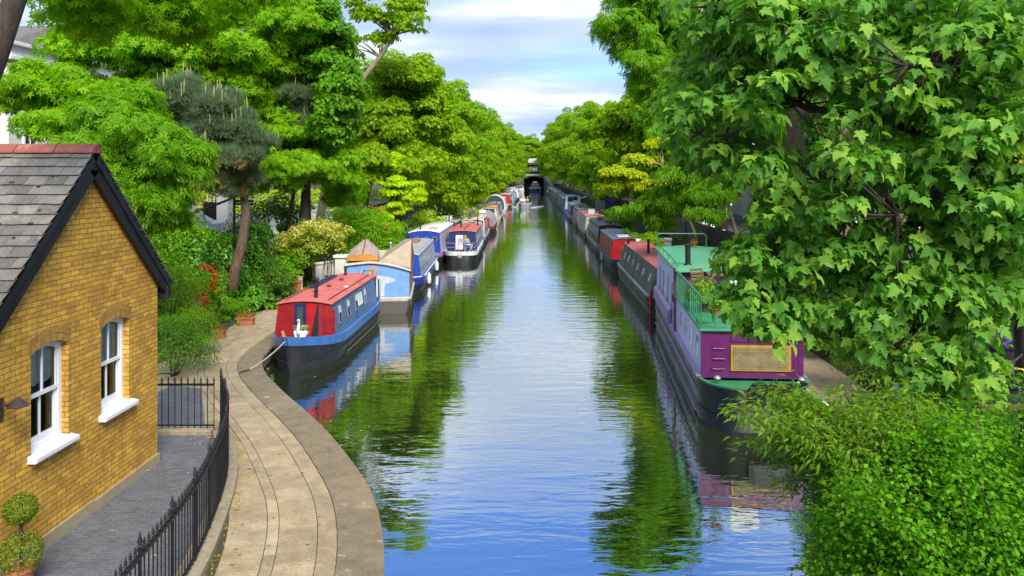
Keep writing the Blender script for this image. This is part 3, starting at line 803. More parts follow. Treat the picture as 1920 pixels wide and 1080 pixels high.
# weeds along the foot of the railing kerb
P = []; 
for i in range(900):
    p = RL[random.randint(8, len(RL) - 4)]; j = RL[min(len(RL) - 1, RL.index(p) + 1)]; d = (j - p).normalized(); q = p + Vector((d.y, -d.x, 0)) * random.uniform(.17, .30) * (1 if random.random() < .8 else 1.2)
    if math.sin(q.y * 2.6) + math.sin(q.y * 6.1) > -.1: P.append((q.x, q.y, ZP))
for i in range(700):
    k = random.randint(70, i24 - 1); q = off(k, random.choice([-.03, .62, .9, 1.46, 2.2, 2.2, 3.25]) + random.gauss(0, .012), ZP)
    if math.sin(k * .13) + math.sin(k * .41 + 1) > .9: P.append(tuple(q))
P = np.array(P); n = len(P)
tag(leaves('weeds', P, rand_unit(n) * np.array([1, 1, .2]), np.array([0, 0, 1.0]) + rng.normal(size=(n, 3)) * .6, rng.uniform(.015, .06, n), LANCE, leaf('weed_leaf', [(.10, .12, .02), (.16, .17, .03), (.22, .18, .06)], .2)), 'low green and yellow weeds along the railing kerb', 'weeds', None, 'stuff')
# ------------------------------------------------------------------ boats
def hull_parts(root, L, w, zg, near, far, hm, gm, rise=.42, band=.28, deckm=None, low=.86, strake=True, ln=None, lf=None):
    LN = {'point': 2.7, 'round': 1.2, 'square': .3}
    ln = ln or LN[near]; lf = lf or LN[far]
    def end(t, kind):
        t = min(1, max(0, t))
        if kind == 'point': return max(.035, math.sin(PI / 2 * t) ** .72)
        if kind == 'round': return .42 + .58 * math.sqrt(max(0, 1 - (1 - t) ** 2))
        return .92 + .08 * t
    hw = lambda y: w / 2 * min(end(y / ln, near), end((L - y) / lf, far))
    zt = lambda y: zg + (rise if near == 'point' else rise * .35) * max(0, 1 - y / (ln + .6)) ** 1.7 + (rise * .5 if far == 'point' else rise * .3) * max(0, 1 - (L - y) / (lf + .8)) ** 1.7
    ys_ = sorted(set([round(ln * (1 - math.cos(i * PI / 18)), 3) for i in range(10)] + [round(L - lf * (1 - math.cos(i * PI / 14)), 3) for i in range(8)] + [ln + (L - lf - ln) * i / 6 for i in range(1, 6)]))
    rk = {'point': .5, 'round': .18, 'square': .1}
    def pt(y, s, z, k):
        top = zt(y); q = max(0, min(1, z / top)) if z > 0 else z
        yy = y + rk[near] * (1 - q) * max(0, 1 - y / 2.2) - rk[far] * (1 - q) * max(0, 1 - (L - y) / 2.2)
        return Vector((s * hw(y) * k, yy, z))
    def lev(y):
        t = zt(y); return [(-.4, low - .06), (0, low + .05), (.22, .975), (t - band, 1.0)]
    mb = MB()
    mb.loft([[pt(y, -1, z, k) for z, k in lev(y)[::-1]] + [pt(y, 1, z, k) for z, k in lev(y)] for y in ys_], caps=True)
    mb.build('hull', hm, root, smooth=True, auto=True)
    mb = MB()
    for s in (-1, 1):
        rg = []
        for y in ys_:
            t = zt(y); a = pt(y, s, t - band, 1.0); b_ = pt(y, s, t, 1.0); o = Vector((s * .014, -.01 if y < .5 else 0, 0)); inn = Vector((-s * min(.06, hw(y) * .6), .03 if y < .3 else 0, 0))
            rg.append([a, a + o, b_ + o * 1.6, b_ + inn, b_ + inn + Vector((0, 0, -.14))])
        mb.loft(rg)
    for y, q in ((0, -.012), (L, .012)):
        a, b_, c, d = pt(y, -1, zt(y) - band, 1), pt(y, 1, zt(y) - band, 1), pt(y, 1, zt(y), 1), pt(y, -1, zt(y), 1)
        o = Vector((0, q, 0)); mb.add([a + o, b_ + o, c + o, d + o], [(0, 1, 2, 3)])
    mb.build('gunwale', gm, root, auto=True)
    mb = MB(); mb.loft([[pt(y, -1, zt(y) - .10, .97), pt(y, 1, zt(y) - .10, .97)] for y in ys_]); mb.build('deck', deckm or M_ddeck, root)
    if strake:
        mb = MB()
        for s in (-1, 1):
            for dz in (band + .015, .62 * zg):
                mb.tube([pt(y, s, (zt(y) - band - .01) if dz == band + .015 else .33, .99) + Vector((s * .012, 0, 0)) for y in ys_], .016, 5)
        mb.build('rubbing_strake', hm, root)
    return hw, zt
M_ddeck = paint('deck_grey', (.12, .12, .12), .7)
M_hullside = paint('hull_dark', (.020, .020, .022), .42, .3)
M_alg = paint('hull_waterline', (.07, .075, .02), .7, .3)

def cabin_parts(root, w, y0, y1, zd, zr, side, roof, front=None, tumb=.13, inset=.10, camber=.09, over=.05, roofname='roof', cabname='cabin', back=None, rake=0.0):
    wb = w / 2 - inset; wt = wb - tumb
    S = lambda s, y, t, o=0.0: Vector((s * (wb + (wt - wb) * t) + s * o, y, zd + (zr - zd) * t))
    mb = MB()
    for s in (-1, 1): mb.quad(S(s, y0, 0), S(s, y1, 0), S(s, y1, 1), S(s, y0 + rake, 1))
    mb.build(cabname, side, root)
    arc = lambda y, e=0.0, dz=0.0: [Vector((wt * q + (e if q > 0 else -e if q < 0 else 0) * abs(q), y, zr + camber * (1 - q * q) + dz)) for q in (-1, -.66, -.33, 0, .33, .66, 1)]
    mb = MB(); mb.add([S(-1, y0, 0), S(1, y0, 0)] + arc(y0 + rake)[::-1], [tuple(range(9))]); mb.build('front_bulkhead', front or side, root)
    mb = MB(); mb.add([S(-1, y1, 0), S(1, y1, 0)] + arc(y1)[::-1], [tuple(range(9))]); mb.build('rear_bulkhead', back or front or side, root)
    mb = MB()
    up = lambda y: arc(y, over, .035); dn = lambda y: arc(y, over, -.012)
    mb.loft([up(y0 - over + rake) + dn(y0 - over + rake)[::-1], up(y1 + over) + dn(y1 + over)[::-1]], True, True)
    mb.build(roofname, roof, root, bevel=.01)
    return S, wb, wt
def side_window(root, S, s, y, wd, t0, t1, frame=None, pane=None, kind='rect', name='window'):
    frame = frame or M_steel; pane = pane or M_dkglass
    k = .028
    if kind == 'rect':
        o = [(y - wd / 2, t0), (y + wd / 2, t0), (y + wd / 2, t1), (y - wd / 2, t1)]
        kt = k / max(.3, (S(s, 0, 1).z - S(s, 0, 0).z))
        i_ = [(y - wd / 2 + k, t0 + kt), (y + wd / 2 - k, t0 + kt), (y + wd / 2 - k, t1 - kt), (y - wd / 2 + k, t1 - kt)]
    else:
        H = S(s, 0, 1).z - S(s, 0, 0).z; tm = (t0 + t1) / 2; n = 14
        o = [(y + wd / 2 * math.cos(2 * PI * j / n), tm + wd / 2 / H * math.sin(2 * PI * j / n) * (1.35 if kind == 'oval' else 1)) for j in range(n)]
        i_ = [(y + (a - y) * .78, tm + (b_ - tm) * .78) for a, b_ in o]
    n = len(o); mb = MB()
    A = [S(s, a, b_, .002) for a, b_ in o]; A2 = [S(s, a, b_, .022) for a, b_ in o]; B = [S(s, a, b_, .022) for a, b_ in i_]; B2 = [S(s, a, b_, .008) for a, b_ in i_]
    mb.loft([A + A[:1], A2 + A2[:1], B + B[:1], B2 + B2[:1]])
    f = mb.build(name, frame, root)
    mb = MB(); mb.add(B2, [tuple(range(n))]); mb.build('pane', pane, f)
    return f
def front_panel(root, name, pts, y, m, th=.015, parent=None):      # flat panel on a bulkhead facing the camera, pts in (x, z)
    mb = MB(); mb.prism([Vector((x, y, z)) for x, z in pts], (0, -th, 0)); return mb.build(name, m, parent or root)
def rect(x0, x1, z0, z1): return [(x0, z0), (x1, z0), (x1, z1), (x0, z1)]
def round_pts(cx, cz, r, n=16): return [(cx + r * math.cos(2 * PI * j / n), cz + r * math.sin(2 * PI * j / n)) for j in range(n)]
def chimney(root, x, y, z, h=.5, r=.05, lean=0, m=None, cap=None):
    mb = MB(); mb.tube([(x, y, z - .02), (x + lean, y, z + h)], [r, r], 10); mb.tube([(x, y, z), (x, y, z + .05)], [r * 1.7, r * 1.4], 10)
    mb.lathe([(r * 1.35, h - .02), (r * 1.35, h + .01), (r * .9, h + .05), (.005, h + .06)], (x + lean, y, z), 10)
    return mb.build('chimney', m or M_black, root, smooth=True, auto=True)
def mushroom(root, x, y, z, m=None):
    mb = MB(); mb.lathe([(.04, -.02), (.04, .06), (.09, .06), (.085, .085), (.03, .11), (.003, .115)], (x, y, z), 10)
    return mb.build('roof_vent', m or M_steel, root, smooth=True)
def handrail(root, x, y0, y1, z, m, r=.014):
    mb = MB(); n = max(2, int((y1 - y0) / 1.2))
    mb.tube([(x, y0, z), (x, y0 + .05, z + .05), (x, y1 - .05, z + .05), (x, y1, z)], r, 6)
    for i in range(1, n): mb.tube([(x, y0 + (y1 - y0) * i / n, z - .03), (x, y0 + (y1 - y0) * i / n, z + .05)], r * .9, 5)
    return mb.build('handrail', m, root)
def fender(label, loc, h=.55, r=.10, m=None):
    t = thing('fender', label, 'fender', loc)
    mb = MB(); mb.lathe([(.02, 0), (r * .8, .03), (r, .10), (r, h - .10), (r * .7, h - .03), (.025, h), (.02, h + .06)], n=12); mb.build('fender_body', m or M_white, t, smooth=True)
    mb = MB(); mb.tube([(0, 0, h + .05), (-.03, .01, h + .45)], .010, 5); mb.build('lanyard', paint('rope_grey', (.3, .28, .24), .9), t)
    return t
def narrowboat(label, x, y, rz, L, side, roof, w=2.08, zg=.64, zr=1.78, cab=(1.7, None), hull=None, gun=None, front=None, near='point', far='round', wins=5, wkind='rect', frame=None, chim=((.45, 2.2),), rails=True, vents=3, band=.26, doors=True, name='narrowboat', group='narrowboats moored along the canal', rise=.42, railm=None, pane=None):
    t = thing(name, label, 'narrowboat', (x, y, 0), rz, group)
    hull_parts(t, L, w, zg, near, far, hull or M_hullside, gun or side, rise, band)
    y0 = cab[0]; y1 = cab[1] or L - 1.6
    S, wb, wt = cabin_parts(t, w, y0, y1, zg - .12, zr, side, roof, front)
    for i in range(wins):
        yy = y0 + (y1 - y0) * (i + .6) / (wins + .2)
        for s in (-1, 1):
            side_window(t, S, s, yy, .62 if wkind == 'rect' else .36, .44, .82, frame, pane, wkind)
    for cx, cy_ in chim: chimney(t, cx, y0 + cy_ - 1.7, zr + .05)
    for i in range(vents): mushroom(t, random.uniform(-.15, .15), y0 + (y1 - y0) * (i + .7) / (vents + .3), zr + .11)
    if rails:
        for s in (-1, 1): handrail(t, s * (wt - .10), y0 + .2, y1 - .2, zr + .06, railm or roof)
    if doors:
        H = zr - zg + .10
        front_panel(t, 'cabin_door', rect(-.30, .30, zg - .05, zr - .08), y0 - .002, solid('door_wood', (.10, .05, .03), .5))
    return t, S, wb, wt

B = {k: paint('boat_' + k, c, r_) for k, c, r_ in (
    ('blue', (.055, .13, .30), .36), ('bluegrey', (.085, .16, .29), .38), ('bow_blue', (.06, .20, .52), .28), ('red_roof', (.52, .13, .105), .55), ('pink_roof', (.60, .22, .19), .6),
    ('deep_red', (.25, .006, .008), .45), ('bright_red', (.42, .009, .014), .4), ('sky', (.15, .31, .58), .5), ('tan', (.36, .28, .19), .75), ('cream', (.52, .47, .36), .5),
    ('royal', (.015, .05, .32), .35), ('greyblue', (.26, .31, .42), .32), ('silver', (.36, .37, .39), .45), ('white', (.74, .73, .70), .45), ('lav', (.45, .42, .50), .45), ('navy', (.012, .025, .10), .35),
    ('grey', (.20, .20, .20), .5), ('dkgrey', (.075, .08, .08), .45), ('greygreen', (.095, .11, .085), .5), ('purple', (.105, .010, .088), .38), ('lilac', (.66, .63, .84), .38), ('pinklilac', (.34, .19, .37), .4),
    ('green', (.035, .22, .09), .42), ('mint', (.10, .36, .17), .5), ('teal', (.14, .36, .40), .45), ('orange', (.55, .24, .07), .5), ('canvas', (.035, .055, .042), .85), ('brown', (.13, .065, .04), .6),
    ('plum', (.24, .19, .21), .55), ('brightblue', (.03, .22, .62), .4), ('maroon', (.22, .02, .03), .4), ('slate', (.15, .17, .20), .4), ('yellow', (.62, .46, .05), .5), ('gold', (.36, .22, .015), .4), ('lightgrey', (.42, .42, .40), .55))}
M_cover = paint('canvas_cover', (.55, .56, .55), .8)

# --- the blue boat with the red roof, nearest on the left
t = thing('narrowboat', 'blue narrowboat with a salmon red roof and red front at the towpath bend', 'narrowboat', (-7.03, 21.75, 0), 0, 'narrowboats moored along the canal')
hull_parts(t, 9.3, 2.04, .74, 'point', 'round', M_hullside, B['bow_blue'], .42, .27)
mb = MB()
for s in (-1, 1): mb.tube([(s * 1.00, yy, .03) for yy in (3.2, 5, 7, 8.6)], .03, 5)
mb.build('waterline_weed', M_alg, t)
S, wb, wt = cabin_parts(t, 2.04, 1.85, 8.2, .62, 1.78, B['bluegrey'], B['red_roof'], B['deep_red'], .14, .07, .10, .06)
for yy in (2.75, 3.85, 5.0, 6.35):
    for s in (-1, 1):
        f = side_window(t, S, s, yy, .34, .36, .86, M_steel, M_dkglass)
        mb = MB(); mb.quad(S(s, yy - .14, .64, .012), S(s, yy + .14, .64, .012), S(s, yy + .14, .83, .012), S(s, yy - .14, .83, .012)); mb.build('curtain', solid('net_curtain', (.62, .63, .58), .9), f)
for yy in (5.55,):
    f = side_window(t, S, 1, yy, .55, .45, .80, M_white, solid('white_blind', (.62, .62, .58), .8))
yb = 1.85
fd = front_panel(t, 'side_door', rect(-.30, .04, .64, 1.80), yb - .003, B['navy'], .03)
front_panel(t, 'pane', rect(-.22, -.04, 1.05, 1.70), yb - .034, solid('green_glass', (.05, .075, .06), .1), .008, fd)
front_panel(t, 'doorway', rect(.05, .42, .64, 1.80), yb - .003, M_dark, .004)
front_panel(t, 'red_curtain', [(.06, .64), (.17, .64), (.26, 1.1), (.40, 1.78), (.06, 1.80)], yb - .01, B['bright_red'], .02)
front_panel(t, 'open_door', rect(.43, .56, .64, 1.78), yb - .003, B['maroon'], .03)
for xx in (-.62, .78): front_panel(t, 'door_panel', rect(xx - .16, xx + .16, .72, 1.62), yb - .003, B['deep_red'], .010)
front_panel(t, 'orange_board', [(-.62, .66), (-.52, .66), (-.64, .98), (-.72, .95)], yb - .015, B['orange'], .02)
chimney(t, -.02 + .22, 2.35, 1.86, .62, .055, .04, M_iron, None); chimney(t, -.15, 7.6, 1.86, .34, .05)
for x_, y_ in ((.02, 4.6), (.05, 6.2), (-.1, 3.4)): mushroom(t, x_, y_, 1.885, B['maroon'])
for s in (-1, 1): handrail(t, s * (wt - .14), 2.1, 7.9, 1.835, B['maroon'])
mb = MB(); mb.box(-.62, -.38, 4.4, 7.3, 1.90, 1.96); mb.build('roof_plank', B['navy'], t, bevel=.01)
mb = MB(); mb.blob((.52, 4.9, 1.85), (.11, .18, .05), 10, 5); mb.build('roof_dome', M_white, t, smooth=True)
mb = MB(); mb.tube([(.42, 8.0, 1.85), (.42, 8.0, 2.02), (.75, 8.25, 2.0), (.78, 8.25, 1.2)], .016, 6); mb.tube([(.86, 8.3, .75), (.84, 8.3, 1.75)], .03, 6); mb.tube([(.90, 8.75, .75), (.88, 8.75, 1.60)], .03, 6); mb.build('stern_rail', B['navy'], t)
# swan planter on the bow
sw = thing('swan_planter', 'white swan shaped planter full of flowers on the blue bow deck', 'planter', (-6.98, 23.05, .78))
mb = MB(); rings = []
for k in range(9):
    u = k / 8; yy = -.22 + .50 * u; rr = .19 * math.sin(PI * min(.97, .12 + .86 * u)) ** .6
    rings.append([(rr * math.cos(2 * PI * j / 12), yy, .16 + (.10 * u * u) + .85 * rr * math.sin(2 * PI * j / 12)) for j in range(12)])
mb.loft(rings, True, True); mb.build('swan_body', M_white, sw, smooth=True)
mb = MB(); mb.tube([(0, -.18, .20), (0, -.27, .32), (0, -.24, .46), (0, -.19, .57), (0, -.22, .65), (0, -.29, .66)], [.07, .055, .042, .038, .045, .03], 9); mb.build('neck', M_white, sw, smooth=True)
mb = MB(); mb.tube([(0, -.28, .66), (0, -.37, .62)], [.022, .006], 7); mb.build('beak', B['orange'], sw, smooth=True)
for s in (-1, 1):
    mb = MB(); mb.blob((s * .15, .06, .24), (.06, .20, .12), 10, 6); mb.build('wing', M_white, sw, smooth=True)
d = rand_unit(260); leaves('plant_leaves', np.array([0, .05, .36]) + d * np.array([.24, .16, .10]), d, rand_unit(260), rng.uniform(.05, .09, 260), KITE, L_mid, sw)
d = rand_unit(60); leaves('flowers', np.array([0, .02, .40]) + d * np.array([.24, .16, .12]), d, rand_unit(60), rng.uniform(.04, .06, 60), KITE, leaf('pink_petal', [(.6, .25, .3), (.7, .5, .5)], .2), sw)
# mooring line and ring
mb = MB(); mb.tube(bez((-7.03, 21.85, 1.05), (-7.72, 20.85, .47), -.10, 9), .018, 6)
tag(mb.build('mooring_line', paint('rope_pale', (.36, .34, .30), .9)), 'mooring line from the blue narrowboat bow down to the towpath edge', 'rope')
mb = MB()
for k in range(9): 
    p = Vector((-7.72, 20.85, .46)).lerp(Vector((-7.86, 20.60, .45)), k / 8); mb.tube([p + Vector((.025 * math.cos(a), .025 * math.sin(a) * (k % 2), .012 + .02 * math.sin(a) * ((k + 1) % 2))) for a in np.linspace(0, 2 * PI, 8)], .007, 5)
tag(mb.build('mooring_chain', solid('rusty_iron', (.05, .03, .022), .8)), 'short rusty mooring chain lying on the path edge at the bend', 'chain')

# --- pale blue houseboat with the painted front
t = thing('houseboat', 'pale blue flat fronted houseboat with a painted bearded figure and tan canvas roof', 'houseboat', (-6.42, 31.6, 0), .125)
hull_parts(t, 5.2, 2.72, .62, 'square', 'square', paint('old_hull', (.10, .085, .07), .6), paint('old_cream', (.50, .46, .40), .6), .0, .10)
wb, zt_ = 1.30, 1.80
mb = MB()
arc = [(x, 2.14 - .36 * max(0, (x + .35)) ** 1.7 / 1.65 ** 1.7 - .10 * max(0, -.35 - x)) for x in np.linspace(-wb, wb, 9)]
mb.add([(-wb, .1, .62), (wb, .1, .62)] + [(x, .1, z) for x, z in arc[::-1]], [tuple(range(11))]); mb.build('front_panel', B['sky'], t)
mb = MB(); mb.quad((wb, .1, .62), (wb, 4.9, .62), (wb, 4.9, 1.75), (wb, .1, arc[-1][1])); mb.quad((-wb, .1, .62), (-wb, 4.9, .62), (-wb, 4.9, 2.05), (-wb, .1, arc[0][1])); mb.quad((wb, 4.9, .62), (-wb, 4.9, .62), (-wb, 4.9, 2.05), (wb, 4.9, 1.75)); mb.build('cabin', B['brown'], t)
for i in range(7): 
    mb = MB(); mb.box(wb + .003, wb + .022, .14 + i * .68, .20 + i * .68, .64, 1.72); mb.build('side_batten', M_wood, t)
mb = MB(); mb.loft([[(x * 1.05, y, z + .03) for x, z in arc] + [(x * 1.05, y, z - .05) for x, z in arc[::-1]] for y in (.0, 4.95)], True, True); mb.build('roof', B['cream'], t, bevel=.015)
mb = MB(); mb.box(-wb - .04, wb + .05, .02, .10, .60, .68); mb.build('front_sill', B['cream'], t, bevel=.01)
A0, B0, P0, D0, E0 = Vector((.02, .15, 2.16)), Vector((1.36, .12, 1.86)), Vector((1.34, 2.0, 2.94)), Vector((1.38, 4.7, 1.84)), Vector((.2, 4.7, 2.25))
mb = MB(); mb.add([A0, B0, P0, D0, E0], [(0, 1, 2), (3, 4, 2), (4, 0, 2)]); mb.build('canvas_tent', B['tan'], t)
mb = MB(); mb.add([B0, P0, D0], [(0, 1, 2)]); mb.build('side_board', B['brown'], t)
mb = MB(); mb.tube([B0, P0], .022, 6); mb.tube([A0, P0], .014, 6); mb.tube([B0, D0], .02, 6); mb.build('tent_edge', M_wood, t)
# painted figure: flat paint on the panel
yf = .1
def painted(name, pts, col, k, parent=None): return front_panel(t, name, pts, yf - .002 - .0022 * k, paint('mural_' + name, col, .6, .1), .002, parent)
def tp_(x, z): return (x, z)
painted('painted_halo', round_pts(-.20, 1.78, .25, 18), (.36, .27, .27), 0)
painted('painted_face_sky', round_pts(-.20, 1.76, .20, 18), (.22, .28, .42), 1)
painted('painted_robe', [(-.95, .72), (.28, .72), (.28, 1.05), (.34, 1.24), (.60, 1.28), (.76, 1.38), (.62, 1.46), (.18, 1.58), (-.58, 1.56), (-.82, 1.40)], (.48, .50, .50), 2)
painted('painted_sky', [(.30, .72), (.72, .72), (.80, 1.26), (.40, 1.22), (.34, 1.0)], (.15, .31, .58), 3)
painted('painted_beard', [(-.40, 1.72), (-.38, 1.42), (-.26, 1.18), (-.16, 1.18), (-.02, 1.42), (.0, 1.72)], (.30, .23, .14), 3)
painted('painted_face', round_pts(-.20, 1.74, .155, 14), (.40, .29, .19), 4)
for xx in (-.26, -.14): painted('painted_eye', rect(xx - .03, xx + .03, 1.77, 1.79), (.05, .04, .03), 5)
painted('painted_nose', [(-.225, 1.66), (-.175, 1.66), (-.19, 1.77), (-.21, 1.77)], (.22, .14, .09), 5)
painted('painted_brow', [(-.31, 1.81), (-.20, 1.83), (-.09, 1.81), (-.20, 1.84)], (.16, .10, .06), 5)
painted('painted_folds', [(-.22, .74), (-.20, .74), (-.12, 1.10), (-.14, 1.10)], (.26, .26, .27), 5)
painted('painted_folds', [(.10, .74), (.12, .74), (.16, 1.40), (.13, 1.42)], (.28, .28, .29), 5)
painted('painted_paddle', [(-.80, 1.30), (-.72, 1.30), (-.66, 1.42), (-.62, 1.86), (-.65, 1.86), (-.74, 1.46), (-.84, 1.38)], (.5, .52, .56), 5)
# upturned dinghy on the houseboat roof
dn = thing('rowing_dinghy', 'upturned wooden rowing dinghy with an orange transom on the pale blue houseboat roof', 'dinghy', (-7.05, 31.72, 2.17), .16)
mb = MB(); rings = []
Ld = 3.0
for k in range(10):
    u = k / 9; hw_ = .66 * (1 - .06 * (1 - u) ) * (math.sin(PI / 2 * min(1, (1 - u) / .62)) ** .8 if u > .38 else 1); hw_ = max(hw_, .03); hh = .27 + .34 * u ** .8
    rings.append([(hw_ * math.cos(a) * (1 + .10 * abs(math.sin(2 * a))), Ld * u, .02 + .10 * u + hh * math.sin(a) ** .85 if math.sin(a) > 0 else .02 + .06 * u) for a in np.linspace(0, PI, 13)])
mb.loft(rings); mb.build('planked_hull', bark('dinghy_planks', (.26, .17, .13), (.46, .34, .28), (5, .6, 16)), dn, smooth=True)
mb = MB(); mb.add(rings[0], [tuple(range(13))]); mb.f = mb.f; mb.build('transom', paint('varnish_orange', (.50, .20, .03), .35), dn, loc=(0, .004, 0))
mb = MB(); mb.tube([Vector(r_[6]) + Vector((0, 0, .015)) for r_ in rings], .022, 6); mb.build('keel', B['brown'], dn)
for j in (2, 4, 8, 10):
    mb = MB(); mb.tube([Vector(r_[j]) * 1.0 + Vector((0, 0, .008)) for r_ in rings], .010, 5); mb.build('strake', B['tan'], dn)
mb = MB(); mb.tube([Vector(r_[0]) for r_ in rings], .024, 6); mb.tube([Vector(r_[12]) for r_ in rings], .024, 6); mb.build('gunwale', B['brown'], dn)

# --- royal blue boat with the pale roof
t = thing('narrowboat', 'royal blue narrowboat with a long pale grey roof and white rub rail behind the houseboat', 'narrowboat', (-6.42, 36.5, 0), .045, 'narrowboats moored along the canal')
hull_parts(t, 11.0, 2.16, .70, 'round', 'round', M_hullside, B['royal'], .25, .34, ln=1.6)
S, wb, wt = cabin_parts(t, 2.16, .95, 9.6, .62, 1.80, B['greyblue'], B['silver'], B['royal'], .16, .08, .08, .05)
for i, yy in enumerate((1.9, 2.9, 4.0, 5.2, 6.3, 7.4, 8.6)):
    for s in (-1, 1): side_window(t, S, s, yy, .52, .42, .80, M_steel)
mb = MB()
for s in (-1, 1): mb.tube([(s * 1.09, y_, .73) for y_ in (1.8, 4, 6, 9.5)], .03, 6)
mb.tube([(-1.0, 1.0, .76), (-.5, .2, .80), (.5, .2, .80), (1.0, 1.0, .76)], .028, 6); mb.build('white_rail', M_white, t)
front_panel(t, 'notice', rect(.28, .46, 1.20, 1.38), .948, M_white, .01)
mb = MB(); mb.tube([(.40, .935, 1.15), (.36, .935, 1.0), (.40, .935, .96), (.22, .935, .78)], .008, 5); mb.build('hanging_cord', M_white, t)
mb = MB(); mb.box(-.35, .25, 6.4, 8.2, 1.89, 2.0); mb.build('roof_board', bark('roof_board_wood', (.20, .09, .05), (.34, .17, .09)), t, bevel=.02)
chimney(t, -.72, 2.6, 1.84, .42, .07, 0, M_steel)
for s in (-1, 1): handrail(t, s * (wt - .10), 1.3, 9.2, 1.84, B['silver'])
mb = MB(); mb.tube([(.15, .25, .72), (.15, .25, .88), (.40, .25, .88), (.40, .25, .72)], .02, 6); mb.build('bow_cleat', B['navy'], t)
Mt = Matrix.Rotation(.045, 4, 'Z')
def on(x0, y0, p): q = Mt @ Vector(p); return (x0 + q.x, y0 + q.y, q.z)
fender('white fender hanging from the royal blue boat near its bow', on(-6.42, 36.5, (1.17, 3.2, .08)))
fender('white fender hanging from the royal blue boat near its stern', on(-6.42, 36.5, (1.17, 8.2, .12)))

# --- blue fronted boat with three portholes
t = thing('narrowboat', 'tall blue fronted boat with three portholes and a white roof', 'narrowboat', (-6.92, 47.9, 0), .01, 'narrowboats moored along the canal')
hull_parts(t, 11.2, 2.2, .75, 'round', 'round', M_hullside, B['pinklilac'], .3, .28)
S, wb, wt = cabin_parts(t, 2.2, .9, 9.8, .66, 2.02, B['lav'], B['white'], B['royal'], .10, .04, .14, .05)
for xx in (-.48, .12, .66):
    f = front_panel(t, 'porthole', round_pts(xx, 1.62, .17), .898, M_steel, .03)
    front_panel(t, 'pane', round_pts(xx, 1.62, .13), .866, M_dkglass, .006, f)
for yy in (2.2, 3.8, 5.4, 7.0, 8.6):
    for s in (-1, 1): side_window(t, S, s, yy, .5, .42, .8, M_steel)
chimney(t, -.35, 1.6, 2.1, .5, .05); chimney(t, -1.15, .8, .8, 1.6, .09, 0, B['navy'])
mb = MB(); mb.box(.1, .6, 1.4, 3.4, 2.12, 2.22); mb.build('roof_box', B['lightgrey'], t, bevel=.02)

# --- double moored boat with the red roof and chairs on its stern
t = thing('narrowboat', 'double moored narrowboat with a red roof, dark blue stern and white hull band', 'narrowboat', (-4.72, 49.2, 0), .015, 'narrowboats moored along the canal')
hull_parts(t, 11.2, 2.15, .74, 'round', 'point', M_black, M_white, .12, .26)
S, wb, wt = cabin_parts(t, 2.15, 2.0, 9.6, .66, 1.88, B['greyblue'], B['red_roof'], B['navy'], .14, .06, .10, .06)
for yy in (3.2, 4.8, 6.4, 8.0):
    for s in (-1, 1): side_window(t, S, s, yy, .6, .42, .8, M_steel)
chimney(t, -.25, 4.4, 1.95, .45, .05); chimney(t, .72, 7.6, 1.95, .5, .05)
for y_ in (3.2, 5, 6.5): mushroom(t, .1, y_, 1.98, B['maroon'])
mb = MB()
for x_ in (-.95, -.32, .32, .95): mb.tube([(x_, .35, .72), (x_, .35, 1.30)], .016, 6)
for z_ in (1.02, 1.30): mb.tube([(-.98, 1.6, z_), (-.95, .35, z_), (.95, .35, z_), (.98, 1.6, z_)], .016, 6)
mb.build('stern_rail', B['pinklilac'], t)
front_panel(t, 'white_door', rect(-.42, .06, .72, 1.68), 1.997, M_white, .03)
front_panel(t, 'notice', rect(-.30, -.06, 1.25, 1.5), 1.966, B['lightgrey'], .006)
mb = MB(); mb.lathe([(.02, -.12), (.16, -.11), (.18, 0), (.16, .11), (.02, .12)], n=14)
mb.v = [(x, z - .10, y + .50) for x, y, z in mb.v]; mb.build('stern_button', paint('rope_fender', (.32, .30, .27), .9), t, smooth=True)
def folding_chair(label, loc, rz, m, group=None):
    c = thing('folding_chair', label, 'chair', loc, rz, group)
    for s in (-1, 1):
        mb = MB(); mb.tube([(s * .22, -.22, 0), (s * .22, .16, .46), (s * .22, .28, .88)], .014, 6); mb.build('leg', m, c)
        mb = MB(); mb.tube([(s * .20, .24, 0), (s * .20, -.20, .46)], .014, 6); mb.build('leg', m, c)
    mb = MB()
    for k in range(5): mb.box(-.23, .23, -.20 + k * .085, -.13 + k * .085, .45, .47)
    mb.build('seat', m, c)
    mb = MB()
    for k in range(4): mb.box(-.23, .23, .17 + k * .028, .19 + k * .028, .56 + k * .085, .62 + k * .085)
    mb.build('backrest', m, c)
    return c
folding_chair('white folding chair on the stern of the red roofed double moored boat', (-4.25, 50.35, .66), 2.6, M_white)
folding_chair('silver folding chair beside the white one on the double moored stern', (-4.72, 50.35, .66), 3.4, M_steel)
pl = thing('yellow_pansy_pot', 'pot of yellow flowers hung at the door of the double moored boat', 'flower pot', (-4.52, 51.0, 1.34))
mb = MB(); mb.lathe([(.06, 0), (.11, .14), (.12, .16), (.02, .15)], n=12); mb.build('pot', B['brown'], pl, smooth=True)
d = rand_unit(90); leaves('flowers', np.array([0, 0, .22]) + d * .15, d, rand_unit(90), rng.uniform(.05, .09, 90), KITE, leaf('yellow_petal', [(.7, .45, .01), (.8, .55, .02)], .2), pl)

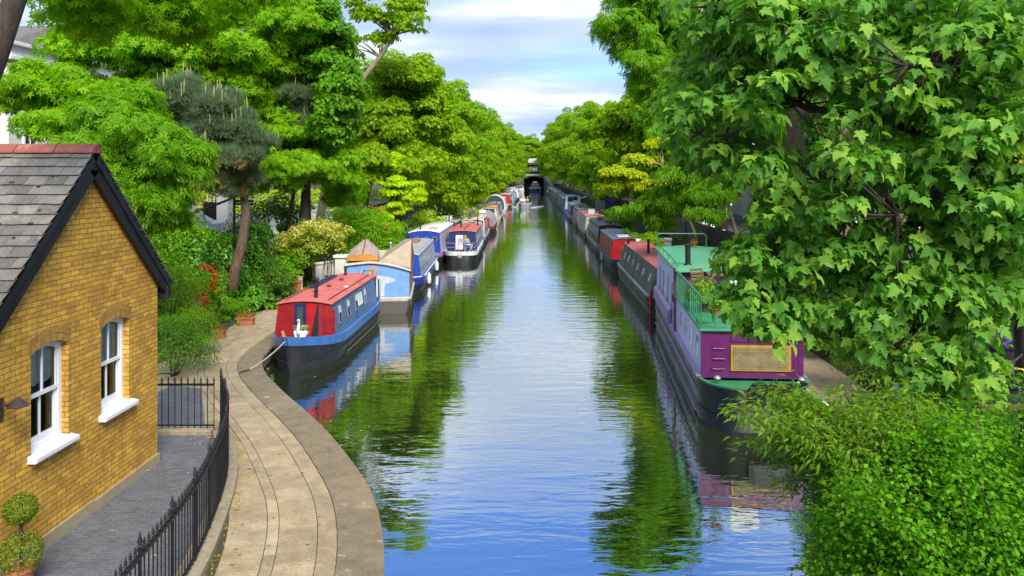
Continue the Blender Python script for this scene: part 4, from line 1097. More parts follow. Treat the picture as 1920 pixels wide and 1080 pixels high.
# --- the rest of the left bank, inner row and outer row
def boxes_on(root_label, x, y, z, sx, sy, sz, m, name='crate', cat='crate'):
    mb = MB(); mb.box(-sx / 2, sx / 2, -sy / 2, sy / 2, 0, sz); mb.box(-sx / 2 - .01, sx / 2 + .01, -sy / 2 - .01, sy / 2 + .01, sz - .04, sz + .015)
    return tag(mb.build(name, m, None, (x, y, z), bevel=.015), root_label, cat)
narrowboat('grey narrowboat with a cluttered slatted roof in the inner row behind the white roofed boat', -7.0, 59.7, .0, 11.3, B['dkgrey'], B['lightgrey'], gun=B['grey'], zr=1.85, chim=((.2, 2.3), (-.4, 6)), frame=M_white)
boxes_on('white crate on the cluttered grey inner row roof', -7.1, 63.2, 1.98, .8, 1.1, .32, M_white)
boxes_on('pale box at the far end of the cluttered grey roof', -6.9, 67.5, 1.98, .5, .9, .45, B['cream'])
boxes_on('bundle of grey planks on the cluttered grey roof', -6.9, 65.2, 1.98, .9, 2.0, .12, M_wood, 'plank_bundle', 'planks')
narrowboat('dark grey narrowboat with a yellow roof box in the inner row', -7.0, 71.8, .0, 11.6, B['slate'], B['grey'], gun=B['lav'], zr=1.9, chim=((.3, 2.5),))
boxes_on('yellow upright box on the dark grey inner row boat', -6.6, 74.0, 2.02, .45, .5, .75, B['yellow'])
boxes_on('white long box on the dark grey inner row boat', -7.1, 77.5, 2.02, .8, 1.6, .3, M_white)
narrowboat('pale grey narrowboat with a lavender side in the inner row', -6.95, 84.4, .0, 11.6, B['lav'], B['lightgrey'], gun=B['lav'], zr=1.9)
narrowboat('black narrowboat with a dark roof in the inner row opposite the green canopy', -7.3, 97.2, .0, 11.6, B['dkgrey'], B['grey'], zr=2.0, gun=B['plum'])
narrowboat('cream roofed narrowboat with a white side post, outer row behind the red roof', -4.98, 61.0, .01, 10.8, B['grey'], B['cream'], zr=1.95, gun=B['silver'], front=B['lightgrey'], chim=((-.2, 2.6),), cab=(1.2, None), near='round')
mb = MB(); mb.tube([(-3.98, 62.1, .7), (-4.02, 62.1, 2.0)], .04, 7); mb.tube([(-4.02, 62.1, 2.0), (-4.8, 62.1, 2.1)], .03, 7); tag(mb.build('deck_post', M_white), 'white bracket post at the corner of the cream roofed boat', 'post')
# rounded plum tonneau boat
t = thing('narrowboat', 'narrowboat under a rounded plum coloured canvas cover in the outer row', 'narrowboat', (-4.85, 72.6, 0), .0, 'narrowboats moored along the canal')
hull_parts(t, 9.2, 2.1, .72, 'round', 'round', M_hullside, B['maroon'], .15, .26)
mb = MB(); mb.loft([[(1.0 * math.cos(a), y_, .62 + 1.5 * k * math.sin(a) ** .7 if math.sin(a) > 1e-6 else .62) for a in np.linspace(0, PI, 11)] for y_, k in ((.5, .72), (.9, .86), (3, .9), (6, .9), (8.4, .8), (8.7, .7))], caps=True); mb.build('canvas_cover', B['plum'], t, smooth=True, auto=True)
front_panel(t, 'cover_flap', [(.25, .70), (.72, .70), (.66, 1.5), (.3, 1.62)], .49, B['bright_red'], .02)
mb = MB()
for y_ in (1.5, 3.2, 4.9, 6.6): mb.tube([(1.01 * math.cos(a), y_, .63 + 1.365 * math.sin(a) ** .7) for a in np.linspace(.02, PI - .02, 13)], .02, 5)
mb.build('cover_hoops', B['lav'], t)
boxes_on('white box on top of the plum canvas cover', -4.95, 75.0, 1.98, .6, .9, .22, M_white)

def cruiser(label, x, y, rz, L, w, hullm, cabm, roofm, zr=1.9, name='cabin_cruiser', canopy=None, ch=2.4, frontm=None, wins=3, near='square', far='point', zg=.8, group='cabin cruisers moored along the canal', cat='cruiser', y0=1.4, y1=None):
    t = thing(name, label, cat, (x, y, 0), rz, group)
    hull_parts(t, L, w, zg, near, far, hullm, hullm, .2, .2, deckm=hullm)
    y1 = y1 or L * .68
    S, wb, wt = cabin_parts(t, w, y0, y1, zg - .1, zr, cabm, roofm, frontm or cabm, .22, .10, .10, .06)
    for i in range(wins):
        yy = y0 + (y1 - y0) * (i + .6) / (wins + .2)
        for s in (-1, 1): side_window(t, S, s, yy, (y1 - y0) / wins * .7, .5, .86, M_steel)
    f = front_panel(t, 'windscreen', rect(-wt * .85, wt * .85, zg + .52 * (zr - zg), zr - .06), y0 - .003, M_steel, .02)
    for q in (-1, 1): front_panel(t, 'pane', rect(min(q * .03, q * wt * .8), max(q * .03, q * wt * .8), zg + .56 * (zr - zg), zr - .10), y0 - .024, M_dkglass, .006, f)
    if canopy:
        a = lambda y_, k: [(w * .49 * k * math.cos(q), y_, zg - .05 + (ch - zg) * k * max(0, math.sin(q)) ** .55) for q in np.linspace(0, PI, 13)]
        mb = MB(); mb.loft([a(y0 - 1.0, .98), a(y0 - .6, 1), a(y0 + 1.2, 1), a(y0 + 1.6, .96)], caps=True); mb.build('canopy', canopy, t, smooth=True, auto=True)
        mb = MB()
        for y_ in (y0 - 1.0, y0 + .3, y0 + 1.6): mb.tube([Vector(p) * 1.0 + Vector((0, 0, .02)) for p in a(y_, 1.01)], .05, 6)
        mb.build('canopy_hoops', M_cover, t)
    return t
cruiser('old wooden cruiser with an orange roof and cream sides in the outer row', -4.85, 82.6, .0, 9.0, 2.2, B['cream'], B['cream'], B['orange'], 2.05, wins=4, y0=.8)
cruiser('cruiser with a big dark green canvas canopy and pale hoop', -5.25, 103.4, .0, 10, 2.75, M_white, B['canvas'], M_cover, 2.1, canopy=B['canvas'], ch=2.85, y0=1.2)
narrowboat('dark canvas covered narrowboat with a black interior near the green canopy', -4.95, 92.2, 0, 10.2, B['plum'], B['grey'], near='round', zr=2.0, front=M_dark, doors=False, cab=(.9, None), gun=B['lav'])
narrowboat('narrowboat with a bright red stern in the outer row beyond the green canopy', -4.75, 127.5, 0, 11, B['maroon'], B['lightgrey'], near='square', front=B['bright_red'], gun=B['orange'], cab=(.6, None), zr=2.2, doors=False)
far_l = [(-6.9, 110, 'lightgrey', 'white'), (-5.2, 115.2, 'lav', 'cream'), (-6.8, 122.5, 'grey', 'lightgrey'), (-6.6, 136, 'white', 'teal'), (-4.6, 140, 'teal', 'teal'), (-6.4, 149, 'white', 'lav'), (-4.4, 153, 'greyblue', 'sky'), (-6.2, 162, 'cream', 'white'), (-4.2, 166, 'white', 'white'), (-5.9, 175, 'navy', 'silver'), (-4.0, 179, 'lav', 'white'), (-5.4, 189, 'white', 'white'), (-5.2, 202, 'royal', 'lightgrey'), (-5.0, 215, 'greygreen', 'cream')]
NAMES = {'lightgrey': 'light grey', 'lav': 'lavender', 'greyblue': 'grey blue', 'greygreen': 'grey green', 'royal': 'royal blue', 'sky': 'sky blue', 'dkgrey': 'dark grey', 'pink_roof': 'faded pink'}
nm = lambda k: NAMES.get(k, k)
ordn = ['first', 'second', 'third', 'fourth', 'fifth', 'sixth', 'seventh', 'eighth', 'ninth', 'tenth', 'eleventh', 'twelfth', 'thirteenth', 'fourteenth', 'fifteenth', 'sixteenth', 'seventeenth', 'eighteenth', 'nineteenth', 'twentieth']
for i, (x_, y_, s_, r_) in enumerate(far_l):
    lb = 'distant %s left bank boat with %s roof, %s from the tunnel' % (nm(s_), nm(r_), ordn[len(far_l) - 1 - i])
    if i % 3 == 1: cruiser(lb, x_, y_, 0, 9.5, 2.3, M_white if i % 2 else B[s_], B[s_], B[r_], 2.0, wins=3, y0=1.0)
    else: narrowboat(lb, x_, y_, 0, 11.5, B[s_], B[r_], wins=4, near='round', zr=1.95 + .1 * (i % 3), vents=1, cab=(1.1, None))
cruiser('small white cruiser moored in front of the tunnel wall', -3.9, 228, 0, 8, 2.4, M_white, M_white, B['cream'], 2.0, y0=1.0)

# --- right bank
# purple and lilac boat
PX, PY, PR = 5.05, 16.95, -.0706
t = thing('houseboat', 'tall purple and lilac boat with green railings round a roof terrace on the right bank', 'houseboat', (PX, PY, 0), PR)
PM = Matrix.Translation((PX, PY, 0)) @ Matrix.Rotation(PR, 4, 'Z')
def pw(x, y, z): q = PM @ Vector((x, y, z)); return (q.x, q.y, q.z)
w = 2.52
M_hullp = paint('houseboat_hull', (.006, .006, .007), .38, .3)
hull_parts(t, 13.6, w, 1.02, 'round', 'round', M_hullp, B['green'], .10, .045, deckm=B['green'], low=.90, ln=1.25)
mb = MB()
for s in (-1, 1):
    for z_ in (.70, .14): mb.tube([(s * (w / 2 + .012), y_, z_) for y_ in (1.3, 5, 9, 12.3)], .02, 6)
    mb.loft([[(s * (w / 2 + .016), y_, .98), (s * (w / 2 + .02), y_, 1.03), (s * (w / 2 - .13), y_, 1.07), (s * (w / 2 - .13), y_, 1.02)] for y_ in (1.0, 5, 9, 12.6)])
mb.build('side_rail', B['pinklilac'], t)
mb = MB(); bw_ = [(-.30, -.02, 1.03), (-.18, -.03, 1.16), (.1, -.03, 1.17), (.5, -.02, 1.165), (.62, .02, 1.16), (.85, .14, 1.14), (1.02, .30, 1.12), (1.14, .52, 1.05)]; mb.loft([[(x, y_ - .01, .62), (x, y_ - .02, z_), (x - .02, y_ + .05, z_), (x - .02, y_ + .06, .9)] for x, y_, z_ in bw_], False, True)
mb.build('bow_plate', M_hullp, t, bevel=.01)
zd = 1.0; zl = 2.10
yA, yB_, yC = 1.02, 6.0, 13.0
wb = w / 2 - .10
def PS(s, y, t_, o=0.0): return Vector((s * (wb - .03 * t_) + s * o, y, zd + (zl - zd) * t_))
def PS2(s, y, t_, o=0.0): return Vector((s * (wb - .05 * t_) + s * o, y, zd + (2.86 - zd) * t_))
mb = MB()
for s in (-1, 1): mb.quad(PS(s, yA, 0), PS(s, yB_, 0), PS(s, yB_, 1), PS(s, yA, 1))
mb.build('lower_cabin', B['lilac'], t)
mb = MB(); mb.quad(PS(-1, yA, 0), PS(1, yA, 0), PS(1, yA, 1), PS(-1, yA, 1)); mb.build('front_bulkhead', B['purple'], t)
mb = MB(); mb.box(-wb - .012, -wb + .10, yA - .012, yA + .16, zd, zl - .01); mb.box(wb - .10, wb + .012, yA - .012, yA + .16, zd, zl - .01); mb.build('corner_post', B['purple'], t)
mb = MB()
for s in (-1, 1): mb.quad(PS2(s, yB_, 0), PS2(s, yC, 0), PS2(s, yC, 1), PS2(s, yB_, 1))
mb.build('upper_cabin', B['lilac'], t)
mb = MB(); mb.quad(PS2(-1, yB_, 0), PS2(1, yB_, 0), PS2(1, yB_, 1), PS2(-1, yB_, 1)); mb.build('upper_bulkhead', B['purple'], t); mb = MB(); mb.quad(PS2(-1, yC, 0), PS2(1, yC, 0), PS2(1, yC, 1), PS2(-1, yC, 1)); mb.build('rear_bulkhead', B['purple'], t)
mb = MB(); mb.box(-wb - .07, wb + .07, yA - .08, yB_ - .002, zl, zl + .055); mb.build('terrace_floor', B['green'], t, bevel=.012)
mb = MB(); mb.loft([[(-wb - .06, y_, 2.86), (-wb - .06, y_, 2.91), (0, y_, 3.00), (wb + .06, y_, 2.91), (wb + .06, y_, 2.86), (0, y_, 2.90)] for y_ in (yB_ - .25, yC + .1)], True, True); mb.build('upper_roof', B['mint'], t)
# front window in its gold frame, with a slatted blind
fw = front_panel(t, 'front_window', rect(-.50, .88, 1.18, 1.78), yA - .003, B['gold'], .035)
mb = MB()
zz = np.linspace(1.225, 1.735, 28)
for a, b_ in zip(zz[:-1], zz[1:]): mb.box(-.445, .825, yA - .050, yA - .040, a, b_ - .005)
mb.build('blind', island_mat('bamboo_blind', [(.30, .22, .10), (.36, .27, .13), (.26, .19, .085)], .7, None, 6), fw)
for k, z_ in enumerate((1.22, 1.46, 1.70)):
    mb = MB(); mb.tube([(-.92, yA, z_), (-.92, yA - .05, z_), (-.64, yA - .05, z_), (-.64, yA, z_)], .012, 6); mb.build('step_rung', B['purple'], t)
front_panel(t, 'fanlight', rect(-.50, .88, 1.86, 2.0), yA - .003, B['purple'], .02)
for xx in (-.86, 1.04):
    mb = MB(); mb.lathe([(.05, 0), (.05, .05), (.085, .06), (.08, .10), (.03, .135), (.003, .14)], (xx, .70, 1.0), 12); mb.build('deck_vent', M_steel, t, smooth=True)
for i, yy in enumerate((1.85, 3.0, 4.1, 5.1)):
    for s in (-1, 1):
        f = side_window(t, PS, s, yy, .50 if i < 2 else .34, .30, .78, M_white, solid('pale_pane', (.34, .37, .40), .08) if i < 2 else M_dkglass)
        if i == 0:
            mb = MB(); mb.quad(PS(s, yy - .2, .60, .012), PS(s, yy + .2, .60, .012), PS(s, yy + .2, .73, .012), PS(s, yy - .2, .73, .012)); mb.build('blind', B['tan'], f)
for yy in (7.6, 8.8, 10.4, 11.6):
    for s in (-1, 1): side_window(t, PS2, s, yy, .34, .25, .72, M_steel)
mb = MB(); mb.tube([(-wb - .06, 6.15, 1.05), (-wb - .06, 6.15, 2.95)], .04, 8); mb.box(-wb - .12, -wb - .03, 6.3, 6.42, 1.9, 2.1); mb.build('drain_pipe', B['brown'], t)
mb = MB(); mb.prism([(-wb - .15, 7.4, 1.04), (-wb - .15, 7.4, 1.42), (-wb - .02, 7.4, 1.52), (-wb - .02, 7.4, 1.04)], (0, 5.2, 0)); mb.build('side_locker', B['pinklilac'], t, bevel=.015)
zf = zl + .055
def rail_run(pts, h, nm_, step=.13):
    mb = MB(); mb.tube([Vector(p) + Vector((0, 0, h)) for p in pts], .024, 7); mb.tube([Vector(p) + Vector((0, 0, .09)) for p in pts], .015, 6); mb.build(nm_, B['green'], t)
    src = None
    for a, b_ in zip(pts[:-1], pts[1:]):
        a = Vector(a); b_ = Vector(b_); n = max(1, int((b_ - a).length / step))
        for i in range(n + 1):
            p = a.lerp(b_, i / n)
            if src is None:
                mb = MB(); mb.tube([(0, 0, 0), (0, 0, h)], .016, 6); src = mb.build('railing_bar', B['green'], t, p)
            else:
                o = src.copy(); C.objects.link(o); o.parent = t; o.location = p
rail_run([(-wb - .02, yB_ - .05, zf), (-wb - .02, yA + .02, zf), (-wb + .30, yA + .0, zf)], .74, 'terrace_rail', .36)
rail_run([(wb - .2, yA + .0, zf), (wb + .02, yA + .02, zf), (wb + .02, yB_ - .05, zf)], .74, 'terrace_rail', .3)
mb = MB()
mb.tube([(-wb, yB_ - .2, 3.02), (-wb, 7, 3.10), (-wb, yC - .1, 3.10)], .022, 6); mb.tube([(-wb, yC - .1, 2.86), (-wb, yC - .1, 3.40), (-wb + .1, yC, 3.45), (wb * .55, yC, 3.45), (wb * .65, yC, 3.38), (wb * .65, yC, 2.9)], .024, 6)
for y_ in (7, 8.6, 10.2, 11.8): mb.tube([(-wb, y_, 2.88), (-wb, y_, 3.10)], .014, 5)
mb.build('roof_rail', B['green'], t)
mb = MB()
for k in range(6): mb.box(-wb + .0 - .02, -wb + .02, yC - .10, yC - .08, 2.86, 3.4)
mb.build('rail_end', B['green'], t)
chimney(t, -.72, 7.0, 2.93, .62, .085, 0, M_iron)
folding_chair('brown wooden folding chair on the terrace of the purple boat', pw(-.55, 5.1, zf), .5, M_wood)
tb = thing('wooden_table', 'small brown wooden table on the purple boat terrace', 'table', pw(-.02, 5.3, zf), PR)
mb = MB(); mb.box(-.36, .36, -.30, .30, .70, .74); mb.build('table_top', M_wood, tb, bevel=.01)
for a in (-1, 1):
    for b_ in (-1, 1): mb = MB(); mb.box(a * .30 - .025, a * .30 + .025, b_ * .24 - .025, b_ * .24 + .025, 0, .70); mb.build('leg', M_wood, tb)
wc = thing('patio_seat', 'white slatted garden seat with a tall pale back on the purple boat terrace', 'seat', pw(.10, 2.7, zf), PR + PI)
mb = MB()
for k in range(6): mb.box(-.36, .36, -.25 + k * .085, -.18 + k * .085, .42, .44)
mb.build('seat', M_white, wc)
mb = MB(); mb.box(-.36, .36, .25, .29, .44, 1.0); mb.build('backrest', paint('pale_back', (.60, .59, .55), .6), wc, bevel=.02)
for a in (-1, 1): mb = MB(); mb.tube([(a * .34, -.24, 0), (a * .34, -.24, .60), (a * .34, .26, .62)], .016, 6); mb.tube([(a * .34, .27, 0), (a * .34, .27, .5)], .016, 6); mb.build('arm', M_white, wc)
def pot_plant(label, loc, r, h, potm, leafm, n, sz, spread, fl=None, fm=None, trough=None, name='flower_pot', cat='potted plant', rz=0, up=.8):
    t = thing(name, label, cat, loc, rz)
    mb = MB()
    if trough: mb.prism([(-trough / 2 + .03, -r * .8, 0), (trough / 2 - .03, -r * .8, 0), (trough / 2 - .03, r * .8, 0), (-trough / 2 + .03, r * .8, 0)], (0, 0, h - .04)); mb.box(-trough / 2, trough / 2, -r, r, h - .05, h)
    else: mb.lathe([(r * .7, 0), (r * .94, h * .8), (r * 1.08, h * .8), (r * 1.1, h), (r * .9, h), (r * .85, h * .9), (.01, h * .9)], n=18)
    mb.build('pot', potm, t, smooth=not trough, bevel=.008 if trough else 0, auto=not trough)
    d = rand_unit(n); d[:, 2] = np.abs(d[:, 2]); sp = np.array([trough / 2 if trough else spread, r * 1.2 if trough else spread, spread * up])
    leaves('plant_leaves', np.array([0, 0, h]) + d * sp * (.5 + .55 * rng.random((n, 1))), d + np.array([0, 0, .4]) + rng.normal(size=(n, 3)) * .3, d * np.array([1, 1, .3]) + np.array([0, 0, -.3]), rng.uniform(sz[0], sz[1], n), KITE, leafm, t)
    if fl and fl < 20:
        for q in range(fl):
            d = rand_unit(1); d[:, 2] = np.abs(d[:, 2]); d = np.repeat(d, 5, 0)
            leaves('flower', np.array([0, 0, h + .03]) + d * sp * 1.05, d + np.array([0, -.5, .3]) + rng.normal(size=(5, 3)) * .2, rand_unit(5), rng.uniform(.04, .06, 5), KITE, fm, t)
    elif fl:
        d = rand_unit(fl); d[:, 2] = np.abs(d[:, 2]); leaves('flowers', np.array([0, 0, h + .03]) + d * sp * 1.05, d + rng.normal(size=(fl, 3)) * .3, rand_unit(fl), rng.uniform(.035, .065, fl), KITE, fm, t)
    return t
pot_plant('round terracotta bowl hanging inside the green terrace corner rail', pw(-.80, 1.25, zf + .30), .17, .16, M_terra, L_mid, 160, (.05, .08), .18)
pot_plant('bushy green plant in a brown box on the terrace rail of the purple boat', pw(-.78, 3.3, zf), .15, .32, B['brown'], L_willow, 700, (.07, .12), .48, trough=None, up=1.3)
pot_plant('red flowering pot on the green upper roof of the purple boat', pw(.2, 12.4, 2.98), .10, .16, M_terra, L_mid, 60, (.05, .08), .14, 40, L_redfl)
mb = MB(); mb.tube(bez((pw(.92, .55, 1.06)), (6.95, 15.3, .50), -.06, 8), .018, 6); tag(mb.build('mooring_line', M_white), 'white mooring line from the purple boat bow to the right bank', 'rope')

# grey green boat with a red roof
t = thing('narrowboat', 'grey green sided narrowboat with oval portholes and a brick red roof', 'narrowboat', (5.75, 30.9, 0), .0, 'narrowboats moored along the canal')
hull_parts(t, 12.9, 2.12, .78, 'round', 'round', M_hullside, B['silver'], .12, .09)
S, wb, wt = cabin_parts(t, 2.12, .55, 11.6, .70, 1.92, B['greygreen'], B['red_roof'], B['dkgrey'], .30, .05, .08, .04)
for yy in (1.5, 3.4, 5.2, 6.9, 8.6, 10.2):
    for s in (-1, 1): side_window(t, S, s, yy, .26, .40, .75, M_white, M_dkglass, 'oval')
mb = MB()
for s in (-1, 1):
    for yy in (2.4, 4.3, 6.1, 7.8, 9.5): mb.tube([S(s, yy, 0, .01), S(s, yy, 1, .01)], .012, 5)
mb.build('panel_seam', B['dkgrey'], t)
chimney(t, -.28, 5.6, 2.0, .62, .06); chimney(t, -.62, 10.6, 1.95, .3, .06)
mb = MB(); mb.prism([(.05, 2.6, 1.99), (.62, 2.6, 1.97), (.62, 2.6, 2.12), (.05, 2.6, 2.05)], (0, .9, 0)); mb.build('roof_hatch', B['silver'], t)
for x_, y_ in ((.1, 4.4), (.2, 7.2), (.1, 8.8)): mushroom(t, x_, y_, 2.0, B['red_roof'])
handrail(t, .5, .9, 11.2, 1.97, B['red_roof'])
front_panel(t, 'stern_panel', rect(-.35, .35, .72, 1.78), .548, B['slate'], .02)
mb = MB(); mb.tube([(-.98, .35, .05), (-.98, .35, .85)], .07, 8); mb.build('stern_marker', B['bright_red'], t)
# red sided boat
t = thing('narrowboat', 'narrowboat with red sides, bright red stern and a blue grey roof', 'narrowboat', (5.62, 44.3, 0), .01, 'narrowboats moored along the canal')
hull_parts(t, 10.2, 2.12, .74, 'round', 'round', M_black, B['navy'], .2, .24)
S, wb, wt = cabin_parts(t, 2.12, 1.5, 9.0, .64, 1.84, B['bright_red'], B['slate'], B['bright_red'], .16, .06, .08, .06)
for yy in (2.6, 4.2, 5.8, 7.4):
    for s in (-1, 1): side_window(t, S, s, yy, .8, .36, .82, paint('brick_frame', (.40, .10, .05)), solid('orange_pane', (.30, .07, .035), .2))
mb = MB(); mb.box(-.45, .35, 2.3, 3.6, 1.92, 1.98); mb.box(-.40, .30, 2.35, 3.55, 1.98, 2.0); mb.build('roof_hatch', M_white, t, bevel=.01)
front_panel(t, 'stern_doors', rect(-.38, .38, .70, 1.45), 1.497, solid('tan_door', (.20, .10, .05), .6), .02)
mb = MB()
for q in range(6): mb.tube([(-.34 + q * .136, 1.46, .72), (-.34 + q * .136, 1.46, 1.4)], .012, 4)
mb.build('door_bars', M_black, t)
mb = MB(); mb.box(.45, .85, 1.0, 1.45, 1.2, 1.9); mb.build('white_locker', M_white, t, bevel=.02)
mushroom(t, -.1, 5, 1.94, M_steel); mushroom(t, .1, 7, 1.94, M_steel)
fender('white fender on the blue hull of the red sided boat', (4.52, 50.4, .1))
ch = folding_chair('black metal chair on the bank shelf beside the red sided boat', (7.05, 44.6, 1.86), .6, M_iron)
ch.location = (6.25, 45.2, .72)
fl = [(5.6, 55.0, 'dkgrey', 'greygreen', 'dark grey narrowboat with a row of side windows and grey green roof', 12.2, 'silver'), (5.55, 67.8, 'cream', 'pink_roof', 'cream sided narrowboat with a faded pink roof', 11.8, 'silver'), (5.5, 80.2, 'plum', 'grey', 'plum sided narrowboat with a dark roof behind the pink roofed one', 11.2, 'grey'), (5.4, 92.0, 'navy', 'lightgrey', 'navy narrowboat with a pale roof in front of the bright blue cruiser', 11.0, 'lightgrey')]
for x_, y_, s_, r_, lb, L_, g_ in fl:
    narrowboat(lb, x_, y_, 0, L_, B[s_], B[r_], gun=B[g_], near='round', wins=7, zr=1.95, cab=(.9, None), frame=M_white, front=M_dark if s_ == 'dkgrey' else None)
boxes_on('red crate at the stern of the pink roofed narrowboat', 5.1, 68.2, .74, .5, .5, .5, B['bright_red'])
cruiser('bright blue cruiser with a tall wheelhouse on the right bank', 5.5, 105.5, 0, 10, 2.4, B['brightblue'], B['brightblue'], B['brightblue'], 2.65, wins=3, y0=2.0, y1=6, frontm=M_white)
mb = MB(); mb.tube([(6.45, 106.4, .7), (6.45, 106.4, 2.7)], .05, 6); mb.tube([(6.45, 106.4, 2.35), (7.4, 106.4, 2.6)], .04, 6); tag(mb.build('flag_pole', M_white), 'thin white pole at the stern of the bright blue cruiser', 'pole')
far_r = [(5.4, 116.5, 'greygreen', 'cream'), (5.35, 128.5, 'grey', 'lightgrey'), (5.3, 140.5, 'greygreen', 'grey'), (5.25, 152.5, 'dkgrey', 'tan'), (5.2, 164.5, 'slate', 'lightgrey'), (5.15, 176.5, 'navy', 'silver'), (5.1, 188.5, 'grey', 'white'), (5.0, 200.5, 'dkgrey', 'cream'), (4.9, 213, 'white', 'lightgrey')]
for i, (x_, y_, s_, r_) in enumerate(far_r):
    narrowboat('distant %s right bank boat with %s roof, %s from the tunnel' % (nm(s_), nm(r_), ordn[len(far_r) - 1 - i]), x_, y_, 0, 11.3, B[s_], B[r_], wins=5, near='round', zr=1.9, vents=1, cab=(1.0, None))

for lb, x_, y_, z_, sx, sy, sz, m_ in (('grey toolbox on the roof of the dark grey right bank narrowboat', 5.6, 58.0, 2.06, .5, 1.0, .28, B['grey']), ('brown timber stack on the dark grey right bank narrowboat', 5.5, 61.5, 2.06, .6, 1.8, .22, M_wood), ('white box on the faded pink roof', 5.4, 71.5, 2.06, .6, .8, .35, M_white), ('tan box at the far end of the faded pink roof', 5.6, 75.0, 2.06, .7, 1.2, .3, B['tan']), ('dark tarpaulined box on the plum sided narrowboat roof', 5.4, 84.0, 2.06, .8, 1.6, .4, B['dkgrey']), ('pale box on the navy narrowboat roof', 5.4, 96.0, 2.06, .7, 1.4, .3, B['lightgrey']), ('wooden box on the cream roof of the outer row boat', -5.0, 66.0, 2.06, .6, 1.2, .22, M_wood)):
    boxes_on(lb, x_, y_, z_, sx, sy, sz, m_)
for lb, x_, y_, z_ in (('potted plant on the roof of the dark grey right bank narrowboat', 5.7, 56.6, 2.04), ('potted plant on the roof of the grey cluttered inner boat', -7.2, 61.3, 1.96), ('potted plant at the front of the cream outer roof', -5.2, 62.8, 2.04), ('potted plant on the plum sided narrowboat roof', 5.6, 82.0, 2.04), ('potted plant on the blue grey roof of the red sided boat', 5.8, 48.2, 1.93)):
    pot_plant(lb, (x_, y_, z_), .16, .22, M_terra, L_mid, 120, (.08, .14), .28)
# --- boats under way in mid canal
def wake(label, x, y, w, n, L):
    mb = MB()
    for s in (-1, 1):
        for k in range(n):
            a = .34 + .05 * k; y0 = 1.2 * k
            pts = [(x + s * (w / 2 + a * q), y + y0 + q * 1.15, .012) for q in np.linspace(0, L * (1 - .12 * k), 9)]
            W_ = [.06 + .30 * math.sin(PI * q) for q in np.linspace(.05, 1, 9)]
            mb.loft([[(p[0], p[1] - ww, .006), (p[0], p[1] - ww * .2, .05 + .05 * ww), (p[0], p[1] + ww, .006)] for p, ww in zip(pts, W_)])
    return tag(mb.build('wake', solid('foam_white', (.62, .66, .66), .5)), label, 'wake', None, 'stuff')
bt = thing('open_launch', 'grey open launch full of people coming down the middle of the canal', 'launch', (-1.36, 128.0, 0))
hull_parts(bt, 5.6, 2.1, .78, 'round', 'square', paint('launch_grey', (.30, .34, .38), .4), paint('launch_rim', (.55, .58, .60), .4), .1, .16, deckm=B['lightgrey'])
mb = MB()
for y_ in (1.2, 2.4, 3.6): mb.box(-.85, .85, y_, y_ + .35, .84, .90)
mb.build('bench', M_wood, bt)
def person(label, loc, rz, top, legs, hair, lean=0.0, sc=1.0):
    v = [(0, 0, .02), (0, -.02 - lean * .3, .28), (0, -lean * .8, .52), (0, -lean, .64), (0, -lean * 1.1 - .02, .78), (.19, -lean, .55), (.25, -.14, .32), (.14, -.36, .22), (-.19, -lean, .55), (-.25, -.14, .32), (-.14, -.36, .22), (.11, -.02, .02), (.14, -.46, .06), (.14, -.48, -.40), (.14, -.60, -.42), (-.11, -.02, .02), (-.14, -.46, .06), (-.14, -.48, -.40), (-.14, -.60, -.42), (0, -lean * 1.1 - .03, .92)]
    e = [(0, 1), (1, 2), (2, 3), (3, 4), (2, 5), (5, 6), (6, 7), (2, 8), (8, 9), (9, 10), (0, 11), (11, 12), (12, 13), (13, 14), (0, 15), (15, 16), (16, 17), (17, 18), (4, 19)]
    r_ = [.15, .15, .15, .06, .10, .065, .05, .04, .065, .05, .04, .10, .075, .05, .04, .10, .075, .05, .04, .085]
    me = bpy.data.meshes.new('person'); me.from_pydata(v, e, []); me.materials.append(top)
    o = bpy.data.objects.new('person', me); C.objects.link(o); o.location = loc; o.rotation_euler.z = rz; o.scale = (sc,) * 3
    s = o.modifiers.new('skin', 'SKIN'); 
    for k, q in enumerate(me.skin_vertices[0].data): q.radius = (r_[k], r_[k]); q.use_root = (k == 0)
    u = o.modifiers.new('smooth', 'SUBSURF'); u.levels = 1; u.render_levels = 1
    mb = MB(); mb.blob((0, -lean * 1.1 - .045, .86), (.105, .115, .135), 10, 7); mb.build('head', solid('skin', (.50, .29, .20), .6), o, smooth=True)
    mb = MB(); mb.blob((0, -lean * 1.1 - .01, .91), (.118, .118, .12), 10, 6); mb.build('hair', hair, o, smooth=True)
    mb = MB()
    for s_ in (-1, 1): mb.tube([(s_ * .12, -.03, .03), (s_ * .14, -.47, .075), (s_ * .14, -.49, -.38)], [.115, .09, .07], 8)
    mb.build('trousers', legs, o, smooth=True)
    return tag(o, label, 'person', 'people in the launch')
HB = solid('brown_hair', (.06, .035, .02), .7); HD = solid('dark_hair', (.012, .01, .01), .7)
Wt = solid('white_shirt', (.68, .68, .66), .8); DK = solid('black_jacket', (.02, .02, .025), .8); TN = solid('tan_top', (.42, .30, .14), .8); JN = solid('jeans', (.06, .08, .13), .8)
person('person in a white top sitting at the left side of the launch', (-2.02, 129.3, .90), .5, Wt, JN, HB, .05)
person('person in a white shirt with a white hat in the middle of the launch', (-1.55, 130.5, .90), -.2, Wt, Wt, M_white, .1)
person('person in a tan top beside the white hat in the launch', (-1.02, 129.3, .90), .1, TN, JN, HB, .05)
person('person in a black jacket at the right side of the launch', (-.62, 130.5, .95), -.3, DK, DK, HD, .0, 1.08)
wake('white bow wave spreading from the open launch', -1.36, 127.9, 2.0, 3, 6.5)
tb = thing('trip_boat', 'dark wide trip boat with a white rail leaving the tunnel mouth', 'trip boat', (.55, 243.5, 0))
